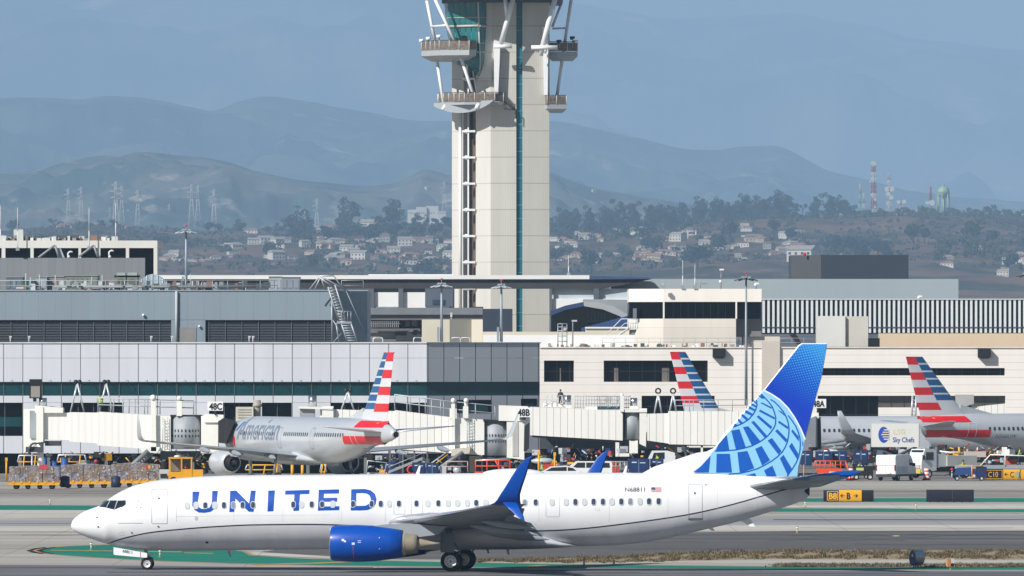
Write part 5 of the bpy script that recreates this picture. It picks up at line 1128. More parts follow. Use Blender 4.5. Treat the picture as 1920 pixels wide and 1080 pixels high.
# buttress fins and T bars, raking struts
mb=MB(); mb.prism([(zx(926),Z(76,DK)),(zx(938),Z(80,DK)),(zx(937),Z(110,DK)),(zx(934),Z(178,DK)),(zx(926.5),Z(180,DK))],'y',DK-1.3,DK-.05,WS); mb.build('buttress',TW,True)
mb=MB(); mb.prism([(zx(1017),Z(50,DK)),(zx(1028),Z(52,DK)),(zx(1027),Z(180,DK)),(zx(1020),Z(178,DK))],'y',DK-.5,DK+.2,WS); mb.build('buttress',TW,True)
def strut(pts,r,nm='strut'):
    mb=MB()
    for a,c in zip(pts[:-1],pts[1:]): mb.cyl((zx(a[0]),DK+a[2],Z(a[1],DK)),(zx(c[0]),DK+c[2],Z(c[1],DK)),r,mat=WS,n=12)
    return mb.build(nm,TW,True)
for q,r in (([(926,88,-2.6),(960,88,-2.6)],.25),([(996,90,-2.6),(1045,90,-2.6)],.25),([(978,-45,-4.2),(962,0,-3.5),(939,84,-2.5)],.30),([(940,-45,-3.6),(947,0,-3.2),(951,32,-2.9)],.24),([(1052,-45,-3.6),(1040,0,-3.2),(1013,105,-2.2)],.32),([(1026,84,-1.2),(1021,100,-1)],.2),
  ([(794,-40,2),(800,0,2),(816,80,1.8)],.19),([(818,106,1.8),(833,203,1.4)],.19),([(796,-45,-1),(816,0,-1.2),(858,90,-1.6),(895,201,-1.8)],.19),([(809,49,1.8),(839,48,-1.3)],.14),([(883,110,2.4),(897,190,1.6)],.11),([(876,110,1),(876,150,1)],.12),
  ([(1077,-45,3),(1071,0,3),(1055,106,3),(1044,182,3)],.19),([(1064,-45,5),(1053,4,5),(1036,48,4)],.16),([(1036,52,3.4),(1064,51,3.2)],.11)): strut(q,r)
# overhanging soffit at the top
mb=MB(); mb.prism([(zx(795),DK+2),(zx(850),DK-5),(zx(920),DK-6.5),(zx(1040),DK-5),(zx(1078),DK+2),(zx(1070),DK+14),(zx(800),DK+14)],'z',Z(-8,DK),Z(-60,DK),M('soffit_dark','#3c4650')); mb.build('upper_floor',TW,True)
mb=MB(); mb.prism([(zx(828),DK+2),(zx(860),DK-2.5),(zx(905),DK-2.8),(zx(930),DK-3.2),(zx(1045),DK-2.2),(zx(1055),DK+4),(zx(1050),DK+12),(zx(840),DK+12)],'z',Z(5,DK),Z(-10,DK),M('soffit_dark','')); mb.build('upper_floor_lip',TW,True)
# platforms
MESH=M('platform_mesh','#6f655b',rough=.8,var=.4,vs=4); DKG=M('deck_pale_grey','#a3a8ab',rough=.6,var=.05)
def plat(outline,ztop,th,taper,nm='platform',rail=1.15,closed=False):
    """outline: (px, depth) points of the deck edge seen from the front"""
    mb=MB(); o=[(zx(a),DK+d) for a,d in outline]; mb.prism(o,'z',ztop-th,ztop,DKG)
    if taper:
        n=len(o); cx=sum(p[0] for p in o)/n; cy=max(p[1] for p in o)
        k=[(p[0]+(cx-p[0])*taper,p[1]+(cy-p[1])*taper) for p in o]
        vs=[(p[0],p[1],ztop-th-.002) for p in o]+[(p[0],p[1],ztop-th*1.9) for p in k]
        mb.add(vs,[(i,(i+1)%n,n+(i+1)%n,n+i) for i in range(n)]+[tuple(range(2*n-1,n-1,-1))],DKG)
    p=mb.build(nm,TW,True); r=MB(); edge=o[:-1] if not closed else o
    for a,c in zip(edge[:-1],edge[1:]):
        L_=math.hypot(c[0]-a[0],c[1]-a[1]); n=max(1,int(L_/1.0))
        r.tube([(a[0],a[1],ztop+rail),(c[0],c[1],ztop+rail)],.05,M('rail_dark','#3d3b3a'),5)
        ax_,ay_=a; dx,dy=(c[0]-a[0])/L_,(c[1]-a[1])/L_
        r.add([(a[0]+dx*.02,a[1]+dy*.02,ztop+.05),(c[0]-dx*.02,c[1]-dy*.02,ztop+.05),(c[0]-dx*.02,c[1]-dy*.02,ztop+rail-.1),(a[0]+dx*.02,a[1]+dy*.02,ztop+rail-.1)],[(0,1,2,3)],MESH)
        for k in range(n+1): q=(a[0]+(c[0]-a[0])*k/n,a[1]+(c[1]-a[1])*k/n); r.tube([(q[0],q[1]-.04,ztop),(q[0],q[1]-.04,ztop+rail)],.045,M('rail_post','#c9cbcc'),4)
    r.build('railing',p,True); return p
plat([(790,5),(790,1.5),(824,-2.4),(880,-3.8),(893,-2.0),(893,3),(850,6)],Z(95,DK),.62,.35)
plat([(1028,1.0),(1045,.6),(1083,1.6),(1083,4.5),(1028,6)],Z(96,DK),.55,.3)
plat([(1022,.2),(1026,-.9),(1062,-.2),(1062,4),(1022,3)],Z(197,DK),.45,.3)
plat([(820,4.2),(822,2.2),(871,-1.8),(928,-2.4),(944,-1.6),(944,.1),(870,4)],Z(192,DK),.3,0)
# crescent plate hanging under the lower left platform
mb=MB(); n=16; top=[(813+(925-813)*k/n, 192.5-(3.5*k/n)) for k in range(n+1)]; bt=[(813+(925-813)*k/n, (192.5-3.5*k/n)+21*math.sin(math.pi*min(1,.06+.94*k/n))**.75*(1 if k<n else 0)) for k in range(n+1)]
fr=lambda px:DK+2.2-4.8*(px-813)/112
vs=[(zx(a),fr(a)-.5,Z(c,DK)) for a,c in top]+[(zx(a),fr(a)-.5,Z(c,DK)) for a,c in bt]+[(zx(a)+.3,fr(a)+.0,Z(c,DK)) for a,c in top]+[(zx(a)+.3,fr(a)+.0,Z(c,DK)) for a,c in bt]
N_=n+1
mb.add(vs,[(k,k+1,N_+k+1,N_+k) for k in range(n)]+[(2*N_+k,3*N_+k,3*N_+k+1,2*N_+k+1) for k in range(n)]+[(N_+k,N_+k+1,3*N_+k+1,3*N_+k) for k in range(n)]+[(k,2*N_+k,2*N_+k+1,k+1) for k in range(n)]+[(0,N_,3*N_,2*N_),(n,2*N_+n,3*N_+n,N_+n)],M('crescent_plate','#9fa6ad',rough=.45,var=.03))
mb.build('crescent_plate',TW,True)
strut([(830,206,1.0),(836,196,1.0)],.24,'bracket'); strut([(893,205,-1.9),(898,195,-1.9)],.26,'bracket')
# stair frame hanging below the platform
mb=MB(); R2=M('rail_dark','')
for c in (-1.2,-.3):
    mb.tube([(zx(944),DK+c,Z(190,DK)),(zx(967),DK+c,Z(206,DK)),(zx(967),DK+c,Z(222,DK))],.06,R2,5); mb.tube([(zx(945),DK+c,Z(204,DK)),(zx(967),DK+c,Z(206,DK))],.06,R2,5)
mb.build('hanging_stair',TW,True)
mb=MB(); mb.box(zx(865),zx(878),DK-.2,DK+.1,Z(82,DK),Z(67,DK),BLACK); mb.build('balcony_door',TW,True)
for k,(px,py,d) in enumerate(((791,76,2),(804,73,0),(824,70,-2.4),(1074,71,1.4),(1080,78,1.8),(1049,78,.6))):
    mb=MB(); zz=Z(85,DK)
    mb.cyl((zx(px),DK+d,zz-.3),(zx(px),DK+d,Z(py,DK)),.06,mat=STRUT,n=6); mb.cyl((zx(px)-.25,DK+d-.1,Z(py,DK)),(zx(px)+.2,DK+d-.3,Z(py,DK)+.1),.24,.15,(WS,DKMET)[k in (3,5)],10)
    mb.build('instrument',TW,True)
# ================================================================ hills, ridge, mountains
from mathutils import noise
def terrain(name,prof,Dn,Df,g,amp,nscale,mat,nx=260,nt=70,base=0.0,seed=0,Df2=None):
    """slope from a flat foot at Dn up to the crest at Df, crest heights read from the skyline"""
    xs=[p[0] for p in prof]; zs=[Z(p[1],Df) for p in prof]
    def zf(px,t,D=None):
        zr=interp(xs,zs,px); z=zr*g(t)
        w_=min(1,t*4)*min(1,(1.02-t)*6)
        q=Vector(((px-960)/F*Df/nscale,(Dn+(Df-Dn)*t)/nscale*1.0,seed))
        z_=z+amp*w_*(noise.fractal(q,.9,2.1,6)+.5*noise.ridged_multi_fractal(q*1.7,.9,2.1,5,1.0,2.0)-.6)
        lim=H+(zr-H)*(Dn+(Df-Dn)*t)/Df*(.90+.10*t)
        return min(z_,lim) if t<1 else z_
    vs=[];fs=[]
    x0,x1=-1000,2900
    for j in range(nt+1):
        t=j/nt; D=Dn+(Df-Dn)*t
        for i in range(nx+1):
            px=x0+(x1-x0)*i/nx; vs.append((X(px,D),D,zf(px,t) if j else -1))
    # back slope
    for i in range(nx+1):
        px=x0+(x1-x0)*i/nx; vs.append((X(px,Df)*1.02,Df*1.03,max(0,zf(px,1)*.5)))
    for j in range(nt+1):
        for i in range(nx): a=j*(nx+1)+i; fs.append((a,a+1,a+nx+2,a+nx+1))
    mb=MB(); mb.add(vs,fs,mat,True); o=mb.build(name); o['kind']='structure'
    return lambda px,D:(X(px,D),D,zf(px,(D-Dn)/(Df-Dn)))
def hillmat(name,c1,c2,c3,s1,s2,thr):
    m,nt,N,L,b=newmat(name); g=N.new('ShaderNodeNewGeometry')
    def nz(sc,det,rough=.6):
        n=N.new('ShaderNodeTexNoise'); n.inputs['Scale'].default_value=sc; n.inputs['Detail'].default_value=det; n.inputs['Roughness'].default_value=rough; L.new(g.outputs['Position'],n.inputs['Vector']); return n.outputs['Fac']
    r=N.new('ShaderNodeValToRGB'); L.new(nz(s1,8),r.inputs[0]); r.color_ramp.elements[0].position=.42; r.color_ramp.elements[1].position=.58
    r.color_ramp.elements[0].color=(*S(c1),1); r.color_ramp.elements[1].color=(*S(c2),1)
    r2=N.new('ShaderNodeValToRGB'); L.new(nz(s2,9,.7),r2.inputs[0]); r2.color_ramp.elements[0].position=thr; r2.color_ramp.elements[1].position=thr+.14
    mx=N.new('ShaderNodeMix'); mx.data_type='RGBA'; L.new(r2.outputs[0],mx.inputs[0]); L.new(r.outputs[0],mx.inputs[6]); mx.inputs[7].default_value=(*S(c3),1)
    L.new(mx.outputs[2],b.inputs['Base Color']); b.inputs['Roughness'].default_value=.95; b.inputs['Specular IOR Level'].default_value=.1; return m
far=terrain('mountains',[(-140,-40),(0,-35),(300,-25),(700,-18),(1000,-5),(1100,12),(1250,28),(1400,24),(1480,20),(1560,38),(1640,50),(1700,68),(1800,78),(1900,90),(2060,100)],38000,61000,lambda t:t**.9,420,3600,hillmat('mountain_rock','#3f4d48','#7a7a70','#dcbcae',.0007,.0012,.57),nx=640,nt=110,seed=3)
mid=terrain('mountain_ridge',[(-140,178),(-60,180),(60,183),(150,190),(200,183),(250,184),(300,190),(350,200),(400,208),(425,200),(450,190),(500,181),(560,188),(600,195),(650,205),(760,222),(850,225),(1030,226),(1100,240),(1200,262),(1300,280),(1350,282),(1400,277),(1450,278),(1480,288),(1510,305),(1560,328),(1640,343),(1700,358),(1800,370),(1920,380),(2060,390)],23000,32000,lambda t:t**.9,150,1500,hillmat('ridge_scrub','#2e4042','#566058','#b9b2a6',.002,.005,.58),nx=640,nt=120,seed=8)
nrh=terrain('foothills',[(-140,338),(-60,332),(60,318),(100,308),(140,298),(210,290),(280,283),(340,292),(400,300),(430,306),(470,318),(540,334),(600,345),(700,356),(740,352),(760,342),(800,326),(850,336),(940,330),(1030,325),(1060,335),(1100,347),(1200,366),(1350,388),(1500,404),(1700,424),(2060,440)],13600,18400,lambda t:t**.8,62,480,hillmat('foothill_scrub','#3d4e4c','#6a6b64','#b9ae9f',.0035,.009,.56),nx=700,nt=120,seed=5)
hil=terrain('hillside',[(-140,440),(-50,438),(40,432),(120,424),(160,420),(230,423),(300,427),(400,432),(520,430),(600,427),(700,425),(840,424),(940,425),(1030,425),(1100,422),(1200,418),(1300,414),(1400,408),(1480,404),(1560,406),(1620,403),(1700,400),(1760,401),(1830,400),(1920,406),(2060,410)],7200,12000,lambda t:t**.75,14,600,hillmat('hill_brush','#3b3a2d','#705a48','#9a8568',.01,.015,.62),nx=500,nt=80,seed=1)
# ---- vegetation
LEAF=[M('leaf_dusky','#2c3a33',rough=.9,var=.35,vs=.25),M('leaf_dark','#1f2f25',rough=.9,var=.35,vs=.3),M('leaf_olive','#444c33',rough=.9,var=.3,vs=.3),M('leaf_brown','#4a4240',rough=.9,var=.3,vs=.3)]
BARK=M('bark','#4a4038',rough=.95,var=.2,vs=1)
def leafcloud(mb,c,r,n,mat,rnd,sz=.9,sq=.75):
    for i in range(n):
        a=rnd.uniform(0,6.283); b=math.acos(rnd.uniform(-1,1)); q=r*rnd.uniform(.35,1.0)**.6
        p=Vector((c[0]+q*math.sin(b)*math.cos(a),c[1]+q*math.sin(b)*math.sin(a),c[2]+q*sq*math.cos(b)))
        d=Vector((rnd.gauss(0,1),rnd.gauss(0,1),rnd.gauss(0,.7))).normalized(); e=d.orthogonal().normalized(); f=d.cross(e); s=sz*rnd.uniform(.5,1.2)
        mb.add([p+e*s,p+f*s*.6,p-e*s*.8,p-f*s*.7],[(0,1,2,3)],mat)
def tree_proto(kind,seed):
    rnd=random.Random(seed); cr=MB(); tr=MB(); mat=LEAF[(0,1,2,0,1)[kind]]
    if kind==0:      # tall gum: clumps at the ends of rising limbs
        h=rnd.uniform(13,18); tr.cyl((0,0,0),(0.3,0,h*.55),.45,.28,BARK,7)
        for k in range(7):
            a=rnd.uniform(0,6.28); q=rnd.uniform(1.2,4.2); z=h*rnd.uniform(.5,.98); c=(q*math.cos(a),q*math.sin(a),z)
            tr.cyl((.2,0,h*rnd.uniform(.3,.5)),c,.16,.06,BARK,5); leafcloud(cr,c,rnd.uniform(1.3,2.6),60,mat,rnd,.65,.65)
    elif kind==1:    # broad dark tree
        h=rnd.uniform(8,11); tr.cyl((0,0,0),(0,0,h*.5),.4,.25,BARK,7)
        for k in range(8):
            a=rnd.uniform(0,6.28); q=rnd.uniform(0,3.2); c=(q*math.cos(a),q*math.sin(a),h*rnd.uniform(.42,.8)); tr.cyl((0,0,h*.35),c,.14,.05,BARK,5); leafcloud(cr,c,rnd.uniform(1.6,2.8),60,mat,rnd,.7)
    elif kind==2:    # low rounded bush tree
        h=rnd.uniform(4.5,7); tr.cyl((0,0,0),(0,0,h*.4),.25,.15,BARK,6)
        for k in range(6):
            a=rnd.uniform(0,6.28); q=rnd.uniform(0,2.4); c=(q*math.cos(a),q*math.sin(a),h*rnd.uniform(.3,.65)); tr.cyl((0,0,h*.2),c,.1,.04,BARK,5); leafcloud(cr,c,rnd.uniform(1.2,2.0),55,mat,rnd,.6)
    elif kind==3:    # dense grove tree
        h=rnd.uniform(14,19); tr.cyl((0,0,0),(0,0,h*.6),.45,.25,BARK,7)
        for k in range(12):
            a=rnd.uniform(0,6.28); q=rnd.uniform(.5,4.4); c=(q*math.cos(a),q*math.sin(a),h*rnd.uniform(.22,.95)); tr.cyl((0,0,h*.3),c,.12,.04,BARK,5); leafcloud(cr,c,rnd.uniform(1.6,2.8),55,mat,rnd,.7)
    else:            # palm
        h=rnd.uniform(11,14); tr.cyl((0,0,0),(.4,0,h),.28,.2,BARK,7)
        for k in range(16):
            a=6.283*k/16; d=Vector((math.cos(a),math.sin(a),0)); e=Vector((-d.y,d.x,0))*.28; p=Vector((.4,0,h)); up=rnd.uniform(.3,1.4)
            cr.add([p,p+d*1.3+Vector((0,0,up))+e,p+d*2.6+Vector((0,0,up-1.3)),p+d*1.3+Vector((0,0,up))-e],[(0,1,2,3)],mat)
    return tr.mesh('trunk'),cr.mesh('crown')
PRO={k:[tree_proto(k,100*k+i) for i in range(4)] for k in range(5)}
def tree(kind,loc,s,label,group,rnd,name=None):
    t=thing(name or ('gum_tree','broad_tree','bush_tree','gum_tree','palm_tree')[kind],label,'tree',loc,rnd.uniform(0,6.28),group); s*=2; t.scale=(s*rnd.uniform(.85,1.2),s*rnd.uniform(.85,1.2),s)
    tm,cm=rnd.choice(PRO[kind])
    for n,m in (('trunk',tm),('crown',cm)):
        o=bpy.data.objects.new(n,m); COL.objects.link(o); o.parent=t
rnd=random.Random(42)
def place(kind,px,D,s,label,group,sink=.3):
    x,y,z=hil(px,D); tree(kind,(x,y,z-sink),s,label,group,rnd)
# grove right of the tower, skyline clumps
gl1='dusky gum tree in the long grove on the ridge right of the control tower'
sky=[(1045,412),(1062,404),(1085,402),(1110,404),(1135,400),(1152,396),(1178,380),(1190,392),(1215,390),(1240,404),(1262,396),(1285,384),(1310,380),(1335,386),(1365,388),(1390,380),(1410,376),(1440,375),(1465,372),(1490,374),(1505,374),(1530,372),(1553,362),(1572,357),(1582,366)]
for px,py in sky:
    D=11900; x,y,z=hil(px,D); h=Z(py,D)-z; tree(rnd.choice((0,0,3)),(x,y,z-.5),max(.45,h/37),'tall gum tree breaking the skyline right of the control tower','skyline gums right of the tower',rnd)
for k in range(105):
    px=rnd.uniform(1032,1490) if k<95 else rnd.uniform(1490,1600); t=rnd.uniform(.68,.985) if px<1300 else rnd.uniform(.86,.99)
    place(3,px,7200+4800*t,rnd.uniform(.5,.8),gl1,'grove on the ridge right of the tower')
for px,py,k in ((24,405,1),(100,407,0),(112,414,1),(190,408,1),(212,410,1),(222,414,2),(150,414,2),(130,416,2),(390,415,1),(412,418,1),(445,408,3),(452,416,1),(500,420,1),(520,415,3),(528,420,1),(556,392,4),(575,410,1),(640,420,2),(655,422,1),(700,402,3),(716,400,3),(735,408,3),(760,412,1),(780,402,3),(800,400,3),(818,408,1),(838,415,3)):
    D=11800; x,y,z=hil(px,D); h=max(8,Z(py,D)-z); s=.5*h/{0:15.5,1:9.5,2:6,3:16,4:12.5}[k]
    tree(k,(x,y,z-.4),s,'dark bushy tree on the low skyline left of the control tower' if k!=4 else 'ragged palm on the skyline left of the control tower','skyline trees left of the tower',rnd)
for k in range(45):
    px=rnd.uniform(540,850); place(rnd.choice((1,3,2)),px,7200+4800*rnd.uniform(.7,.97),rnd.uniform(.7,1.2),'dark tree in the thick belt below the left skyline','tree belt left of the tower')
for k in range(36):
    px=rnd.choice((rnd.uniform(1640,1940),rnd.uniform(1600,1960))); place(2,px,7200+4800*rnd.uniform(.93,.995),rnd.uniform(.6,1.1),'low green bush on the hilltop around the masts and water tank','hilltop bushes at right')
# ---- houses among them
WALLC=[M('house_white','#c4c0b7',var=.05),M('house_cream','#bfb39c',var=.05),M('house_peach','#b59c8a',var=.05),M('house_grey','#8e8c88',var=.05)]
ROOFC=[M('roof_tile_red','#8d6a60',var=.15,vs=1),M('roof_brown','#6e5a4e',var=.15,vs=1),M('roof_pale','#9b968e',var=.1,vs=1),M('roof_slate','#585a5e',var=.1,vs=1)]
HW=M('house_window','#27303a',rough=.2,var=.1)
def house_proto(i):
    rnd_=random.Random(900+i); wl,rf=WALLC[i%4],ROOFC[(i//2)%4]; w_,d_,h_=rnd_.uniform(9,15),9,rnd_.choice((3.2,3.4,6.2))
    def hs(mb,rb,x,w_,h_,d_,y0=0):
        mb.box(x-w_/2,x+w_/2,y0,y0+d_,-2.5,h_,wl)
        if i%3==2: rb.box(x-w_/2-.3,x+w_/2+.3,y0-.3,y0+d_+.3,h_+.01,h_+.5,rf)
        else:
            o=.5; r_=2.2; e=w_*.25 if i%3==0 else 0
            vs=[(x-w_/2-o,y0-o,h_),(x+w_/2+o,y0-o,h_),(x+w_/2+o,y0+d_+o,h_),(x-w_/2-o,y0+d_+o,h_),(x-w_/2+e-.01,y0+d_/2,h_+r_),(x+w_/2-e+.01,y0+d_/2,h_+r_)]
            rb.add(vs,[(0,1,5,4),(2,3,4,5),(1,2,5),(3,0,4),(0,3,2,1)],rf)
        for f in range(int(h_//2.9)):
            n=int(w_/3)
            for k in range(n): xx=x-w_/2+w_*(k+.5)/n; wb.box(xx-.65,xx+.65,y0-.04,y0+.1,f*2.9+1,f*2.9+2.2,HW)
    mb,rb=MB(),MB(); wb=mb; hs(mb,rb,0,w_,h_,d_)
    if i%2: hs(mb,rb,w_*.5,w_*.45,h_*.8,5,-3)
    return mb.mesh('wall'),rb.mesh('roof')
HP=[house_proto(i) for i in range(16)]
wn=['white walled','cream walled','peach walled','grey walled']; rn=['red roofed','brown roofed','pale roofed','slate roofed']
def house(i,loc,s,where,rnd,cat='house'):
    t=thing('hillside_house',f'{wn[i%4]}, {rn[(i//2)%4]} house {where}','house',loc,rnd.uniform(-.7,.7),'houses '+where); s*=1.9; t.scale=(s,s,s)
    for nm,m in zip(('wall','roof'),HP[i]):
        o=bpy.data.objects.new(nm,m); COL.objects.link(o); o.parent=t
for k in range(248):
    left=k<122
    px=rnd.uniform(296,846) if left else rnd.uniform(1032,1500); 
    if k>234: px=rnd.uniform(1780,1930)
    t=rnd.uniform(.475,.77) if px<1500 else rnd.uniform(.4,.5)
    if left and px<420: t=rnd.uniform(.47,.60)
    D=7200+4800*t; x,y,z=hil(px,D); house(rnd.choice((0,0,4,8,1,5,9,8,4,12,13,3,12,9)),(x,y,z+.4),rnd.uniform(.32,.58)*(1 if k<=234 else .65),'on the slope left of the control tower' if left else ('on the slope below the grove right of the tower' if px<1500 else 'at the foot of the hill at far right'),rnd)
for px,py,s in ((610,432,1.2),(628,430,1.1),(470,436,.9),(690,432,1.2),(120,424,.9),(236,421,.6),(1880,530,.6),(1775,507,.7),(1690,398,.8),(1550,437,.7),(1490,470,1),(1498,502,1.4)):
    D=11760
    if py>440: 
        for q in range(40):
            D=7400+110*q
            if Z(py,D)<hil(px,D)[2]: break
    x,y,z=hil(px,D); house(rnd.choice((0,4,1)),(x,y,z-.3),s*.65,'standing apart near the hill crest',rnd)
for k in range(95):
    px=rnd.choice((rnd.uniform(296,850),rnd.uniform(1032,1500),rnd.uniform(1500,1940))); t=rnd.uniform(.38,.75) if px<1500 else rnd.uniform(.38,.6)
    D=7200+4800*t; where='left of' if px<950 else 'right of'
    place(rnd.choice((1,1,2,2,2)),px,D,rnd.uniform(.7,1.2),'dark garden tree among the hillside houses %s the control tower'%where,'garden trees among the houses')
# ---- brush covering the slopes, nobody could count it
def brush():
    mb=MB(); r_=random.Random(77)
    for i in range(11500):
        px=r_.uniform(-80,2010); t=r_.uniform(.36,1.0)**.9; D=7200+4800*t
        n_=noise.noise(Vector((px*.012,t*7,3)))+.5*noise.noise(Vector((px*.04,t*20,9)))
        if px>1450 or px<560 and t>.62: ok=n_>-.05 or r_.random()<.25
        else: ok=n_>-.1 or r_.random()<.45
        if t<.78 and 290<px<1500 and r_.random()<.62: ok=False
        if not ok: continue
        x,y,z=hil(px,D); s=r_.uniform(2.0,5.0); m_=r_.choice((LEAF[0],LEAF[1],LEAF[2],LEAF[3],LEAF[3]))
        leafcloud(mb,(x,y,z+s*.3),s,9,m_,r_,2.0,.6)
    o=mb.build('hillside_brush'); o['kind']='stuff'; o['label']='dry brown and green brush covering the hillsides'; o['category']='scrub'
brush()
# houses scattered on the hazy foothills
for k in range(34):
    px=rnd.choice((rnd.gauss(790,45),rnd.uniform(620,846),rnd.uniform(1032,1180),rnd.uniform(340,560))); D=13600+4800*rnd.uniform(.35,.85); x,y,z=nrh(px,D); house(rnd.choice((0,1,4,8)),(x,y,z-.5),rnd.uniform(.22,.42),'far off on the hazy foothills',rnd)
D=15400; x,y,z=nrh(792,D); t=thing('white_institution','large white irregular building on the hazy foothills left of the control tower','building',(X(792,D),D,Z(407,D)))
for a,b,y0 in ((764,782,393),(780,800,388),(799,822,386),(820,836,396)):
    mb=MB(); mb.box(X(a,D),X(b,D),D+(a%5),D+40,Z(425,D),Z(y0,D),WALLC[0]); w_=mb.build('wall',t,True)
    mb=MB()
    for k in range(4): mb.box(X(a+2+4*k,D),X(a+3.4+4*k,D),D+(a%5)-.1,D+(a%5)+.1,Z(401,D),Z(398,D),HW)
    mb.build('window',w_,True)
# ---- pylons
PY=M('pylon_steel','#b9b6b0',rough=.6,metal=.2,var=.05)
def pylon_mesh():
    mb=MB(); h=30; 
    for sx in (-1,1):
        for sy in (-1,1): mb.tube([(sx*3.2,sy*3.2,-6),(sx*1.0,sy*1.0,h*.62),(sx*.5,sy*.5,h)],.20,PY,4)
    for k in range(7):
        z0,z1=h*k/7*.9,h*(k+1)/7*.9; r0=3.2-2.4*min(1,z0/(h*.62)) if z0<h*.62 else .8; r1=3.2-2.4*min(1,z1/(h*.62)) if z1<h*.62 else .7
        for s in (-1,1): mb.tube([(-s*r0,-r0,z0),(s*r1,-r1,z1)],.12,PY,3)
    bd=mb.mesh('lattice'); mb=MB()
    for z,w_ in ((h*.66,4.2),(h*.79,5),(h*.92,3.6)): mb.tube([(-w_,0,z),(w_,0,z)],.2,PY,4); mb.tube([(-w_,0,z),(0,0,z+1.4),(w_,0,z)],.12,PY,3)
    return bd,mb.mesh('crossarm')
PM=pylon_mesh()
for i,(px,yt,yb_,D) in enumerate(((128,352,414,14600),(152,350,416,14600),(217,340,430,14000),(228,348,420,14700),(258,356,424,14000),(359,345,418,14000),(371,347,416,14700),(401,354,426,14000),(317,382,430,15800),(565,392,455,12400),(573,396,458,12400),(594,372,440,14000),(833,340,400,15800),(206,388,425,15800),(240,392,425,15800))):
    zb=Z(yb_,D); h=Z(yt,D)-zb; t=thing('power_pylon','pale lattice power pylon in the haze, %s'%('leftmost pair above the office block','right one of the leftmost pair','tallest one over the office block','close behind the tallest one','between the office block pair and the middle pair','left one of the middle pair','right one of the middle pair','standing alone right of the middle pair','small and faint left of the middle pair','left one of the pair near the palm','right one of the pair near the palm','slim and pale right of the palm pair','faint beside the control tower shaft','faint and small above the office roof','smallest faint one above the office roof')[i],'pylon',(X(px,D),D,zb),.2,'power pylons in the haze')
    s=h/30; t.scale=(s*.8,s*.8,s)
    for n,m in zip(('lattice','crossarm'),PM): o=bpy.data.objects.new(n,m); COL.objects.link(o); o.parent=t
D=10400; t=thing('power_pylon','stubby portal shaped pylon below the grove right of the tower','pylon',(X(1298,D),D,Z(458,D))); mb=MB()
for x in (1290,1305): mb.tube([(X(x,D),D,Z(458,D)),(X(x,D),D,Z(432,D))],1.0,PY,5)
for y in (434,441): mb.tube([(X(1287,D),D,Z(y,D)),(X(1308,D),D,Z(y,D))],.9,PY,5)
mb.build('lattice',t,True)
# ---- masts, dishes and tank on the hilltop
def lattice_mast(px,yt,yb_,w0,w1,label,bands,D=12000,drums=()):
    w0*=2; w1*=2
    zb=Z(yb_,D); h=Z(yt,D)-zb; t=thing('radio_mast',label,'mast',(X(px,D),D,zb)); n=len(bands)
    for i,m_ in enumerate(bands):
        z0,z1=h*i/n,h*(i+1)/n; a=w0+(w1-w0)*i/n; b=w0+(w1-w0)*(i+1)/n; mb=MB()
        for sx,sy in ((-1,-1),(1,-1),(0,1)): mb.cyl((sx*a,sy*a,z0),(sx*b,sy*b,z1),.6,.55,m_,5)
        for k in range(4):
            za,zc=z0+(z1-z0)*k/4,z0+(z1-z0)*(k+1)/4; mb.tube([(-a*(-1)**k,-a,za),(a*(-1)**k,-b,zc)],.4,m_,4); mb.tube([(-a,-a,zc),(a,-a,zc)],.3,m_,4)
        mb.build('mast_section',t)
    for q,(dz,sd,r) in enumerate(drums):
        mb=MB(); mb.cyl((sd*2,-3.2,h*dz),(sd*2,-1.8,h*dz),r*2,mat=M('drum_white','#bdbfbd'),n=14); mb.build('dish',t)
MW=M('mast_white','#b9bcbc'); MR=M('mast_red','#8c5058'); MG=M('mast_grey','#a3a9ae'); MGR=M('mast_green','#7fa892')
lattice_mast(1638,303,402,1.5,.9,'tall red and white banded radio mast on the hill crest at right',[MG,MR,MR,MW,MR,MR,MW,MW,MR,MW],drums=((.28,.8,.8),(.14,.8,.7),(.62,-1.8,.6),(.95,.3,1.0)))
lattice_mast(1667,324,404,1.3,.4,'slim pale radio mast hung with antennas, right of the banded one',[MG,MW,MG,MW,MW,MG],drums=((.62,-1.1,1.5),(.62,1.3,1.5),(.5,-.5,1.4),(.42,1.1,1.3)))
lattice_mast(1613,345,400,.8,.2,'faint thin greenish mast left of the banded one',[MGR,MGR,MG]); lattice_mast(1620,362,400,.6,.2,'very faint thin mast between the green one and the banded one',[MG,MG])
lattice_mast(1690,378,400,.9,.7,'short mast with two dishes above the pale hilltop building',[MG],drums=((.95,-1.6,1.1),(1.0,1.5,1.1))); lattice_mast(1745,350,402,.6,.3,'thin mast with two white drum dishes left of the water tank',[MG,MR],drums=((.42,-2.0,1.0),(.42,.6,1.7)))
D=12000; t=thing('hilltop_building','low pale equipment building at the foot of the hilltop masts','building',(X(1700,D),D,Z(408,D))); mb=MB(); mb.prism([(X(1683,D),Z(408,D)),(X(1683,D),Z(396,D)),(X(1718,D),Z(394,D)),(X(1718,D),Z(397,D)),(X(1700,D),Z(400,D)),(X(1696,D),Z(408,D))],'y',D-12,D+8,WALLC[1]); mb.build('wall',t,True); mb=MB(); mb.box(X(1661,D),X(1672,D),D-10,D,Z(410,D),Z(403,D),WALLC[0]); mb.build('annex',t,True)
t=thing('water_tank_tower','pale green spherical water tank on legs on the hill crest at right','water tower',(X(1769,D),D,Z(404,D))); s_=D/F; TGc=M('tank_green','#94ad97',rough=.5,var=.05); mb=MB(); mb.ball((0,0,(404-360)*s_),11.8*s_,TGc,24,(1,1,.95)); mb.cyl((0,0,(404-348.5)*s_),(0,0,(404-346)*s_),2.0,1.0,TGc,8); mb.build('tank',t)
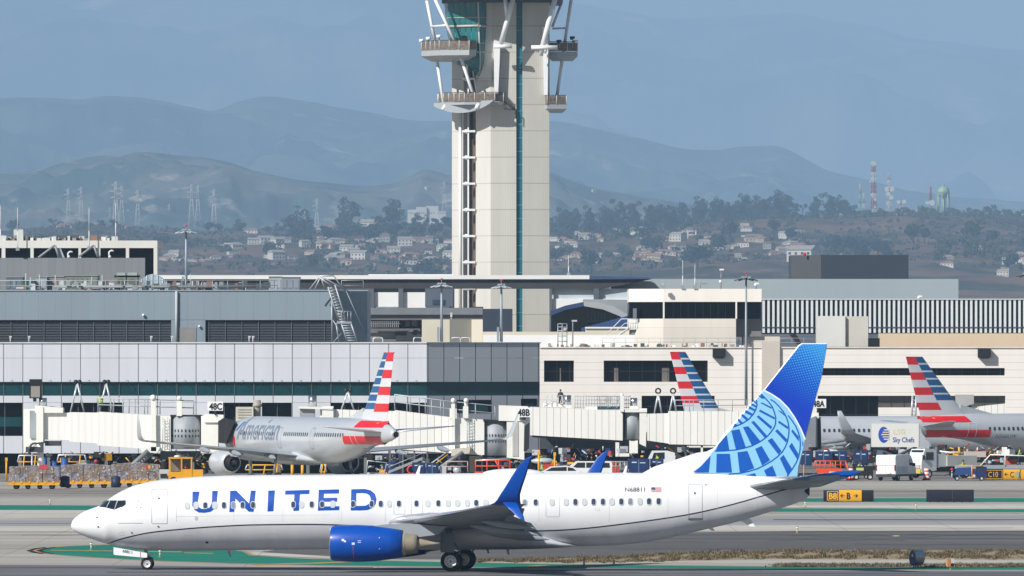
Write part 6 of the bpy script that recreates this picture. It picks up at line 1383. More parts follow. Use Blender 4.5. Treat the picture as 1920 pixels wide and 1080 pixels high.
mb=MB(); mb.cyl((0,0,-1),(0,0,(404-372)*s_),2.0*s_*1.2,2.0*s_,TGc,10); mb.build('riser',t)
for k in range(6):
    a=math.pi*2*(k+.25)/6; mb=MB(); mb.cyl((13.5*s_*math.cos(a),13.5*s_*math.sin(a),-1),(10.8*s_*math.cos(a),10.8*s_*math.sin(a),(404-362)*s_),.8,.7,TGc,6); mb.build('leg',t)
mb=MB(); 
for k in range(24):
    a,b=6.283*k/24,6.283*(k+1)/24; r_=11.9*s_; mb.tube([(r_*math.cos(a),r_*math.sin(a),(404-361)*s_),(r_*math.cos(b),r_*math.sin(b),(404-361)*s_)],.4,TGc,4)
mb.build('balcony',t)
# ================================================================ parked jets with striped tails
SILV=M('jet_silver','#cbd0d6',rough=.3,metal=.25,var=.02,coat=.3); SILV2=M('jet_silver_dark','#9fa5ab',rough=.35,metal=.2,var=.05)
TRED=M('tail_red','#d81c26',rough=.35,var=.04,coat=.3); TBLU=M('tail_blue','#155a92',rough=.35,var=.08,coat=.3); TWHT=M('tail_pale','#d5d9de',rough=.35,var=.03,coat=.3)
JTXT=M('jet_letter_grey','#76859a',rough=.4,var=.05); JW=M('jet_window','#3a424c',rough=.2,var=.1)
def jetliner(loc,rz,label,side_,L=44.5,hw=1.97,top=6.0,bot=1.92,fin_top=11.75,wing_s=16.6,span=17.0,tip_kind='fence',name='parked_jet',text=None,reg=None,wing_z=2.6,engine=(5.75,12.9,1.12),bands=True,gear=True,nose_off=0,side_windows=True,finc=1.0):
    J=thing(name,label,'airliner',loc,rz); zc0=(top+bot)/2; hh0=(top-bot)/2
    def tp(s): return interp([0,.15,.6,1.4,2.6,4.0,5.6,7,L*.80,L*.90,L-.9,L],[zc0-.45,zc0-.05,zc0+.45,zc0+.95,zc0+1.55,zc0+1.85,top-.05,top,top,top-.12,top-.75,top-1.15],s)
    def bt(s): return interp([0,.15,.6,1.4,2.6,4.4,6.5,L*.64,L*.74,L*.85,L-.9,L],[zc0-.45,zc0-.8,zc0-1.15,zc0-1.5,zc0-1.8,bot+.05,bot,bot,bot+.45,bot+1.5,top-2.0,top-1.75],s)
    def hwf(s): return interp([0,.15,.6,1.4,2.6,4,6,L*.70,L*.80,L*.90,L-.6,L],[0.02,.4,.85,1.25,1.6,1.82,hw,hw,hw*.84,hw*.5,.38,.27],s)
    def skin(s,z,sg,off=.02):
        zc,hh,w_=(tp(s)+bt(s))/2,(tp(s)-bt(s))/2,hwf(s); k=max(-1,min(1,(z-zc)/hh)); r=math.sqrt(max(0,1-k*k)); return (s,sg*(w_*r+off*r),z+off*k)
    mb=MB(); rings=[]
    for s in [0,.06,.15,.35,.6,1,1.4,2,2.6,3.3,4,5,6]+[7+i*(L-8)/30 for i in range(31)]+[L-.5,L]:
        zc,hh,w_=(tp(s)+bt(s))/2,max(.02,(tp(s)-bt(s))/2),hwf(s); rings.append([(s,w_*math.sin(a),zc+hh*math.cos(a)) for a in [2*math.pi*k/36 for k in range(36)]])
    mb.loft(rings,lambda i,j:SILV,True,True); mb.build('fuselage',J)
    mb=MB(); zz=(tp(L)+bt(L))/2; mb.cyl((L-.02,0,zz),(L+.25,0,zz),.30,.27,M('exhaust_ring','#aeb2b6',rough=.3,metal=.5),16,cap=False); mb.cyl((L+.1,0,zz),(L+.12,0,zz),.26,mat=BLACK,n=14); mb.cyl((L+.13,0,zz),(L+.3,0,zz),.12,.08,DKMET,8); mb.build('exhaust_outlet',J)
    mb=MB(); c=L*.43; rings=[]
    for s,w_,a,b in ((c-6.5,.8,bot+.5,bot+.05),(c-5,1.6,bot+.9,bot-.18),(c-2,2.1,bot+1.2,bot-.25),(c+3,2.1,bot+1.2,bot-.25),(c+5.5,1.5,bot+.8,bot-.1),(c+7.5,.5,bot+.5,bot+.1)): rings.append([(s,w_*math.cos(t),(a+b)/2+(a-b)/2*math.sin(t)) for t in [2*math.pi*k/20 for k in range(20)]])
    mb.loft(rings,lambda i,j:SILV,True,True); mb.build('belly_fairing',J)
    # striped fin
    zr,zt=top-.35,fin_top; le0,le1=L-9.2+ (0 if L>42 else .6),L-2.9; te0,te1=L-2.1,L-.35; le0=te0-(te0-le0)*finc; le1=te1-(te1-le1)*finc
    h=zt-zr; 
    le=lambda z:le0+(le1-le0)*(max(0,(z-zr)/h))**.95; te=lambda z:te0+(te1-te0)*((z-zr)/h)
    zs=[zr]; fm={}
    edges=set([zr,zt]); RP,BP=1.51,.745
    z=zt
    cuts=[]; k=0
    while z-RP/2>zr+.1 : cuts.append((z-RP/2,z,k%2==0)); z-=RP/2; k+=1
    cuts.append((zr,z,False))
    bc=[]; z=zt; k=0
    while z>zr+1.6: bc.append((z-BP*.78,z,True)); bc.append((z-BP,z-BP*.78,False)); z-=BP
    bc.append((zr,z,False))
    mb=MB(); NB=34
    for j in range(NB):
        z0=zr+h*j/NB; z1=zr+h*(j+1)/NB
    lv=sorted(set([round(a,4) for a,b,_ in cuts]+[round(b,4) for a,b,_ in cuts]+[round(a,4) for a,b,_ in bc]+[round(b,4) for a,b,_ in bc]))
    lv=[q for q in lv if q>=zr-1e-3]
    cols=[0,.05,.16,.32,.50,.56,.75,.92,1]; th=[.0,.55,.85,1,.95,.9,.65,.3,.0]
    def cm(zm,c):
        if bands is False: return SILV
        if c<.50:
            return TBLU if any(a<zm<b and f for a,b,f in bc) else TWHT
        return TRED if any(a<zm<b and f for a,b,f in cuts) and zm>zr+.9 else TWHT
    for z0,z1 in zip(lv[:-1],lv[1:]):
        if z1-z0<1e-3: continue
        for sg in (-1,1):
            for c in range(len(cols)-1):
                vs=[]
                for z_,cc in ((z0,c),(z0,c+1),(z1,c+1),(z1,c)):
                    a,b=le(z_),te(z_); vs.append((a+(b-a)*cols[cc],sg*(.30-.16*(z_-zr)/h)*th[cc]+sg*.004,z_))
                mb.add(vs,[(0,1,2,3)],cm((z0+z1)/2,(cols[c]+cols[c+1])/2),False)
    mb.box(le(zt)+.1,te(zt)-.03,-.1,.1,zt-.01,zt+.06,TRED if bands else SILV)
    # dorsal fillet
    mb.prism([(le0-3.4,top-.12),(le0+.9,zr+1.25),(le0+1.0,zr)],'y',-.09,.09,SILV); mb.build('tail_fin',J)
    if bands:
        for zz0,zz1,s0,s1 in ((top-.85,top-.25,L-7.3,L-1.6),(top-2.35,top-1.62,L-9.3,L-2.3)):
            for sg in (-1,1): decal(flat_polys([[(s0+(.5 if zz0>top-1 else 0),zz1),(s0-.0,zz0),(s1-.4,zz0),(s1,zz1)]],.8,.2),lambda a,b,sg=sg:skin(a,b,sg,.025),TRED,'red_band',J)
    # stabilisers, wings
    for sg in (-1,1):
        wing([(L-5.6,.4,top-1.25,3.6,.8),(L-2.3,6.2,top-.72,1.25,.7)],lambda i,j:SILV if j not in (7,8) else METAL,J,'stabiliser',sg)
        s0=wing_s; tip=(s0+8.2 if L>42 else s0+7.7); tz=wing_z+1.45
        wing([(s0-.6,1.2,wing_z,7.4,1.05),(s0,1.9,wing_z+.05,6.6,1.0),(s0+2.4,6.4,wing_z+.5,4.0,.9),(tip,span,tz,1.6,.8)],lambda i,j:SILV2 if j not in (7,8) else METAL,J,'wing',sg)
        wing([(tip,span,tz,1.6,.8,.1),(tip+.25,span+.35,tz+.12,1.5,.7,.6),(tip+.6,span+.6,tz+.5,1.25,.6,1.1),(tip+1.3,span+.85,tz+1.5,.85,.5,1.3),(tip+1.85,span+1.0,tz+2.35,.4,.5,1.35)],lambda i,j:SILV,J,'winglet',sg)
        for l,ds in ((4.2,5.0),(8,4.4),(11.5,4.2)):
            mb=MB(); mb.lathe([(0,.02),(.5,.18),(1.4,.26),(2.6,.2),(3.3,.02)],(0,0,0),'x',SILV2,10)
            for v in mb.v: v.z-=v.x*.1
            o=mb.build('flap_track_fairing',J); o.location=(s0+(l-1.9)*.52+(ds-1.9),sg*l,wing_z+.05+(l-1.9)*.09-.12)
        el,es,er=engine; mb=MB(); mb.lathe([(0,er*.9),(.05,er*.96),(.5,er*1.05),(1.6,er*1.06),(2.8,er*.95),(3.5,er*.80),(3.5,er*.7)],(0,0,0),'x',SILV,28); E_=mb.build('engine',J); E_.location=(es,sg*el,1.95)
        mb=MB(); mb.lathe([(.45,.001),(.5,er*.85),(.8,er*.85)],(0,0,0),'x',BLACK,20); mb.lathe([(.6,er*.8),(.1,er*.83),(0,er*.87),(.05,er*.962)],(0,0,0),'x',METAL,24); mb.build('intake',E_)
        mb=MB(); mb.lathe([(2.9,er*.69),(4.2,er*.5),(4.3,er*.4),(3.6,er*.3)],(0,0,0),'x',BLACK,20); mb.lathe([(4.1,er*.3),(4.9,.05)],(0,0,0),'x',DKMET,12); mb.build('exhaust',E_)
        mb=MB(); mb.prism([(es+1,2.95),(es+3,3.2),(es+7,3.0),(es+5.5,2.5),(es+2,2.6)],'y',sg*el-.18,sg*el+.18,SILV2); mb.build('pylon',J)
    if gear:
        for x,ys,r in ((5.2,(-.25,.25),.38),(L*.5+.2,(-3.8+.45,-3.8-.45,3.8-.45,3.8+.45),.58)):
            for y in ys: wheel(J,x,y,r,.34 if r>.5 else .22,1)
            for y in ((0,) if len(ys)==2 else (-3.8,3.8)): mb=MB(); mb.cyl((x,y,r),(x-.1,y*.92,bot+.9),.14,mat=STRUT); mb.cyl((x,y-.5,r),(x,y+.5,r),.08,mat=STRUT); mb.build('gear_strut',J)
    # windows and doors on the sides that are seen
    zw=zc0+.52
    for sg in side_:
        s=7.2
        lim=L*.80; k=0
        polys=[]
        while s<lim:
            if abs(s-L*.42)>1.2 and abs(s-L*.62)>.8: polys.append(rrect(s,zw,.26,.38,.11,3))
            s+=.53; k+=1
        for q in polys: decal(flat_polys([q],9,.2),lambda a,b,sg=sg:skin(a,b,sg,.012),JW,'window',J)
        for ds in (5.3,L*.42,L*.62,L*.835):
            d=decal(flat_polys(ring_polys(rrect(ds,zw+.02-.35,.9,1.9,.15),rrect(ds,zw+.02-.35,.80,1.8,.12)),9,.2),lambda a,b,sg=sg:skin(a,b,sg,.03),M('jet_door_seam','#e3e6e9') if ds>L*.8 else SILV2,'door',J)
        if text:
            bm=text_bm(text[0],text[2],.02,text[3],shear=.0)
            for v in bm.verts: v.co.x=(text[1]+v.co.x) if sg<0 else (text[1]+text[4]-v.co.x); v.co.y+=zw-.55
            decal(cut(bm,1.0,.2),lambda a,b,sg=sg:skin(a,b,sg,.02),JTXT,'lettering',J)
        if reg:
            bm=text_bm(reg,.42,.004,1.0,shear=.2)
            for v in bm.verts: v.co.x=(L*.72+v.co.x) if sg<0 else (L*.72+2.6-v.co.x); v.co.y+=zw-.95
            decal(cut(bm,1.0,.2),lambda a,b,sg=sg:skin(a,b,sg,.02),JTXT,'registration',J)
    return J,skin,zw
def emblem(J,skin,zw,s0,sg):
    f=lambda a,b:skin(a,b,sg,.03)
    decal(flat_polys([[(s0,zw+.2),(s0+.9,zw+1.05),(s0+1.25,zw+1.05),(s0+.45,zw+.25)]],.5,.2),f,M('emblem_blue','#2a6ea5'),'emblem_wing',J)
    decal(flat_polys([[(s0-.5,zw-.9),(s0-.15,zw-.2),(s0+.2,zw-.5),(s0-.1,zw-1.4)]],.5,.2),f,TRED,'emblem_wing',J)
# gate 48C jet: nose away to the left, tail toward us
th=R(20.5); aft=Vector((math.sin(th),-math.cos(th),0))
tail=Vector((X(741,978),978,0)); L1=44.5; base=tail-aft*L1
j1,sk,zw1=jetliner(base,math.atan2(aft.y,aft.x),'silver jet with red, white and blue tail at gate 48C, tail toward the viewer',(-1,),L=L1,text=('American',6.9,2.1,1.02,9),reg='N131NN' if False else None,top=6.15,bot=2.0,fin_top=12.0,span=17.3)
emblem(j1,sk,zw1,6.2,-1)
# jet whose tail shows at gate 48B
ph=R(12); aft=Vector((-math.cos(ph),-math.sin(ph),0)); tail=Vector((X(1250,1136),1136,0)); L2=39.5
j2,sk,zw2=jetliner(tail-aft*L2,math.atan2(aft.y,aft.x),'silver jet half hidden behind the bridges, striped fin above gate 48B',(1,),L=L2,hw=1.88,top=5.45,bot=1.45,fin_top=12.1,wing_s=15.6,span=16.6,wing_z=2.3,engine=(4.83,12.6,1.0),finc=.66)
# jet at far right
ph=R(30); aft=Vector((-math.cos(ph),-math.sin(ph),0)); tail=Vector((X(1693,1092),1092,0))
j3,sk,zw3=jetliner(tail-aft*44.5,math.atan2(aft.y,aft.x),'silver jet with striped tail running out of the right edge of the view',(1,),L=44.5,reg='N566UW',finc=.78,top=5.95,bot=1.9,fin_top=11.6,span=17.0)
# ================================================================ passenger boarding bridges
IV=M('bridge_ivory','#ececE6'.lower(),rough=.55,var=.04,vs=.3); IVR=MP('bridge_corrugated','#efeeea',0,0,0,0,.05,'#b9b7ad',var=.03,vs=.5,ribs=.62,ribd=.93,panelvar=0)
IVP=MP('bridge_panels','#efeee9',.68,0,0,0,.05,'#a8a59b',var=.03,vs=.5,panelvar=.03)
DRUM=M('drum_grey','#9aa0a6',rough=.6,metal=.1,var=.12,vs=1.5,stretch=(1,1,.2)); BELW=M('bellows_black','#2b2a2b',rough=.85,var=.3,vs=1.5,stretch=(3,3,.2))
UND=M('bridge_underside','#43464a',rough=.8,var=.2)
def quadbox(mb,pts,D,dep,mat,D1=None):      # 4 screen corners, front face at D (left) to D1 (right), with depth
    D1=D if D1 is None else D1; n=len(pts); xs=[p[0] for p in pts]; a,b=min(xs),max(xs)
    dd=[D+(D1-D)*((p[0]-a)/(b-a) if b>a else 0) for p in pts]
    vs=[P(p[0],p[1],d) for p,d in zip(pts,dd)]; vs+=[v+Vector((0,dep,0)) for v in vs]
    return mb.add(vs,[tuple(range(n)),tuple(range(2*n-1,n-1,-1))]+[(i,i+n,(i+1)%n+n,(i+1)%n) for i in range(n)],mat)
def part(t,name,fn,label=None):
    mb=MB(); fn(mb); return mb.build(name,t,True,label)
def vdrum(mb,x0,x1,y0,y1,D,mat,n=28):
    c=(x0+x1)/2; r=(x1-x0)/2*D/F; mb.cyl((X(c,D),D,Z(y1,D)),(X(c,D),D,Z(y0,D)),r,mat=mat,n=n)
def slots(mb,x0,x1,ys,D,r):
    c=X((x0+x1)/2,D)
    for y in ys:
        for k in range(11):
            a=R(-160+14*k); mb.box(c+r*math.cos(a)-.05,c+r*math.cos(a)+.05,D+r*math.sin(a)-.03,D+r*math.sin(a)+.03,Z(y+4.5,D),Z(y,D),DKMET)
def prail(mb,pts,D,h=1.05,step=1.3,r=.055,dep=0):
    for a,b in zip(pts[:-1],pts[1:]):
        p0,p1=P(a[0],a[1],D+dep),P(b[0],b[1],D+dep); railing(mb,p0.x,p1.x,p0.z,D+dep,h,step,r,RAIL,p1.z)
# --- bridge 48C
D=1014; t=thing('boarding_bridge','ivory corrugated boarding bridge of gate 48C, at far left','boarding bridge',(X(180,D),D,0))
part(t,'tunnel_section',lambda m:quadbox(m,[(80,773),(130,774),(130,825),(80,824)],D+.35,2.6,IVR)); part(t,'tunnel_section',lambda m:quadbox(m,[(130,773),(182,774),(182,831),(130,828)],D+.15,3.0,IVR)); part(t,'tunnel_section',lambda m:quadbox(m,[(182,772),(292,779),(292,843),(182,835)],D,3.3,IVR))
part(t,'rotunda',lambda m:(quadbox(m,[(44,767),(77,767),(77,826),(44,850)],D+1.2,3,IV),quadbox(m,[(68,763),(81,763),(81,830),(68,830)],D-.1,3,IV),quadbox(m,[(66,760),(118,765),(118,774),(66,774)],D,3,IV)))
part(t,'shutter',lambda m:pbox(m,55,67,770,822,D,.1,M('shutter_grey','#8f969e',var=.15),-1.0+.0) or pbox(m,56,66,770,822,D,.2,M('shutter_grey',''),-1.1))
part(t,'support_column',lambda m:(vdrum(m,70,82,820,900,D+1,IV,14),m.tube([P(60,850,D),P(60,905,D)],.1,RAIL),m.tube([P(88,828,D),P(60,832,D),P(52,845,D),P(58,852,D)],.12,UND)))
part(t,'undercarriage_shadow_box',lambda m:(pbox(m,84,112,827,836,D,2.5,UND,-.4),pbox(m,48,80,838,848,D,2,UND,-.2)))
part(t,'vertical_lift_column',lambda m:(quadbox(m,[(283,748),(292,748),(293,846),(283,846)],D-.3,.6,IV),m.ball(P(287,746,D-.2),.3,IV,8))); part(t,'vertical_lift_column',lambda m:(quadbox(m,[(331,752),(341,752),(341,780),(331,780)],D-.3,.6,IV),m.ball(P(336,747,D-.2),.25,IV,8)))
part(t,'service_door_section',lambda m:quadbox(m,[(292,779),(320,780),(320,846),(292,845)],D+.1,3,IV)); part(t,'ladder',lambda m:([m.tube([P(305,790+6*k,D-.1),P(314,790+6*k,D-.1)],.03,RIMW,4) for k in range(9)],m.tube([P(305,782,D-.1),P(305,842,D-.1)],.04,RIMW,4),m.tube([P(314,782,D-.1),P(314,842,D-.1)],.04,RIMW,4)))
dr=part(t,'rotating_cab_drum',lambda m:(vdrum(m,320,377,781,842,D+1.2,DRUM),pbox(m,319,378,778,781,D,2.6,DKMET,-.1)));
mb=MB(); slots(mb,320,377,(805,815),D+1.2,28.5*(D+1.2)/F+.02); mb.build('vents',dr,True)
part(t,'cab',lambda m:(quadbox(m,[(377,780),(409,780),(409,848),(377,846)],D-.4,3,IV),quadbox(m,[(383,776),(419,778),(419,784),(411,792),(383,792)],D-.6,3.2,IV)))
part(t,'canopy_bellows',lambda m:(quadbox(m,[(409,790),(420,783),(440,790),(424,832),(409,830)],D-.8,3.0,BELW)))
part(t,'roof_railing',lambda m:(prail(m,[(184,773),(300,777),(363,779)],D,1.35),prail(m,[(184,773),(300,777)],D,1.35,1.0,.05,2.6)))
part(t,'stair',lambda m:(m.tube([P(278,845,D-.6),P(235,884,D-.6)],.25,M('stair_grey','#7d8184')),m.tube([P(286,848,D+.6),P(244,886,D+.6)],.25,M('stair_grey','')),[m.box(X(277-4.2*k,D),X(281-4.2*k,D),D-.6,D+.6,Z(849+3.9*k,D),Z(848+3.9*k,D),RAIL) for k in range(10)],quadbox(m,[(262,838),(300,838),(296,848),(268,850)],D-.3,2,IV)))
part(t,'drive_frame',lambda m:(pbox(m,300,375,846,862,D,2,UND,-.6),vdrum(m,300,312,866,905,D+.6,TYRE,12),vdrum(m,345,357,846,905,D+.8,UND,12),m.tube([P(350,850,D),P(362,866,D),P(372,850,D)],.12,BLACK)))
t2=thing('gate_sign','white gate sign reading 48C on the left boarding bridge','gate sign',P(403,772,D-.7),0,'gate number signs')
part(t2,'board',lambda m:pbox(m,389,418,753,770,D-.8,.25,M('sign_white','#f0f0f0'))); part(t2,'post',lambda m:m.tube([P(404,770,D-.7),P(404,778,D-.7)],.1,DKMET))
sx=X(392.5,D-.8); decal(text_bm('48C',.62,.03,.82),lambda a,b:(sx+a-t2.location.x,-.12,Z(768,D-.8)-t2.location.z+b),SBK,'lettering',t2)
for k,(px,l) in enumerate(((145,'left one of two white A frames above the 48C bridge'),(199,'right one of two white A frames above the 48C bridge'))):
    t=thing('a_frame_lamp',l,'lamp frame',P(px,776,1020),0,'A frame lamps over the bridges'); DD_=1020
    part(t,'frame',lambda m:(m.tube([P(px-13,774,DD_),P(px,718,DD_),P(px+13,774,DD_)],.09,RIMW,6),m.tube([P(px-13,774,DD_+1),P(px,718,DD_+1),P(px+13,774,DD_+1)],.07,RIMW,6))); part(t,'lamp_head',lambda m:(m.ball(P(px-3,716,DD_),.22,DKMET,8),m.ball(P(px+4,716,DD_),.22,DKMET,8),pbox(m,px-6,px+7,714,716,DD_,.3,DKMET)))
t=thing('exhaust_fan_unit','black roof box over a silver cylinder on the 48C rotunda','roof unit',P(70,767,D+1)); part(t,'housing',lambda m:(pbox(m,55,77,711,747,D+1,1.5,BLACK),)); part(t,'front_panel',lambda m:pbox(m,58,75,724,745,D+1,.1,M('panel_taupe','#8d8a85'),.12)); part(t,'drum',lambda m:(vdrum(m,73,88,746,761,D+1.5,METAL,16),pbox(m,62,68,747,753,D+1,.5,BLACK)));
mb=MB(); vdrum(mb,86,106,0,0,D,GLASS) if False else mb.ball(P(96,768,D+2),.55,M('dome_blue_grey','#7d8ea0',rough=.2),14,(1.1,1,.6)); mb.solo('roof_dome','small blue grey dome on the 48C bridge roof','dome')
# --- mid bridge 48B (runs behind the near striped tail)
D=1052; t=thing('boarding_bridge','ivory boarding bridge of gate 48B, running behind the striped tail of the 48C jet','boarding bridge',(X(780,D),D,0))
part(t,'tunnel_section',lambda m:quadbox(m,[(600,767),(742,771),(742,842),(600,830)],D+.3,2.6,IVP)); part(t,'tunnel_section',lambda m:quadbox(m,[(740,769),(850,783),(850,850),(740,842)],D,3,IVP))
part(t,'rotunda',lambda m:(quadbox(m,[(604,762),(625,762),(625,790),(604,790)],D-.2,3,IV),quadbox(m,[(560,762),(624,764),(624,768),(560,766)],D-.3,3,IV),quadbox(m,[(562,764),(590,764),(590,800),(562,800)],D+.1,2.6,M('shutter_silver','#aeb2b5',rough=.4,metal=.3)))); part(t,'roof_cylinder',lambda m:vdrum(m,578,594,742,762,D+1,METAL,16))
part(t,'vertical_lift_column',lambda m:(quadbox(m,[(846,757),(853,757),(853,845),(846,845)],D-.4,.5,IV),m.ball(P(850,751,D-.2),.25,IV,8),quadbox(m,[(843,766),(856,766),(856,785),(843,785)],D-.35,.6,IV))); part(t,'vertical_lift_column',lambda m:(quadbox(m,[(868,762),(878,762),(878,784),(868,784)],D-.3,.6,IV),m.ball(P(874,751,D-.2),.25,IV,8),m.cyl(P(874,752,D),P(874,762,D),.2,mat=IV)))
part(t,'service_door_section',lambda m:quadbox(m,[(850,783),(908,787),(908,853),(850,851)],D+.1,3,IV)); part(t,'ladder',lambda m:([m.tube([P(876,790+6*k,D-.1),P(886,790+6*k,D-.1)],.03,RAIL,4) for k in range(9)],m.tube([P(876,784,D-.1),P(876,846,D-.1)],.04,RAIL,4),m.tube([P(886,784,D-.1),P(886,846,D-.1)],.04,RAIL,4)))
dr=part(t,'rotating_cab_drum',lambda m:(vdrum(m,906,952,790,854,D+1.3,DRUM),quadbox(m,[(906,786),(954,789),(954,792),(906,790)],D-.1,2.8,DKMET)))
mb=MB(); slots(mb,906,952,(814,825),D+1.3,23*(D+1.3)/F+.02); mb.build('vents',dr,True)
part(t,'cab',lambda m:(quadbox(m,[(950,786),(983,780),(983,862),(950,858)],D-.4,3,IV),quadbox(m,[(961,792),(972,792),(972,856),(961,856)],D-.45,.1,M('cab_grey_panel','#b5b5b0')),quadbox(m,[(935,760),(990,762),(990,790),(935,789)],D-.5,3,IV)))
part(t,'canopy_bellows',lambda m:quadbox(m,[(983,800),(993,792),(992,840),(987,846),(982,846)],D-.9,2.8,BELW))
part(t,'roof_railing',lambda m:(prail(m,[(740,769),(855,783),(928,790)],D,1.5),prail(m,[(740,769),(855,783)],D,1.5,1.0,.05,2.4)))
part(t,'stair',lambda m:(m.tube([P(868,848,D-1),P(812,886,D-1)],.22,M('stair_grey','')),m.tube([P(845,843,D-1),P(790,882,D-1)],.07,RAIL),m.tube([P(840,852,D-1),P(800,882,D-1)],.06,YEL),quadbox(m,[(846,842),(882,838),(880,850),(860,852),(846,856)],D-1,1.6,M('stair_beige','#cfc9bb')),m.tube([P(700,890,D-2),P(780,866,D-2)],.05,RAIL)))
part(t,'drive_frame',lambda m:(pbox(m,880,905,855,885,D,1,M('drive_beige','#a9a28f'),-.6),vdrum(m,890,902,866,896,D+.6,TYRE,12),pbox(m,905,975,857,862,D,2,UND,-.4)))
t2=thing('gate_sign','white gate sign reading 48B at the end of the middle boarding bridge','gate sign',P(981,784,D-.9),0,'gate number signs')
part(t2,'board',lambda m:pbox(m,969,995,764,782,D-1,.25,M('sign_white',''))); part(t2,'bracket',lambda m:m.ball(P(981,784.5,D-.9),.28,DKMET,10,(1,.5,.5)))
sx2=X(971,D-1); decal(text_bm('48B',.66,.03,.80),lambda a,b:(sx2+a-t2.location.x,-.12,Z(779.5,D-1)-t2.location.z+b),SBK,'lettering',t2)
t=thing('a_frame_lamp','white A frame lamp between the roof cylinder and the striped tail','lamp frame',P(652,772,1056),0,'A frame lamps over the bridges'); DD_=1056
part(t,'frame',lambda m:(m.tube([P(639,772,DD_),P(652,734,DD_),P(665,772,DD_)],.1,RIMW,6),)); part(t,'lamp_head',lambda m:(m.ball(P(649,732,DD_),.22,DKMET,8),m.ball(P(657,732,DD_),.22,DKMET,8)))
# low canopy posts under the middle bridge
t=thing('apron_canopy','low white posted canopy frame under the middle boarding bridge','canopy',(X(780,1056),1056,0)); DD_=1056
part(t,'roof_beam',lambda m:(quadbox(m,[(700,838),(840,845),(840,850),(700,842)],DD_,3,UND)))
for x in (731,755,777,801): part(t,'post',lambda m:pbox(m,x-1.6,x+1.6,842,890,DD_,.25,IV,0))
# --- bridge 48A, right
D=1078; t=thing('boarding_bridge','long ivory panelled boarding bridge right of the 48B sign','boarding bridge',(X(1080,D),D,0))
part(t,'tunnel_section',lambda m:quadbox(m,[(994,763),(1168,770),(1168,826),(994,816)],D,3.2,IVP))
part(t,'underframe',lambda m:quadbox(m,[(998,816),(1168,826),(1168,830),(998,820)],D+.2,2.8,UND))
dr=part(t,'rotating_cab_drum',lambda m:(vdrum(m,1170,1199,772,824,D+1,DRUM),)); part(t,'rotunda',lambda m:(quadbox(m,[(1199,766),(1213,766),(1211,838),(1199,832)],D,3,IV),quadbox(m,[(1168,768),(1213,768),(1213,773),(1168,773)],D-.1,3,IV),quadbox(m,[(1166,772),(1170,772),(1170,826),(1166,826)],D+.5,2,UND)))
part(t,'support_column',lambda m:(pbox(m,1154,1161,824,856,D,.5,IV,-.2),pbox(m,1160,1180,850,856,D,.5,IV,-.2),pbox(m,1180,1196,826,850,D,1,IV,-.4),vdrum(m,1166,1174,826,860,D+1,UND,10)))
part(t,'vertical_lift_column',lambda m:(quadbox(m,[(1163,742),(1170,742),(1170,772),(1163,772)],D-.2,.6,IV),m.ball(P(1166,741,D),.2,IV,8)))
part(t,'roof_cylinder',lambda m:vdrum(m,1056,1071,741,760,D+1,METAL,16)); part(t,'roof_cylinder',lambda m:(vdrum(m,1181,1195,746,762,D+1,METAL,16),pbox(m,1180,1196,761,767,D,1.5,IV,-.2)))
part(t,'roof_base_box',lambda m:(pbox(m,1056,1072,759,765,D,1.5,IV,-.2),pbox(m,1098,1120,762,768,D,2,IV,-.2)))
t=thing('cage_walkway','cluttered steel cage walkway on the roof of the right boarding bridge','walkway',P(1140,768,D+1)); 
def cage(m):
    rnd=random.Random(4)
    for x0,x1,n in ((1078,1120,8),(1120,1162,12),(1170,1182,3)):
        for k in range(n+1): x=x0+(x1-x0)*k/n; m.tube([P(x,766,D+.5),P(x,741+rnd.uniform(0,4),D+.5)],.03,RAIL,4)
        for y in (743,750,757,764): m.tube([P(x0,y,D+.5),P(x1,y,D+.5)],.03,RAIL,4)
    for k in range(10): x=rnd.uniform(1120,1160); m.tube([P(x,764,D),P(x+rnd.uniform(-6,6),744,D+1)],.025,RAIL,4)
part(t,'cage',cage); part(t,'floor',lambda m:pbox(m,1120,1162,762,768,D,2,M('walk_floor','#2f4a5a'),-.3))
mb=MB()
for k in range(5): mb.tube([P(1024+10*k,762,D+.5),P(1026+9*k,741,D+.5)],.035,RIMW,4)
mb.tube([P(1020,762,D),P(1040,752,D),P(1056,760,D)],.05,RIMW,4); pbox(mb,1018,1054,756,763,D,1.2,IV,-.6); o=mb.solo('bridge_roof_fittings','pale pipes and boxes on the left end of the right boarding bridge roof','roof fittings'); o['kind']='stuff'
D=1085; t=thing('boarding_bridge','ivory boarding bridge passing in front of the second striped fin toward the blue tail','boarding bridge',(X(1360,D),D,0))
part(t,'tunnel_section',lambda m:quadbox(m,[(1214,776),(1256,775),(1256,832),(1214,826)],D+.2,2.8,IVP)); part(t,'tunnel_section',lambda m:quadbox(m,[(1254,771),(1400,771),(1400,836),(1254,833)],D,3.2,IVP)); part(t,'tunnel_section',lambda m:quadbox(m,[(1398,770),(1524,770),(1524,838),(1398,836)],D-.2,3.4,IVP))
part(t,'underframe',lambda m:quadbox(m,[(1216,827),(1524,838),(1524,842),(1216,831)],D+.4,2.6,UND)); part(t,'cab',lambda m:(quadbox(m,[(1516,774),(1535,774),(1536,846),(1516,846)],D-.5,3,IV)))
part(t,'canopy_bellows',lambda m:(quadbox(m,[(1533,785),(1539,782),(1540,842),(1533,842)],D-.6,3,BELW),quadbox(m,[(1506,790),(1530,780),(1529,850),(1506,850)],D-1.6,1.5,M('bellows_grey','#7f858c',var=.1))))
part(t,'roof_railing',lambda m:(prail(m,[(1266,772),(1400,771)],D,1.15,1.3,.035),prail(m,[(1266,772),(1300,771)],D,1.15,.8,.035,2.6)))
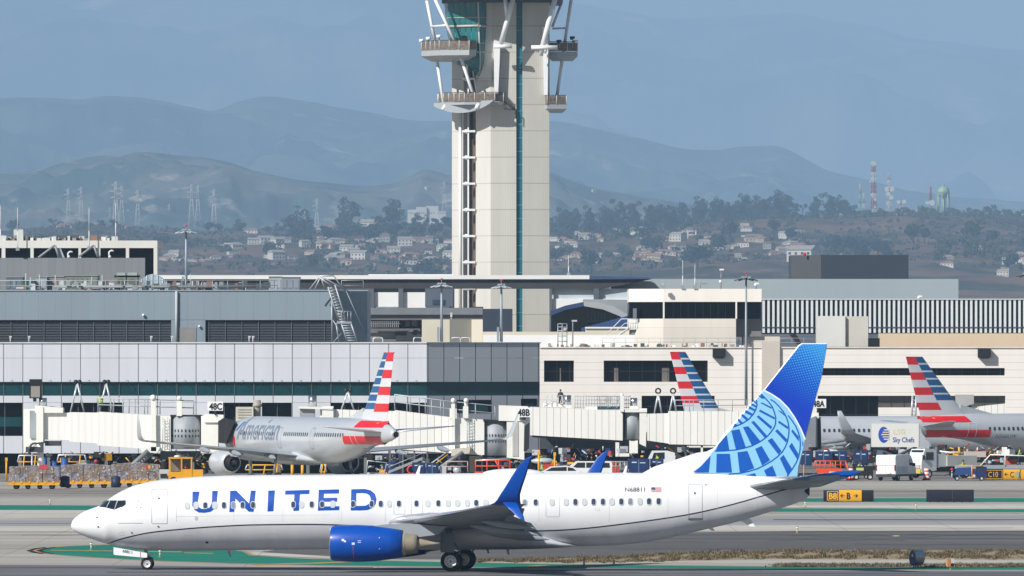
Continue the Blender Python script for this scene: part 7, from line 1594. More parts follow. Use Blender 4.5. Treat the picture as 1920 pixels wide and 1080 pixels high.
part(t,'leg_frame',lambda m:(pbox(m,1284,1288,836,880,D,.4,IV),pbox(m,1314,1318,836,880,D,.4,IV),pbox(m,1284,1340,836,839,D,.3,IV),m.tube([P(1248,862,D-1),P(1282,838,D-1)],.1,YEL),m.tube([P(1250,838,D-1),P(1284,862,D-1)],.1,YEL)))
for k,px in enumerate((1234,1262)):
    t=thing('a_frame_lamp',('white A frame with round black lamp, left of the second striped fin','white A frame with round black lamp touching the second striped fin')[k],'lamp frame',P(px,776,1090),0,'A frame lamps over the bridges'); DD_=1090
    part(t,'frame',lambda m:(m.tube([P(px-7,776,DD_),P(px,738,DD_),P(px+7,776,DD_)],.1,RIMW,6),)); part(t,'lamp_head',lambda m:m.loft([[ (X(px,DD_)+(.24+.08*math.cos(b))*math.cos(a),DD_+.08*math.sin(b),Z(733,DD_)+(.24+.08*math.cos(b))*math.sin(a)) for b in [2*math.pi*j/8 for j in range(8)]] for a in [2*math.pi*i/16 for i in range(17)]],lambda i,j:BLACK,True,False))
t2=thing('gate_sign','white gate sign reading 48A peeking out behind the blue tail','gate sign',P(1539,775,1095),0,'gate number signs'); part(t2,'board',lambda m:pbox(m,1521,1549,748,765,1095,.25,M('sign_white',''))); part(t2,'post',lambda m:m.tube([P(1533,765,1095.2),P(1533,778,1095.2)],.1,DKMET))
sx3=X(1524,1095); decal(text_bm('48A',.62,.03,.82),lambda a,b:(sx3+a-t2.location.x,-.02,Z(762.5,1095)-t2.location.z+b),SBK,'lettering',t2)
D=1165; t=thing('boarding_bridge','short ivory boarding bridge behind the tail of the jet at far right','boarding bridge',(X(1840,D),D,0)); part(t,'tunnel_section',lambda m:quadbox(m,[(1796,766),(1886,757),(1886,778),(1796,790)],D,3,IVP)); part(t,'rotunda',lambda m:quadbox(m,[(1793,740),(1826,740),(1826,757),(1793,768)],D-.4,3,M('rotunda_grey','#a9a9a8')))
mb=MB(); 
for x in (1709,1716): mb.tube([P(x,790,1160),P(x+2,742,1160)],.12,RIMW)
for k in range(6): mb.tube([P(1709,748+7*k,1160),P(1718,752+7*k,1160)],.06,RIMW,4)
mb.solo('white_ladder','white service ladder behind the trailing edge of the far right striped fin','ladder')
mb=MB(); D=1075; mb.box(X(442,D),X(475,D),D,D+2,Z(790,D),Z(763,D),M('cream_crate','#cdc8bb'))
for k in range(4): pbox(mb,446,471,767+5*k,769+5*k,D,.05,M('crate_slot','#9a958a'),.04)
mb.solo('cream_equipment_cabinet','cream slatted cabinet above the fuselage of the 48C jet','cabinet'); mb=MB(); vdrum(mb,475,489,750,790,1076,M('column_taupe','#a39e93',var=.1),16); vdrum(mb,474,491,757,763,1076,M('column_taupe',''),16); mb.solo('exhaust_stack','round taupe column beside the cream slatted cabinet','column')
# ================================================================ vehicles and ground equipment
WHV=M('vehicle_white','#e2e4e6',rough=.35,var=.02,coat=.4); VG=M('vehicle_glass','#141d26',rough=.08,var=.2,coat=.8); CONT=M('container_blue','#12305f',rough=.5,var=.15,vs=1.5); CONT2=M('container_blue_dark','#1a2b52',rough=.5,var=.2,vs=1.5)
ORG=M('safety_orange','#e2531c',rough=.5,var=.08); YLV=M('vehicle_yellow','#e0a212',rough=.4,var=.06,coat=.3); HV=M('hivis_lime','#a3c22a',rough=.7,var=.1); TRS=M('trousers_navy','#1c2640',rough=.9,var=.1); SKN=M('skin','#9b6a4c',rough=.6,var=.05); LAMPR=M('tail_lamp_red','#8a1218',rough=.2)
def wheels(t,pts,r,w_=.24,rim=None):
    for x,y in pts:
        mb=MB(); mb.lathe([(-w_/2,r*.55),(-w_/2,r*.92),(0,r),(w_/2,r*.92),(w_/2,r*.55)],(0,0,0),'y',TYRE,18); o=mb.build('wheel',t); o.location=(x,y,r)
        mb=MB(); sg=-1 if y<0 else 1; mb.lathe([(sg*w_*.4,r*.58),(sg*w_*.34,r*.4),(sg*w_*.42,.001)],(0,0,0),'y',rim or RIM,14); mb.build('rim',o)
def gloc(px,D): return (X(px,D),D,0)
def person(px,D,label,pose='stand',rz=0,z=0,vest=HV):
    """one skinned body grown from a joint skeleton; x forward"""
    t=thing('person',label,'person',(X(px,D),D,z),rz)
    lean=.22 if pose=='lean' else 0; sp=.16 if pose=='walk' else .03
    V=[(0,0,.96),(lean*.5,0,1.22),(lean,0,1.44),(lean*1.15,0,1.54),(lean*1.2+.02,0,1.66),(lean*1.2,0,1.76),
       (sp,.11,.50),(-sp*.6,.11,.08),(-sp*.6+.13,.11,.04),(-sp,-.11,.50),(sp*1.2,-.11,.08),(sp*1.2+.13,-.11,.04),
       (lean,.20,1.40),(lean+.08,.26,1.14),(lean+.26,.24,.98),(lean,-.20,1.40),(lean+.02,-.27,1.13),(lean+.14,-.27,.90),(0,.09,.9),(0,-.09,.9),(lean+.32,.24,.93),(lean+.18,-.27,.83)]
    E=[(0,1),(1,2),(2,3),(3,4),(4,5),(0,18),(18,6),(6,7),(7,8),(0,19),(19,9),(9,10),(10,11),(2,12),(12,13),(13,14),(14,20),(2,15),(15,16),(16,17),(17,21)]
    Rr=[.15,.15,.15,.06,.10,.07,.085,.05,.045,.085,.05,.045,.07,.05,.038,.07,.05,.038,.10,.10,.03,.03]
    me=bpy.data.meshes.new('body'); me.from_pydata(V,E,[]); o=bpy.data.objects.new('tmp',me); COL.objects.link(o)
    md=o.modifiers.new('s','SKIN'); md.use_smooth_shade=True
    for i,sv in enumerate(me.skin_vertices[0].data): sv.radius=(Rr[i],Rr[i]*(1.15 if i<3 else 1)); sv.use_root=(i==0)
    ss=o.modifiers.new('u','SUBSURF'); ss.levels=1; ss.render_levels=1
    bpy.context.view_layer.update(); m2=bpy.data.meshes.new_from_object(o.evaluated_get(bpy.context.evaluated_depsgraph_get())); bpy.data.objects.remove(o)
    m2.materials.clear()
    for m_ in (SKN,vest,TRS,BLACK): m2.materials.append(m_)
    for p in m2.polygons:
        c=p.center; p.material_index=0 if c.z>1.52 or (abs(c.y)>.215 and c.z<1.02 and c.z>.7) else (1 if c.z>1.0 else (2 if c.z>.12 else 3)); p.use_smooth=True
    b=bpy.data.objects.new('body',m2); COL.objects.link(b); b.parent=t
    mb=MB(); mb.ball((lean*1.2,0,1.72),.115,M('cap_dark','#2a2a2e'),12,(1,.9,.75)); mb.build('hair',t)
    mb=MB(); mb.box(-.17+lean*.6,.19+lean*.7,-.22,.22,1.16,1.20,M('reflective_band','#d9dcd0',rough=.3)); mb.build('vest_band',t)
    return t
# --- white van, rear toward us, turned right
t=thing('cargo_van','white cargo van seen from behind, parked right of the orange and white drum','van',gloc(1680,1030),R(90-66))
def vanbody(m):
    L_,W_,H_=5.6,1.95,2.45
    prof=[(-2.8,.45),(-2.8,2.25),(-2.65,2.42),(1.0,2.45),(1.5,2.3),(2.25,1.45),(2.8,1.2),(2.85,.5)]
    m.prism(prof,'y',-W_/2,W_/2,WHV); m.box(-2.9,-2.78,-.95,.95,.35,.62,M('bumper_dark','#30343a')); m.box(-2.7,2.7,-W_/2-.03,W_/2+.03,.42,.62,M('sill_dark','#3a3e44'))
part_=lambda t,n,fn: (lambda m:(fn(m),m.build(n,t))[1])(MB())
# local x = forward; forward points away to the right
t.rotation_euler=(0,0,R(68)); part_(t,'body',vanbody)
part_(t,'rear_door',lambda m:(m.box(-2.83,-2.80,-.92,-.01,.65,2.3,WHV),m.box(-2.84,-2.80,-.9,.9,1.42,1.45,M('seam_grey','#8d9196')))); part_(t,'rear_door',lambda m:m.box(-2.83,-2.80,.01,.92,.65,2.3,WHV))
part_(t,'number_plate',lambda m:m.box(-2.93,-2.9,-.5,-.1,.68,.82,M('plate_white','#eeeeea')))
for y in (-.93,.93): part_(t,'tail_lamp',lambda m:m.box(-2.86,-2.7,y-.06,y+.06,.95,1.5,LAMPR))
part_(t,'windscreen',lambda m:m.add([(1.56,-.85,2.24),(1.56,.85,2.24),(2.28,.88,1.5),(2.28,-.88,1.5)],[(0,1,2,3)],VG)); part_(t,'side_window',lambda m:m.box(.9,1.7,-.99,-.975,1.45,2.05,VG))
part_(t,'side_panel',lambda m:m.box(-2.4,.6,-1.0,-.975,.7,1.35,M('panel_lower_grey','#c9ccd0'))); part_(t,'door_mirror',lambda m:m.box(1.75,1.9,-1.25,-1.0,1.35,1.65,BLACK))
wheels(t,[(-1.9,-.85),(-1.9,.85),(1.85,-.85),(1.85,.85)],.36)
# --- orange and white drums
DRO=M('drum_orange','#e0511f',rough=.5,var=.06); DRW=M('drum_white_band','#e5e2dc',rough=.4)
for px,l in ((1595,'orange and white traffic drum left of the white cargo van'),(1737,'orange and white traffic drum right of the white cargo van')):
    t=thing('traffic_drum',l,'traffic drum',gloc(px,1032),0,'orange traffic drums'); part_(t,'base',lambda m:m.cyl((0,0,0),(0,0,.1),.42,mat=TYRE,n=16))
    part_(t,'barrel',lambda m:[m.cyl((0,0,.1+.17*k),(0,0,.1+.17*(k+1)),.31-.015*k,.31-.015*(k+1),(DRO,DRW)[k%2],20) for k in range(6)]+[m.ball((0,0,1.1),.2,DRO,10,(1,1,.5))])
# --- white cab over truck
t=thing('tank_truck','white cab over truck with a pale flat tank body, right of the cargo van','truck',gloc(1768,1052),R(180+36))
part_(t,'cab',lambda m:(m.prism([(1.6,.75),(1.6,2.65),(1.8,2.8),(3.0,2.8),(3.35,2.0),(3.45,1.3),(3.45,.6),(2.6,.6)],'y',-1.05,1.05,WHV),))
part_(t,'windscreen',lambda m:m.add([(3.06,-.92,2.7),(3.06,.92,2.7),(3.37,.95,1.85),(3.37,-.95,1.85)],[(0,1,2,3)],VG)); 
for y in (-1.06,1.06): part_(t,'side_window',lambda m:m.box(2.0,2.9,y-.01,y+.01,1.75,2.5,VG)); part_(t,'door_mirror',lambda m:m.box(3.15,3.3,y-.15,y+.15,1.8,2.2,BLACK))
part_(t,'bumper',lambda m:(m.box(3.3,3.55,-1.0,1.0,.45,.9,M('bumper_yellow','#c9b25a')),m.box(3.45,3.57,-.9,.9,.95,1.3,M('grille_pale','#b9b7a8'))))
part_(t,'chassis',lambda m:m.box(-3.2,2.6,-.5,.5,.6,.9,BLACK)); part_(t,'tank_body',lambda m:(m.box(-3.3,.35,-1.1,1.1,1.15,2.15,M('tank_cream','#d6d6d0')),m.box(.4,1.4,-1.0,1.0,1.0,2.3,WHV))); part_(t,'side_skirt',lambda m:m.box(-3.0,1.2,-1.0,1.0,.75,1.1,BLACK))
wheels(t,[(2.55,-.95),(2.55,.95),(-2.0,-.95),(-2.0,.95),(-2.0,-.65),(-2.0,.65)],.44,.28)
# --- catering truck with raised box
D=1072; t=thing('catering_truck','catering truck with raised white box lettered Chefs, beside the right jet tail'.replace(' lettered Chefs',' and blue disc emblem'),'truck',gloc(1700,D)); x0,x1=X(1634,D)-t.location.x,X(1722,D)-t.location.x; z0,z1=Z(838,D),Z(794,D)
CB=M('catering_box_white','#dcdcd8',rough=.45,var=.02)
part_(t,'box_body',lambda m:m.prism([(x0,z0),(x1,z0),(x1,z1),(x0,z1)],'y',-1.2,1.3,CB)); part_(t,'box_front',lambda m:m.prism([(x1,z0),(X(1742,D)-t.location.x,z0),(X(1728,D)-t.location.x,Z(812,D)),(x1,z1)],'y',-1.15,1.25,M('catering_grey','#a9adb2')))
part_(t,'scissor_lift',lambda m:(m.tube([(x0+.3,-.8,.9),(x1-.2,-.8,z0)],.12,UND),m.tube([(x0+.3,-.8,z0),(x1-.2,-.8,.9)],.12,UND),m.tube([(x0+.3,.8,.9),(x1-.2,.8,z0)],.12,UND),m.tube([(x0+.3,.8,z0),(x1-.2,.8,.9)],.12,UND),m.box(X(1644,D)-t.location.x,X(1655,D)-t.location.x,-.9,.9,.8,z0,M('lift_post_grey','#5c6670'))))
part_(t,'chassis',lambda m:m.box(x0,X(1750,D)-t.location.x,-1.0,1.0,.55,.95,BLACK)); wheels(t,[(x0+.9,-1.0),(x0+.9,1.0),(x1+.2,-1.0),(x1+.2,1.0)],.45,.28)
ex,ez=X(1656,D)-t.location.x,Z(815,D); er=15*D/F
def disc(m):
    pts=[(ex+.66*er*math.cos(a),ez+er*math.sin(a)) for a in [2*math.pi*k/28 for k in range(28)]]; m.prism(pts,'y',-1.225,-1.21,M('emblem_deep_blue','#1f49a8'))
e_=part_(t,'emblem',disc)
for k in range(5): part_(t,'emblem_bar',lambda m:m.box(ex+.02-.12*(2-abs(k-2)),ex+.72*er,-1.24,-1.226,ez-er*.62+k*er*.29,ez-er*.62+k*er*.29+er*.13,M('emblem_gold','#d8c9a0') if k%2 else CB))
sx4,sz4=X(1673,D)-t.location.x,Z(829,D); decal(text_bm('Sky Chefs',.50,.012,.78),lambda a,b:(sx4+a,-1.215,sz4+b),M('catering_ink','#2a3f8c'),'lettering',t)
sx5=X(1674,D)-t.location.x; decal(text_bm('LSG',.52,.02,1.0),lambda a,b:(sx5+a,-1.213,Z(814,D)+b),M('faded_gold_ink','#d9cfae'),'lettering',t)
# --- blue baggage containers
def container(px0,px1,py0,py1,D,label,mat=CONT,skew=True,cart=True):
    t=thing('baggage_container',label,'baggage container',gloc((px0+px1)/2,D),0,'blue baggage containers'); w_=(px1-px0)*D/F; zt=Z(py0,D); zb=max(.55,Z(py1,D)); h_=max(.9,zt-zb)
    part_(t,'shell',lambda m:m.prism([(-w_/2+(.35 if skew else 0),zb),(w_/2,zb),(w_/2,zb+h_),(-w_/2,zb+h_),(-w_/2,zb+.5)],'y',-.75,.75,mat))
    part_(t,'door',lambda m:(m.box(-w_/2+.12,w_/2-.12,-.79,-.75,zb+.12,zb+h_-.12,mat),m.box(-.015,.015,-.8,-.79,zb+.1,zb+h_-.1,M('strip_light','#9fb0cc'))))
    part_(t,'marking',lambda m:(m.box(-w_*.32,-w_*.1,-.81,-.795,zb+h_*.72,zb+h_*.8,M('mark_white','#cdd5e2')),m.box(w_*.05,w_*.3,-.81,-.795,zb+h_*.7,zb+h_*.76,M('mark_white',''))))
    if cart: part_(t,'dolly',lambda m:(m.box(-w_/2-.1,w_/2+.1,-.8,.8,.35,.52,DKMET),)); wheels(t,[(-w_*.35,-.65),(w_*.35,-.65),(-w_*.35,.65),(w_*.35,.65)],.2,.14)
for q in ((1497,1522,845,873,1048,'blue baggage container immediately right of the blue tail'),(1529,1559,846,872,1048,'blue container above the orange lift, left one'),(1560,1588,846,874,1049,'blue container above the orange lift, right one'),(1600,1628,844,872,1047,'blue container between the orange lift and the catering truck'),
  (720,742,866,888,1030,'small dark blue container under the right wing of the 48C jet'),(773,798,867,890,1020,'left one of two joined blue containers behind the white jet'),(799,822,868,890,1020,'right one of two joined blue containers behind the white jet'),(1177,1218,860,888,1030,'blue open cart container left of the blue tail dorsal fin'),(1219,1244,860,884,1032,'blue container right of the open cart container')): container(*q)
# --- orange lift and rail frames
t=thing('orange_lift','bright orange belt lift with railings behind the stabiliser tip','ground lift',gloc(1556,1030)); 
part_(t,'body',lambda m:(m.prism([(-1.2,.9),(1.0,.9),(1.6,.5),(-1.1,.5)],'y',-.7,.7,ORG),m.box(-1.3,1.1,-.72,.72,.9,1.15,ORG)))
part_(t,'railing',lambda m:(railing(m,-1.4,1.5,1.1,-.7,.75,.45,.035,ORG),railing(m,-1.4,1.5,1.1,.7,.75,.45,.035,ORG),m.tube([(1.5,-.7,1.7),(2.0,-.7,.2)],.05,ORG),m.tube([(1.5,.7,1.7),(2.0,.7,.2)],.05,ORG)))
part_(t,'scissor_legs',lambda m:[m.tube([(.2+.35*k,-.6,.1),(.9+.35*k,-.6,.7)],.05,ORG) for k in range(3)]+[m.tube([(.9+.35*k,-.6,.1),(.2+.35*k,-.6,.7)],.05,ORG) for k in range(3)]); part_(t,'name_plate',lambda m:m.box(-.1,.8,-.76,-.73,.62,.85,WHV)); wheels(t,[(-.8,-.6),(.8,-.6),(-.8,.6),(.8,.6)],.22,.15)
t=thing('orange_platform','orange and white railed platform behind the near winglet','ground platform',gloc(924,1015)); part_(t,'railing',lambda m:(railing(m,-1.6,1.6,.95,-.7,1.1,.9,.06,ORG),m.tube([(-1.6,-.7,2.05),(1.7,-.7,2.2)],.06,RIMW),m.tube([(.2,-.7,2.1),(.8,-.7,1.0)],.07,ORG))); part_(t,'deck',lambda m:m.box(-1.7,1.7,-.8,.8,.7,1.0,ORG)); wheels(t,[(-1.2,-.7),(1.2,-.7),(-1.2,.7),(1.2,.7)],.28)
# --- SUV and hatchback behind the far winglet
def car(px,D,label,rz,L_,W_,prof,glass,mat=WHV,name='parked_car',r=.36,cat='car'):
    t=thing(name,label,cat,gloc(px,D),rz); part_(t,'body',lambda m:m.prism(prof,'y',-W_/2,W_/2,mat))
    for y in (-W_/2,W_/2):
        for g in glass: part_(t,'side_window',lambda m:m.prism(g,'y',y-.012,y+.012,VG))
    for y in (-.6,.6): part_(t,'headlight',lambda m:m.box(L_/2-.06,L_/2+.01,y-.14,y+.14,.72,.9,RIMW))
    for y in (-.75,.75): part_(t,'tail_lamp',lambda m:m.box(-L_/2-.01,-L_/2+.06,y-.09,y+.09,.8,1.15,LAMPR))
    wheels(t,[(L_*.31,-W_/2+.1),(L_*.31,W_/2-.1),(-L_*.3,-W_/2+.1),(-L_*.3,W_/2-.1)],r); return t
t=car(1098,1012,'large white pickup style utility vehicle seen side on behind the far blue winglet',R(180),4.9,1.95,[(-2.45,.5),(-2.45,1.75),(-2.3,2.0),(.9,2.0),(1.6,1.45),(2.4,1.3),(2.45,.5)],[[(-2.25,1.4),(-2.2,1.85),(-1.2,1.88),(-1.2,1.4)],[(-1.1,1.4),(-1.1,1.88),(-.05,1.88),(-.05,1.4)],[(.05,1.4),(.05,1.88),(.75,1.88),(1.25,1.4)]],r=.4)
t=car(1045,1003,'white hatchback with long dark side glass, in front of the white utility vehicle',R(180),4.3,1.8,[(-2.1,.5),(-2.15,1.1),(-1.7,1.5),(-.9,1.66),(.6,1.6),(1.3,1.2),(2.1,1.0),(2.15,.5)],[[(-1.75,1.22),(-1.45,1.46),(-.95,1.55),(-.95,1.2)],[(-.85,1.2),(-.85,1.58),(.5,1.52),(1.1,1.2)]])
# --- cargo dollies with wrapped freight and the yellow tug
def freight_mat():
    m,nt,N,L,b=newmat('wrapped_freight'); tc=N.new('ShaderNodeTexCoord'); vo=N.new('ShaderNodeTexVoronoi'); vo.inputs['Scale'].default_value=2.4; vo.feature='F1'; L.new(tc.outputs['Object'],vo.inputs['Vector'])
    r=N.new('ShaderNodeValToRGB'); L.new(vo.outputs['Color'],r.inputs[0]); cr=r.color_ramp; cr.elements[0].color=(*S('#5f5148'),1); cr.elements[1].color=(*S('#b4b0b6'),1); e=cr.elements.new(.45); e.color=(*S('#8a7666'),1); e=cr.elements.new(.62); e.color=(*S('#8f8c94'),1); e=cr.elements.new(.8); e.color=(*S('#6e6a74'),1)
    nz=N.new('ShaderNodeTexNoise'); nz.inputs['Scale'].default_value=4.5; nz.inputs['Detail'].default_value=5; L.new(tc.outputs['Object'],nz.inputs['Vector']); r2=N.new('ShaderNodeValToRGB'); L.new(nz.outputs['Fac'],r2.inputs[0]); r2.color_ramp.elements[0].position=.60; r2.color_ramp.elements[1].position=.72
    mx=N.new('ShaderNodeMix'); mx.data_type='RGBA'; L.new(r2.outputs[0],mx.inputs[0]); L.new(r.outputs[0],mx.inputs[6]); mx.inputs[7].default_value=(*S('#c9c8cf'),1); L.new(mx.outputs[2],b.inputs['Base Color']); b.inputs['Roughness'].default_value=.22; b.inputs['Coat Weight'].default_value=.5
    bp=N.new('ShaderNodeBump'); bp.inputs['Strength'].default_value=1; bp.inputs['Distance'].default_value=.12; L.new(nz.outputs['Fac'],bp.inputs['Height']); L.new(bp.outputs[0],b.inputs['Normal']); return m
FRT=freight_mat()
for k,(a,b_,y0,y1,l) in enumerate(((18,111,872,912,'leftmost wrapped freight stack with a red sheet on top'),(115,208,869,910,'middle wrapped freight stack of brown and silver boxes'),(210,298,867,907,'rightmost wrapped freight stack, nearest the yellow tug'))):
    D=GD(917-2*k)*1.0; x0,x1=X(a,D),X(b_,D); c=(x0+x1)/2; w_=x1-x0
    t=thing('cargo_dolly','low yellow dolly under the '+l.split(' with')[0].split(' of')[0].split(',')[0],'cargo dolly',(c,D,0),0,'yellow cargo dollies')
    part_(t,'deck',lambda m:(m.box(-w_/2-.1,w_/2+.1,-1.3,1.3,.42,.60,YLV),m.box(-w_/2,w_/2,-1.32,-1.28,.36,.46,YLV),[m.box(-w_/2+.3+k2*.7,-w_/2+.5+k2*.7,-1.34,-1.3,.5,.72,YLV) for k2 in range(int(w_/.7))]))
    part_(t,'drawbar',lambda m:m.tube([(w_/2,0,.35),(w_/2+.6,0,.3)],.06,DKMET)); wheels(t,[(-w_*.36,-1.1),(-w_*.12,-1.1),(w_*.12,-1.1),(w_*.36,-1.1),(-w_*.36,1.1),(w_*.36,1.1)],.24,.18,DKMET)
    rnd=random.Random(50+k); mb=MB(); zt=Z(y0,D); n=9
    for row in range(2):
        for i in range(n):
            xa,xb=x0+w_*i/n,x0+w_*(i+1)/n; z0_=.61+(zt-.61)*.5*row; z1_=z0_+(zt-.61)*.5
            if row: z1_-=.14*abs(i-(n-1)/2)/(n/2)+rnd.uniform(0,.05)
            mb.box(xa+.003,xb-.003,D-1.2-rnd.uniform(0,.09),D+1.2,z0_+.005,z1_,FRT)
    o=mb.solo('wrapped_freight',l,'freight','wrapped freight stacks')
    o.data.polygons.foreach_set('use_smooth',[False]*len(o.data.polygons))
    if k==0: mb=MB(); mb.box(X(76,D),X(91,D),D-1.3,D-.9,zt-.35,zt+.04,M('red_sheet','#c2374a',var=.15)); mb.solo('red_sheet','pink red sheet hanging over the leftmost freight stack','sheet')
    if k==2: mb=MB(); mb.box(X(274,D),X(279,D),D-1.31,D-1.28,zt-.55,zt-.25,M('label_red','#c23a3a')); mb.box(X(279,D),X(283,D),D-1.31,D-1.28,zt-.55,zt-.25,M('label_yellow','#d9a52a')); mb.solo('freight_label','small red and yellow label on the rightmost freight stack','label')
for px,l in ((122,'dark blue drum between the left and middle freight stacks'),(217,'dark blue drum between the middle and right freight stacks')):
    mb=MB(); D=GD(916)-3.2; mb.cyl((X(px,D),D,.15),(X(px,D),D,1.0),.42,mat=M('dark_blue_tarp','#1c2a44',var=.3,vs=4),n=14); mb.ball((X(px,D),D,1.0),.42,M('dark_blue_tarp',''),10,(1,1,.4)); mb.solo('covered_hitch_load',l,'covered load')
D=1000; t=thing('baggage_tug','yellow cab tug towing the freight train, driver in red inside','tug',gloc(345,D),0)
part_(t,'body',lambda m:(m.box(-1.4,.75,-.8,.8,.45,1.15,YLV),m.box(.75,1.75,-.75,.75,.5,1.35,YLV),m.box(-1.5,-1.4,-.7,.7,.4,.8,DKMET)))
part_(t,'cab_frame',lambda m:([m.box(x-.06,x+.06,y-.06,y+.06,1.15,2.35,YLV) for x in (-1.3,-.2,.7) for y in (-.74,.74)],m.box(-1.4,.8,-.82,.82,2.35,2.48,YLV),m.box(-.2,.7,-.78,-.74,1.15,1.4,YLV)))
part_(t,'window',lambda m:(m.box(-1.24,-.26,.5,.53,1.2,2.3,M('smoky_glass','#7f7668',rough=.2,var=.3)),m.box(-.14,.64,.5,.53,1.2,2.3,VG))); part_(t,'beacon',lambda m:m.ball((-.6,0,2.55),.2,WHV,10,(1.6,1,.6))); wheels(t,[(-.95,-.72),(1.2,-.72),(-.95,.72),(1.2,.72)],.36)
person(349,D-.1,'driver in red sitting inside the yellow tug cab','stand',0,.62,M('shirt_red','#b02a20')).scale=(.8,.8,.8)
t=thing('ground_cart','small pale engine cart behind the freight dolly, left of the tug','cart',gloc(307,1002)); part_(t,'body',lambda m:(m.box(-.5,.6,-.5,.5,.4,1.1,RIMW),m.box(-.3,.3,-.55,-.5,.55,.95,DKMET))); part_(t,'panel',lambda m:m.box(-.45,.5,-.52,-.5,.95,1.35,RIMW)); wheels(t,[(-.3,-.4),(.4,-.4),(-.3,.4),(.4,.4)],.2,.12)
# yellow rails, blue barrels, bollards behind
D=1036
def railset(px0,px1,y0,y1,label,mat=YEL,D=D,pale=True):
    t=thing('yellow_railing',label,'railing',gloc((px0+px1)/2,D)); o=t.location.x
    part_(t,'rail',lambda m:(m.tube([(X(px0+3,D)-o,0,Z(y0,D)),(X(px1-3,D)-o,0,Z(y0,D))],.07,RIMW if pale else mat,5),m.tube([(X(px0,D)-o,0,Z(y1,D)),(X(px1,D)-o,0,Z(y1,D))],.06,mat,5),m.tube([(X(px0+3,D)-o,0,Z(y0,D)),(X(px0,D)-o,0,Z(y1,D))],.07,RIMW,5),m.tube([(X(px1-3,D)-o,0,Z(y0,D)),(X(px1,D)-o,0,Z(y1,D))],.07,RIMW,5)))
    n=max(2,int((px1-px0)/22))
    for k in range(n): x=X(px0+(px1-px0)*(k+.5)/n,D)-o; part_(t,'post',lambda m:m.tube([(x-.1,0,.02),(x+.12,0,Z(y0,D))],.07,mat,5))
railset(33,75,854,866,'yellow and white railing left of the 48C bridge column'); railset(107,162,853,866,'yellow and white railing right of the blue barrels')
for k,(px,y0,y1,w_) in enumerate(((84,857,880,7),(102,864,882,9),(121,857,882,14),(110,873,884,26))):
    mb=MB(); D=1034; vdrum(mb,px-w_/2,px+w_/2,y0,900,D,M('barrel_blue','#1f4f9a',var=.15),16); vdrum(mb,px-w_/2-.6,px+w_/2+.6,y0,y0+1.5,D,M('barrel_blue',''),16); mb.solo('blue_tank',('slim blue tank just right of the bridge column','second blue tank right of the bridge column','tall blue tank before the yellow railing','broad low blue tank among the blue tanks')[k],'tank','blue tanks under the 48C bridge')
for k,(px,l) in enumerate(((519,'left yellow bollard under the 48C jet'),(548,'middle yellow bollard under the 48C jet'),(567,'right yellow bollard under the 48C jet'))):
    t=thing('bollard',l,'bollard',gloc(px,1048),0,'yellow bollards under the jet'); part_(t,'post',lambda m:(m.cyl((0,0,0),(0,0,1.35),.14,mat=YEL,n=12),m.ball((0,0,1.35),.14,YEL,10))); part_(t,'base',lambda m:m.cyl((0,0,0),(0,0,.08),.24,mat=DKC,n=12))
railset(460,530,872,881,'yellow rail frame on the ground behind the left engine of the 48C jet',YEL,1050,False); railset(600,612,870,885,'short yellow stand under the belly of the 48C jet',YEL,1046,False)
mb=MB(); D=1060; mb.ball(P(180,865,D),.19,M('red_beacon','#d02a30'),10); mb.cyl(P(180,868,D),P(180,893,D),.05,mat=STRUT); mb.solo('red_beacon_post','small red beacon on a post in the dark bay behind the freight','beacon')
for k,(px,y0,l) in enumerate(((1010,846,'yellow post behind the near winglet tip'),(1040,848,'yellow post left of the white utility vehicle'),(12,858,'yellow post at the extreme left edge'))):
    t=thing('yellow_post',l,'post',gloc(px,1022),0,'yellow posts on the ramp'); part_(t,'post',lambda m:(m.cyl((0,0,0),(0,0,Z(y0,1022)),.09,mat=YEL,n=10),)); part_(t,'head',lambda m:m.box(-.12,.12,-.1,.1,Z(y0,1022)-.35,Z(y0,1022),YEL))
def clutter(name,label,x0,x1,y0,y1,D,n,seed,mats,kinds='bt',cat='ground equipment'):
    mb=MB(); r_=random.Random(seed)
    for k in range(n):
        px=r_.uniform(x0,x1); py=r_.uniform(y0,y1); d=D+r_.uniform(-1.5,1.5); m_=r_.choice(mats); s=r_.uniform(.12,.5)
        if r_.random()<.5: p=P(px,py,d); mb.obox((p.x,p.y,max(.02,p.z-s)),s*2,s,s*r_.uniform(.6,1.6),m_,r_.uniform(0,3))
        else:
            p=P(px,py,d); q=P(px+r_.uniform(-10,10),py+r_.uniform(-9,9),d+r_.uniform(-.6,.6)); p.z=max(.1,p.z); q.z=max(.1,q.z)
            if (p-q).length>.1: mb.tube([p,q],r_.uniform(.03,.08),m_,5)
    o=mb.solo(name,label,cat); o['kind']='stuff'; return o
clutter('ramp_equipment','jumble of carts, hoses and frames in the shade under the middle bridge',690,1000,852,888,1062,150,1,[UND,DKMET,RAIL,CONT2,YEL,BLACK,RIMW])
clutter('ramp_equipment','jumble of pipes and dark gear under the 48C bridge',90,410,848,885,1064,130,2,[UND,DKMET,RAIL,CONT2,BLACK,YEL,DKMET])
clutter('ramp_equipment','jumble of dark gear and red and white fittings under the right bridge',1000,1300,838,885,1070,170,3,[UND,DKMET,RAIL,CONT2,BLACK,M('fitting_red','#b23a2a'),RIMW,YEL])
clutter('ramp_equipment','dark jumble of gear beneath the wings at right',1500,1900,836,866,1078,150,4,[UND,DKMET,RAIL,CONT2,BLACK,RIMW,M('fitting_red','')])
clutter('undercarriage_gear','belt loader rollers and cables by the tail of the right hand jet',1770,1900,838,862,1064,60,5,[RAIL,IV,YEL,DKMET,M('fitting_red','')])
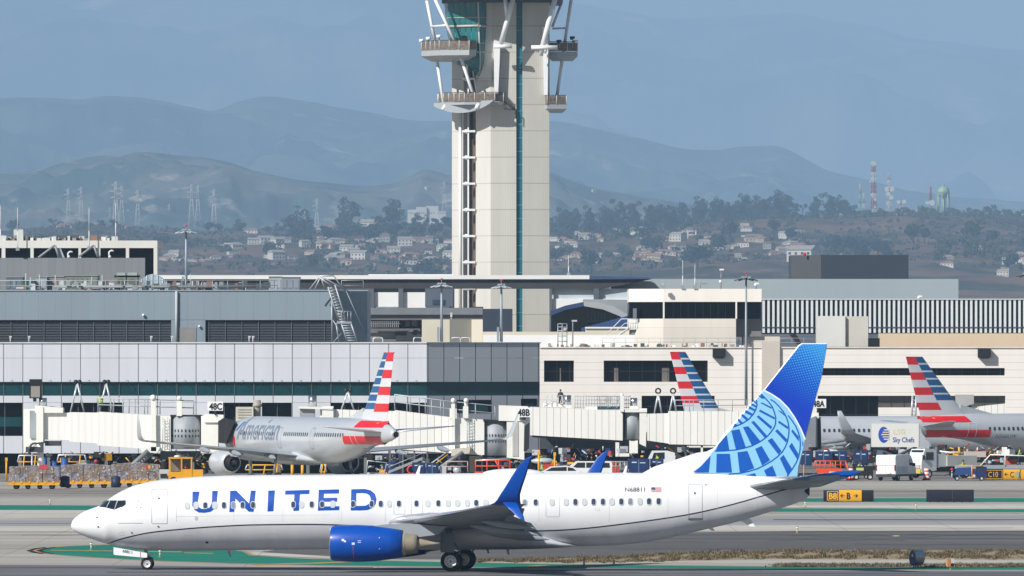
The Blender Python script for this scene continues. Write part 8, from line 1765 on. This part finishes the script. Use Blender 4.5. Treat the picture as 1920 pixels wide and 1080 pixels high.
t=thing('ramp_pickup','white service vehicle with roof rack in the shade under the right bridge','service vehicle',gloc(1240,1066)); part_(t,'cab',lambda m:m.prism([(-1.2,.6),(-1.3,1.7),(-.9,2.5),(.6,2.5),(1.3,2.3),(1.4,.6)],'y',-1,1,WHV)); part_(t,'windscreen',lambda m:m.prism([(-.95,1.7),(-.75,2.3),(.3,2.35),(.3,1.7)],'y',-1.02,-1.0,VG)); wheels(t,[(-.8,-.9),(.9,-.9),(-.8,.9),(.9,.9)],.4)
t=thing('orange_machine','orange red ground machine behind the white utility vehicle','ground machine',gloc(1147,1030)); part_(t,'body',lambda m:(m.box(-.7,.7,-.6,.6,.4,1.4,M('machine_red','#c8401f',var=.2)),m.ball((.1,0,1.4),.5,M('machine_red',''),10,(1,1,.7)))); part_(t,'frame',lambda m:railing(m,-.8,1.6,.9,-.65,.9,.4,.035,RIMW)); wheels(t,[(-.5,-.55),(.5,-.55),(-.5,.55),(.5,.55)],.25)
t=thing('red_machine','red and yellow ground machine left of the white utility vehicle','ground machine',gloc(1030,1034)); part_(t,'body',lambda m:(m.box(-.8,.5,-.6,.6,.5,1.5,M('machine_red','')),m.ball((-.6,0,1.8),.9,RIMW,10,(1.3,.7,.35)))); part_(t,'hoop',lambda m:m.tube([(.5+.25*math.cos(a),-.4,1.2+.7*math.sin(a)) for a in [2*math.pi*k/12 for k in range(13)]],.07,YEL,5)); wheels(t,[(-.5,-.55),(.4,-.55)],.25)
mb=MB(); D=1024
for k in range(2):
    c=P(772+0*k,881,D); 
mb.loft([[ (P(772,881,D).x+(.38+.09*math.cos(b))*math.cos(a),D+.09*math.sin(b),P(772,881,D).z+(.38+.09*math.cos(b))*math.sin(a)) for b in [2*math.pi*j/8 for j in range(8)]] for a in [2*math.pi*i/16 for i in range(17)]],lambda i,j:M('ring_red','#d0414a'),True,False)
mb.solo('red_ring_buoy','red ring hung on the sloping conveyor behind the white jet','ring')
t=thing('belt_conveyor','sloping pale conveyor behind the left of two joined blue containers','conveyor',gloc(760,1026)); part_(t,'belt',lambda m:m.prism([(-1.6,.7),(1.6,2.0),(1.6,2.25),(-1.6,.95)],'y',-.4,.4,RAIL)); part_(t,'rail',lambda m:m.tube([(-1.6,-.45,1.3),(1.6,-.45,2.6)],.04,RAIL)); wheels(t,[(-1,-.4),(1,-.4)],.25)
t=thing('luggage_cart_frame','thin pale cart frame in front of the dark bay, right of the 48C jet belly','cart',gloc(705,1028)); part_(t,'frame',lambda m:m.tube([(-.9,0,.5),(-.8,0,1.9),(.0,0,1.8),(1.0,0,1.7),(.8,0,.5),(-.9,0,.5)],.05,RAIL)); wheels(t,[(-.8,0),(.8,0)],.2,.12)
t=thing('engine_stand','pale stand with white drum, right of the joined blue containers','ground cart',gloc(857,1020)); part_(t,'frame',lambda m:(railing(m,-1,1,.9,-.4,1.0,2,.05,M('frame_pink','#c9a9a4')),m.box(-1.6,-1.0,-.4,.4,.6,1.5,RIMW))); part_(t,'drum',lambda m:m.ball((0,0,1.1),.4,RIMW,12)); wheels(t,[(-.8,-.4),(.8,-.4)],.25)
# tow carts, belt loader at right edge, baggage conveyor
t=thing('blue_tow_cart','low blue tow cart with yellow frame left of the C10 sign','tow cart',gloc(1812,1030)); part_(t,'body',lambda m:(m.prism([(-1.2,.5),(-.9,1.2),(.4,1.25),(.8,.6)],'y',-.5,.5,M('cart_blue','#24427e',var=.15)),m.box(.9,1.9,-.5,.5,.2,1.3,CONT2))); part_(t,'yellow_frame',lambda m:(m.tube([(-.7,-.55,1.45),(1.6,-.55,1.35)],.06,YEL),m.tube([(.5,-.55,1.4),(.5,-.55,.2)],.06,YEL),m.tube([(.1,-.55,.3),(.9,-.55,.3)],.06,YEL))); part_(t,'towbar',lambda m:m.tube([(-1.2,0,.8),(-2.1,0,.45)],.05,DKMET)); wheels(t,[(-.9,-.5),(1.4,-.5),(-.9,.5),(1.4,.5)],.22)
mb=MB(); D=1044; p=P(1785,882,D); mb.ball((p.x,p.y,.9),.16,M('beacon_red',''),8); mb.cyl((p.x,p.y,.1),(p.x,p.y,.8),.12,.05,mat=RIMW); mb.solo('red_lamp_cone','small red topped white marker beside the blue tow cart','marker')
t=thing('belt_loader','long low pale belt loader with rails at the right edge before the jet','belt loader',gloc(1880,1046)); part_(t,'belt',lambda m:(m.box(-4.5,4.5,-.5,.5,1.0,1.2,M('belt_grey','#8b8a86')),m.box(-4.6,4.5,-.55,-.5,.95,1.3,RAIL))); part_(t,'rail',lambda m:(m.tube([(-2.2,-.6,1.2),(-1.2,-.6,2.3),(4.5,-.6,2.1)],.06,IV),m.tube([(.2,-.6,1.2),(.2,-.6,2.25)],.05,IV),m.tube([(2.2,-.6,1.2),(2.2,-.6,2.2)],.08,IV))); part_(t,'chassis',lambda m:m.box(-3.5,4.5,-.6,.6,.45,.95,M('chassis_shadow','#33373c'))); wheels(t,[(-2.8,-.6),(2.5,-.6),(-2.8,.6),(2.5,.6)],.3)
mb=MB(); D=1062
for k in range(12): p0=P(1765+6*k,850-1*k*.2,D); mb.box(p0.x,p0.x+.22,D-.4,D+.4,p0.z-.06,p0.z+.06,M('crate_slot',''))
mb.tube([P(1762,846,D),P(1840,856,D)],.08,IV,5); mb.tube([P(1798,838,D),P(1800,856,D)],.12,YEL); mb.tube([P(1814,842,D),P(1814,852,D)],.1,YEL); mb.solo('roller_ramp','roller ramp with two yellow stops below the striped tail at right','roller ramp')
mb=MB(); D=1060; mb.obox((X(1828,D),D,Z(857,D)),2.0,.8,.55,M('crate_pinkish','#c9bdb4',var=.1),.15); mb.solo('long_crate','long pale crate below the right hand jet','crate')
mb=MB(); D=1032; mb.cyl(gloc(1507,D),(X(1507,D),D,1.5),.05,.03,mat=M('frame_pink','')); mb.solo('thin_marker_pole','thin pinkish marker pole below the blue containers','pole')
person(1806,1046,'ramp worker in lime vest standing beside the white tank truck','stand',R(150)); person(1912,1076,'ramp worker in lime vest and blue trousers at the right edge under the jet','walk',R(180),.95)
person(1608,1040,'ramp worker in lime vest crouched among dark gear left of the cargo van','lean',R(0)); person(1236,1058,'ramp worker in lime vest in shade before the service vehicle','lean',R(200),.5); person(1016,1026,'ramp worker in lime vest left of the yellow post','stand',R(10)); person(187,1016,'worker in lime vest up on the roof of the 48C bridge','lean',R(90),Z(775,1016)); person(1051,1081,'dark clothed worker on the roof of the right bridge','stand',R(90),Z(764,1081),M('jacket_dark','#2c333d'))
t=thing('dark_cart','dark loaded cart with a yellow mark between drum and cargo van','cart',gloc(1617,1036)); part_(t,'body',lambda m:(m.box(-.9,1.0,-.6,.6,.4,1.3,BLACK),m.box(-.6,.1,-.62,-.6,.9,1.15,M('pale_lime','#c9cf7a')))); part_(t,'frame',lambda m:railing(m,-.9,1,1.3,-.6,.6,.6,.04,DKMET)); wheels(t,[(-.6,-.6),(.7,-.6),(-.6,.6),(.7,.6)],.28)
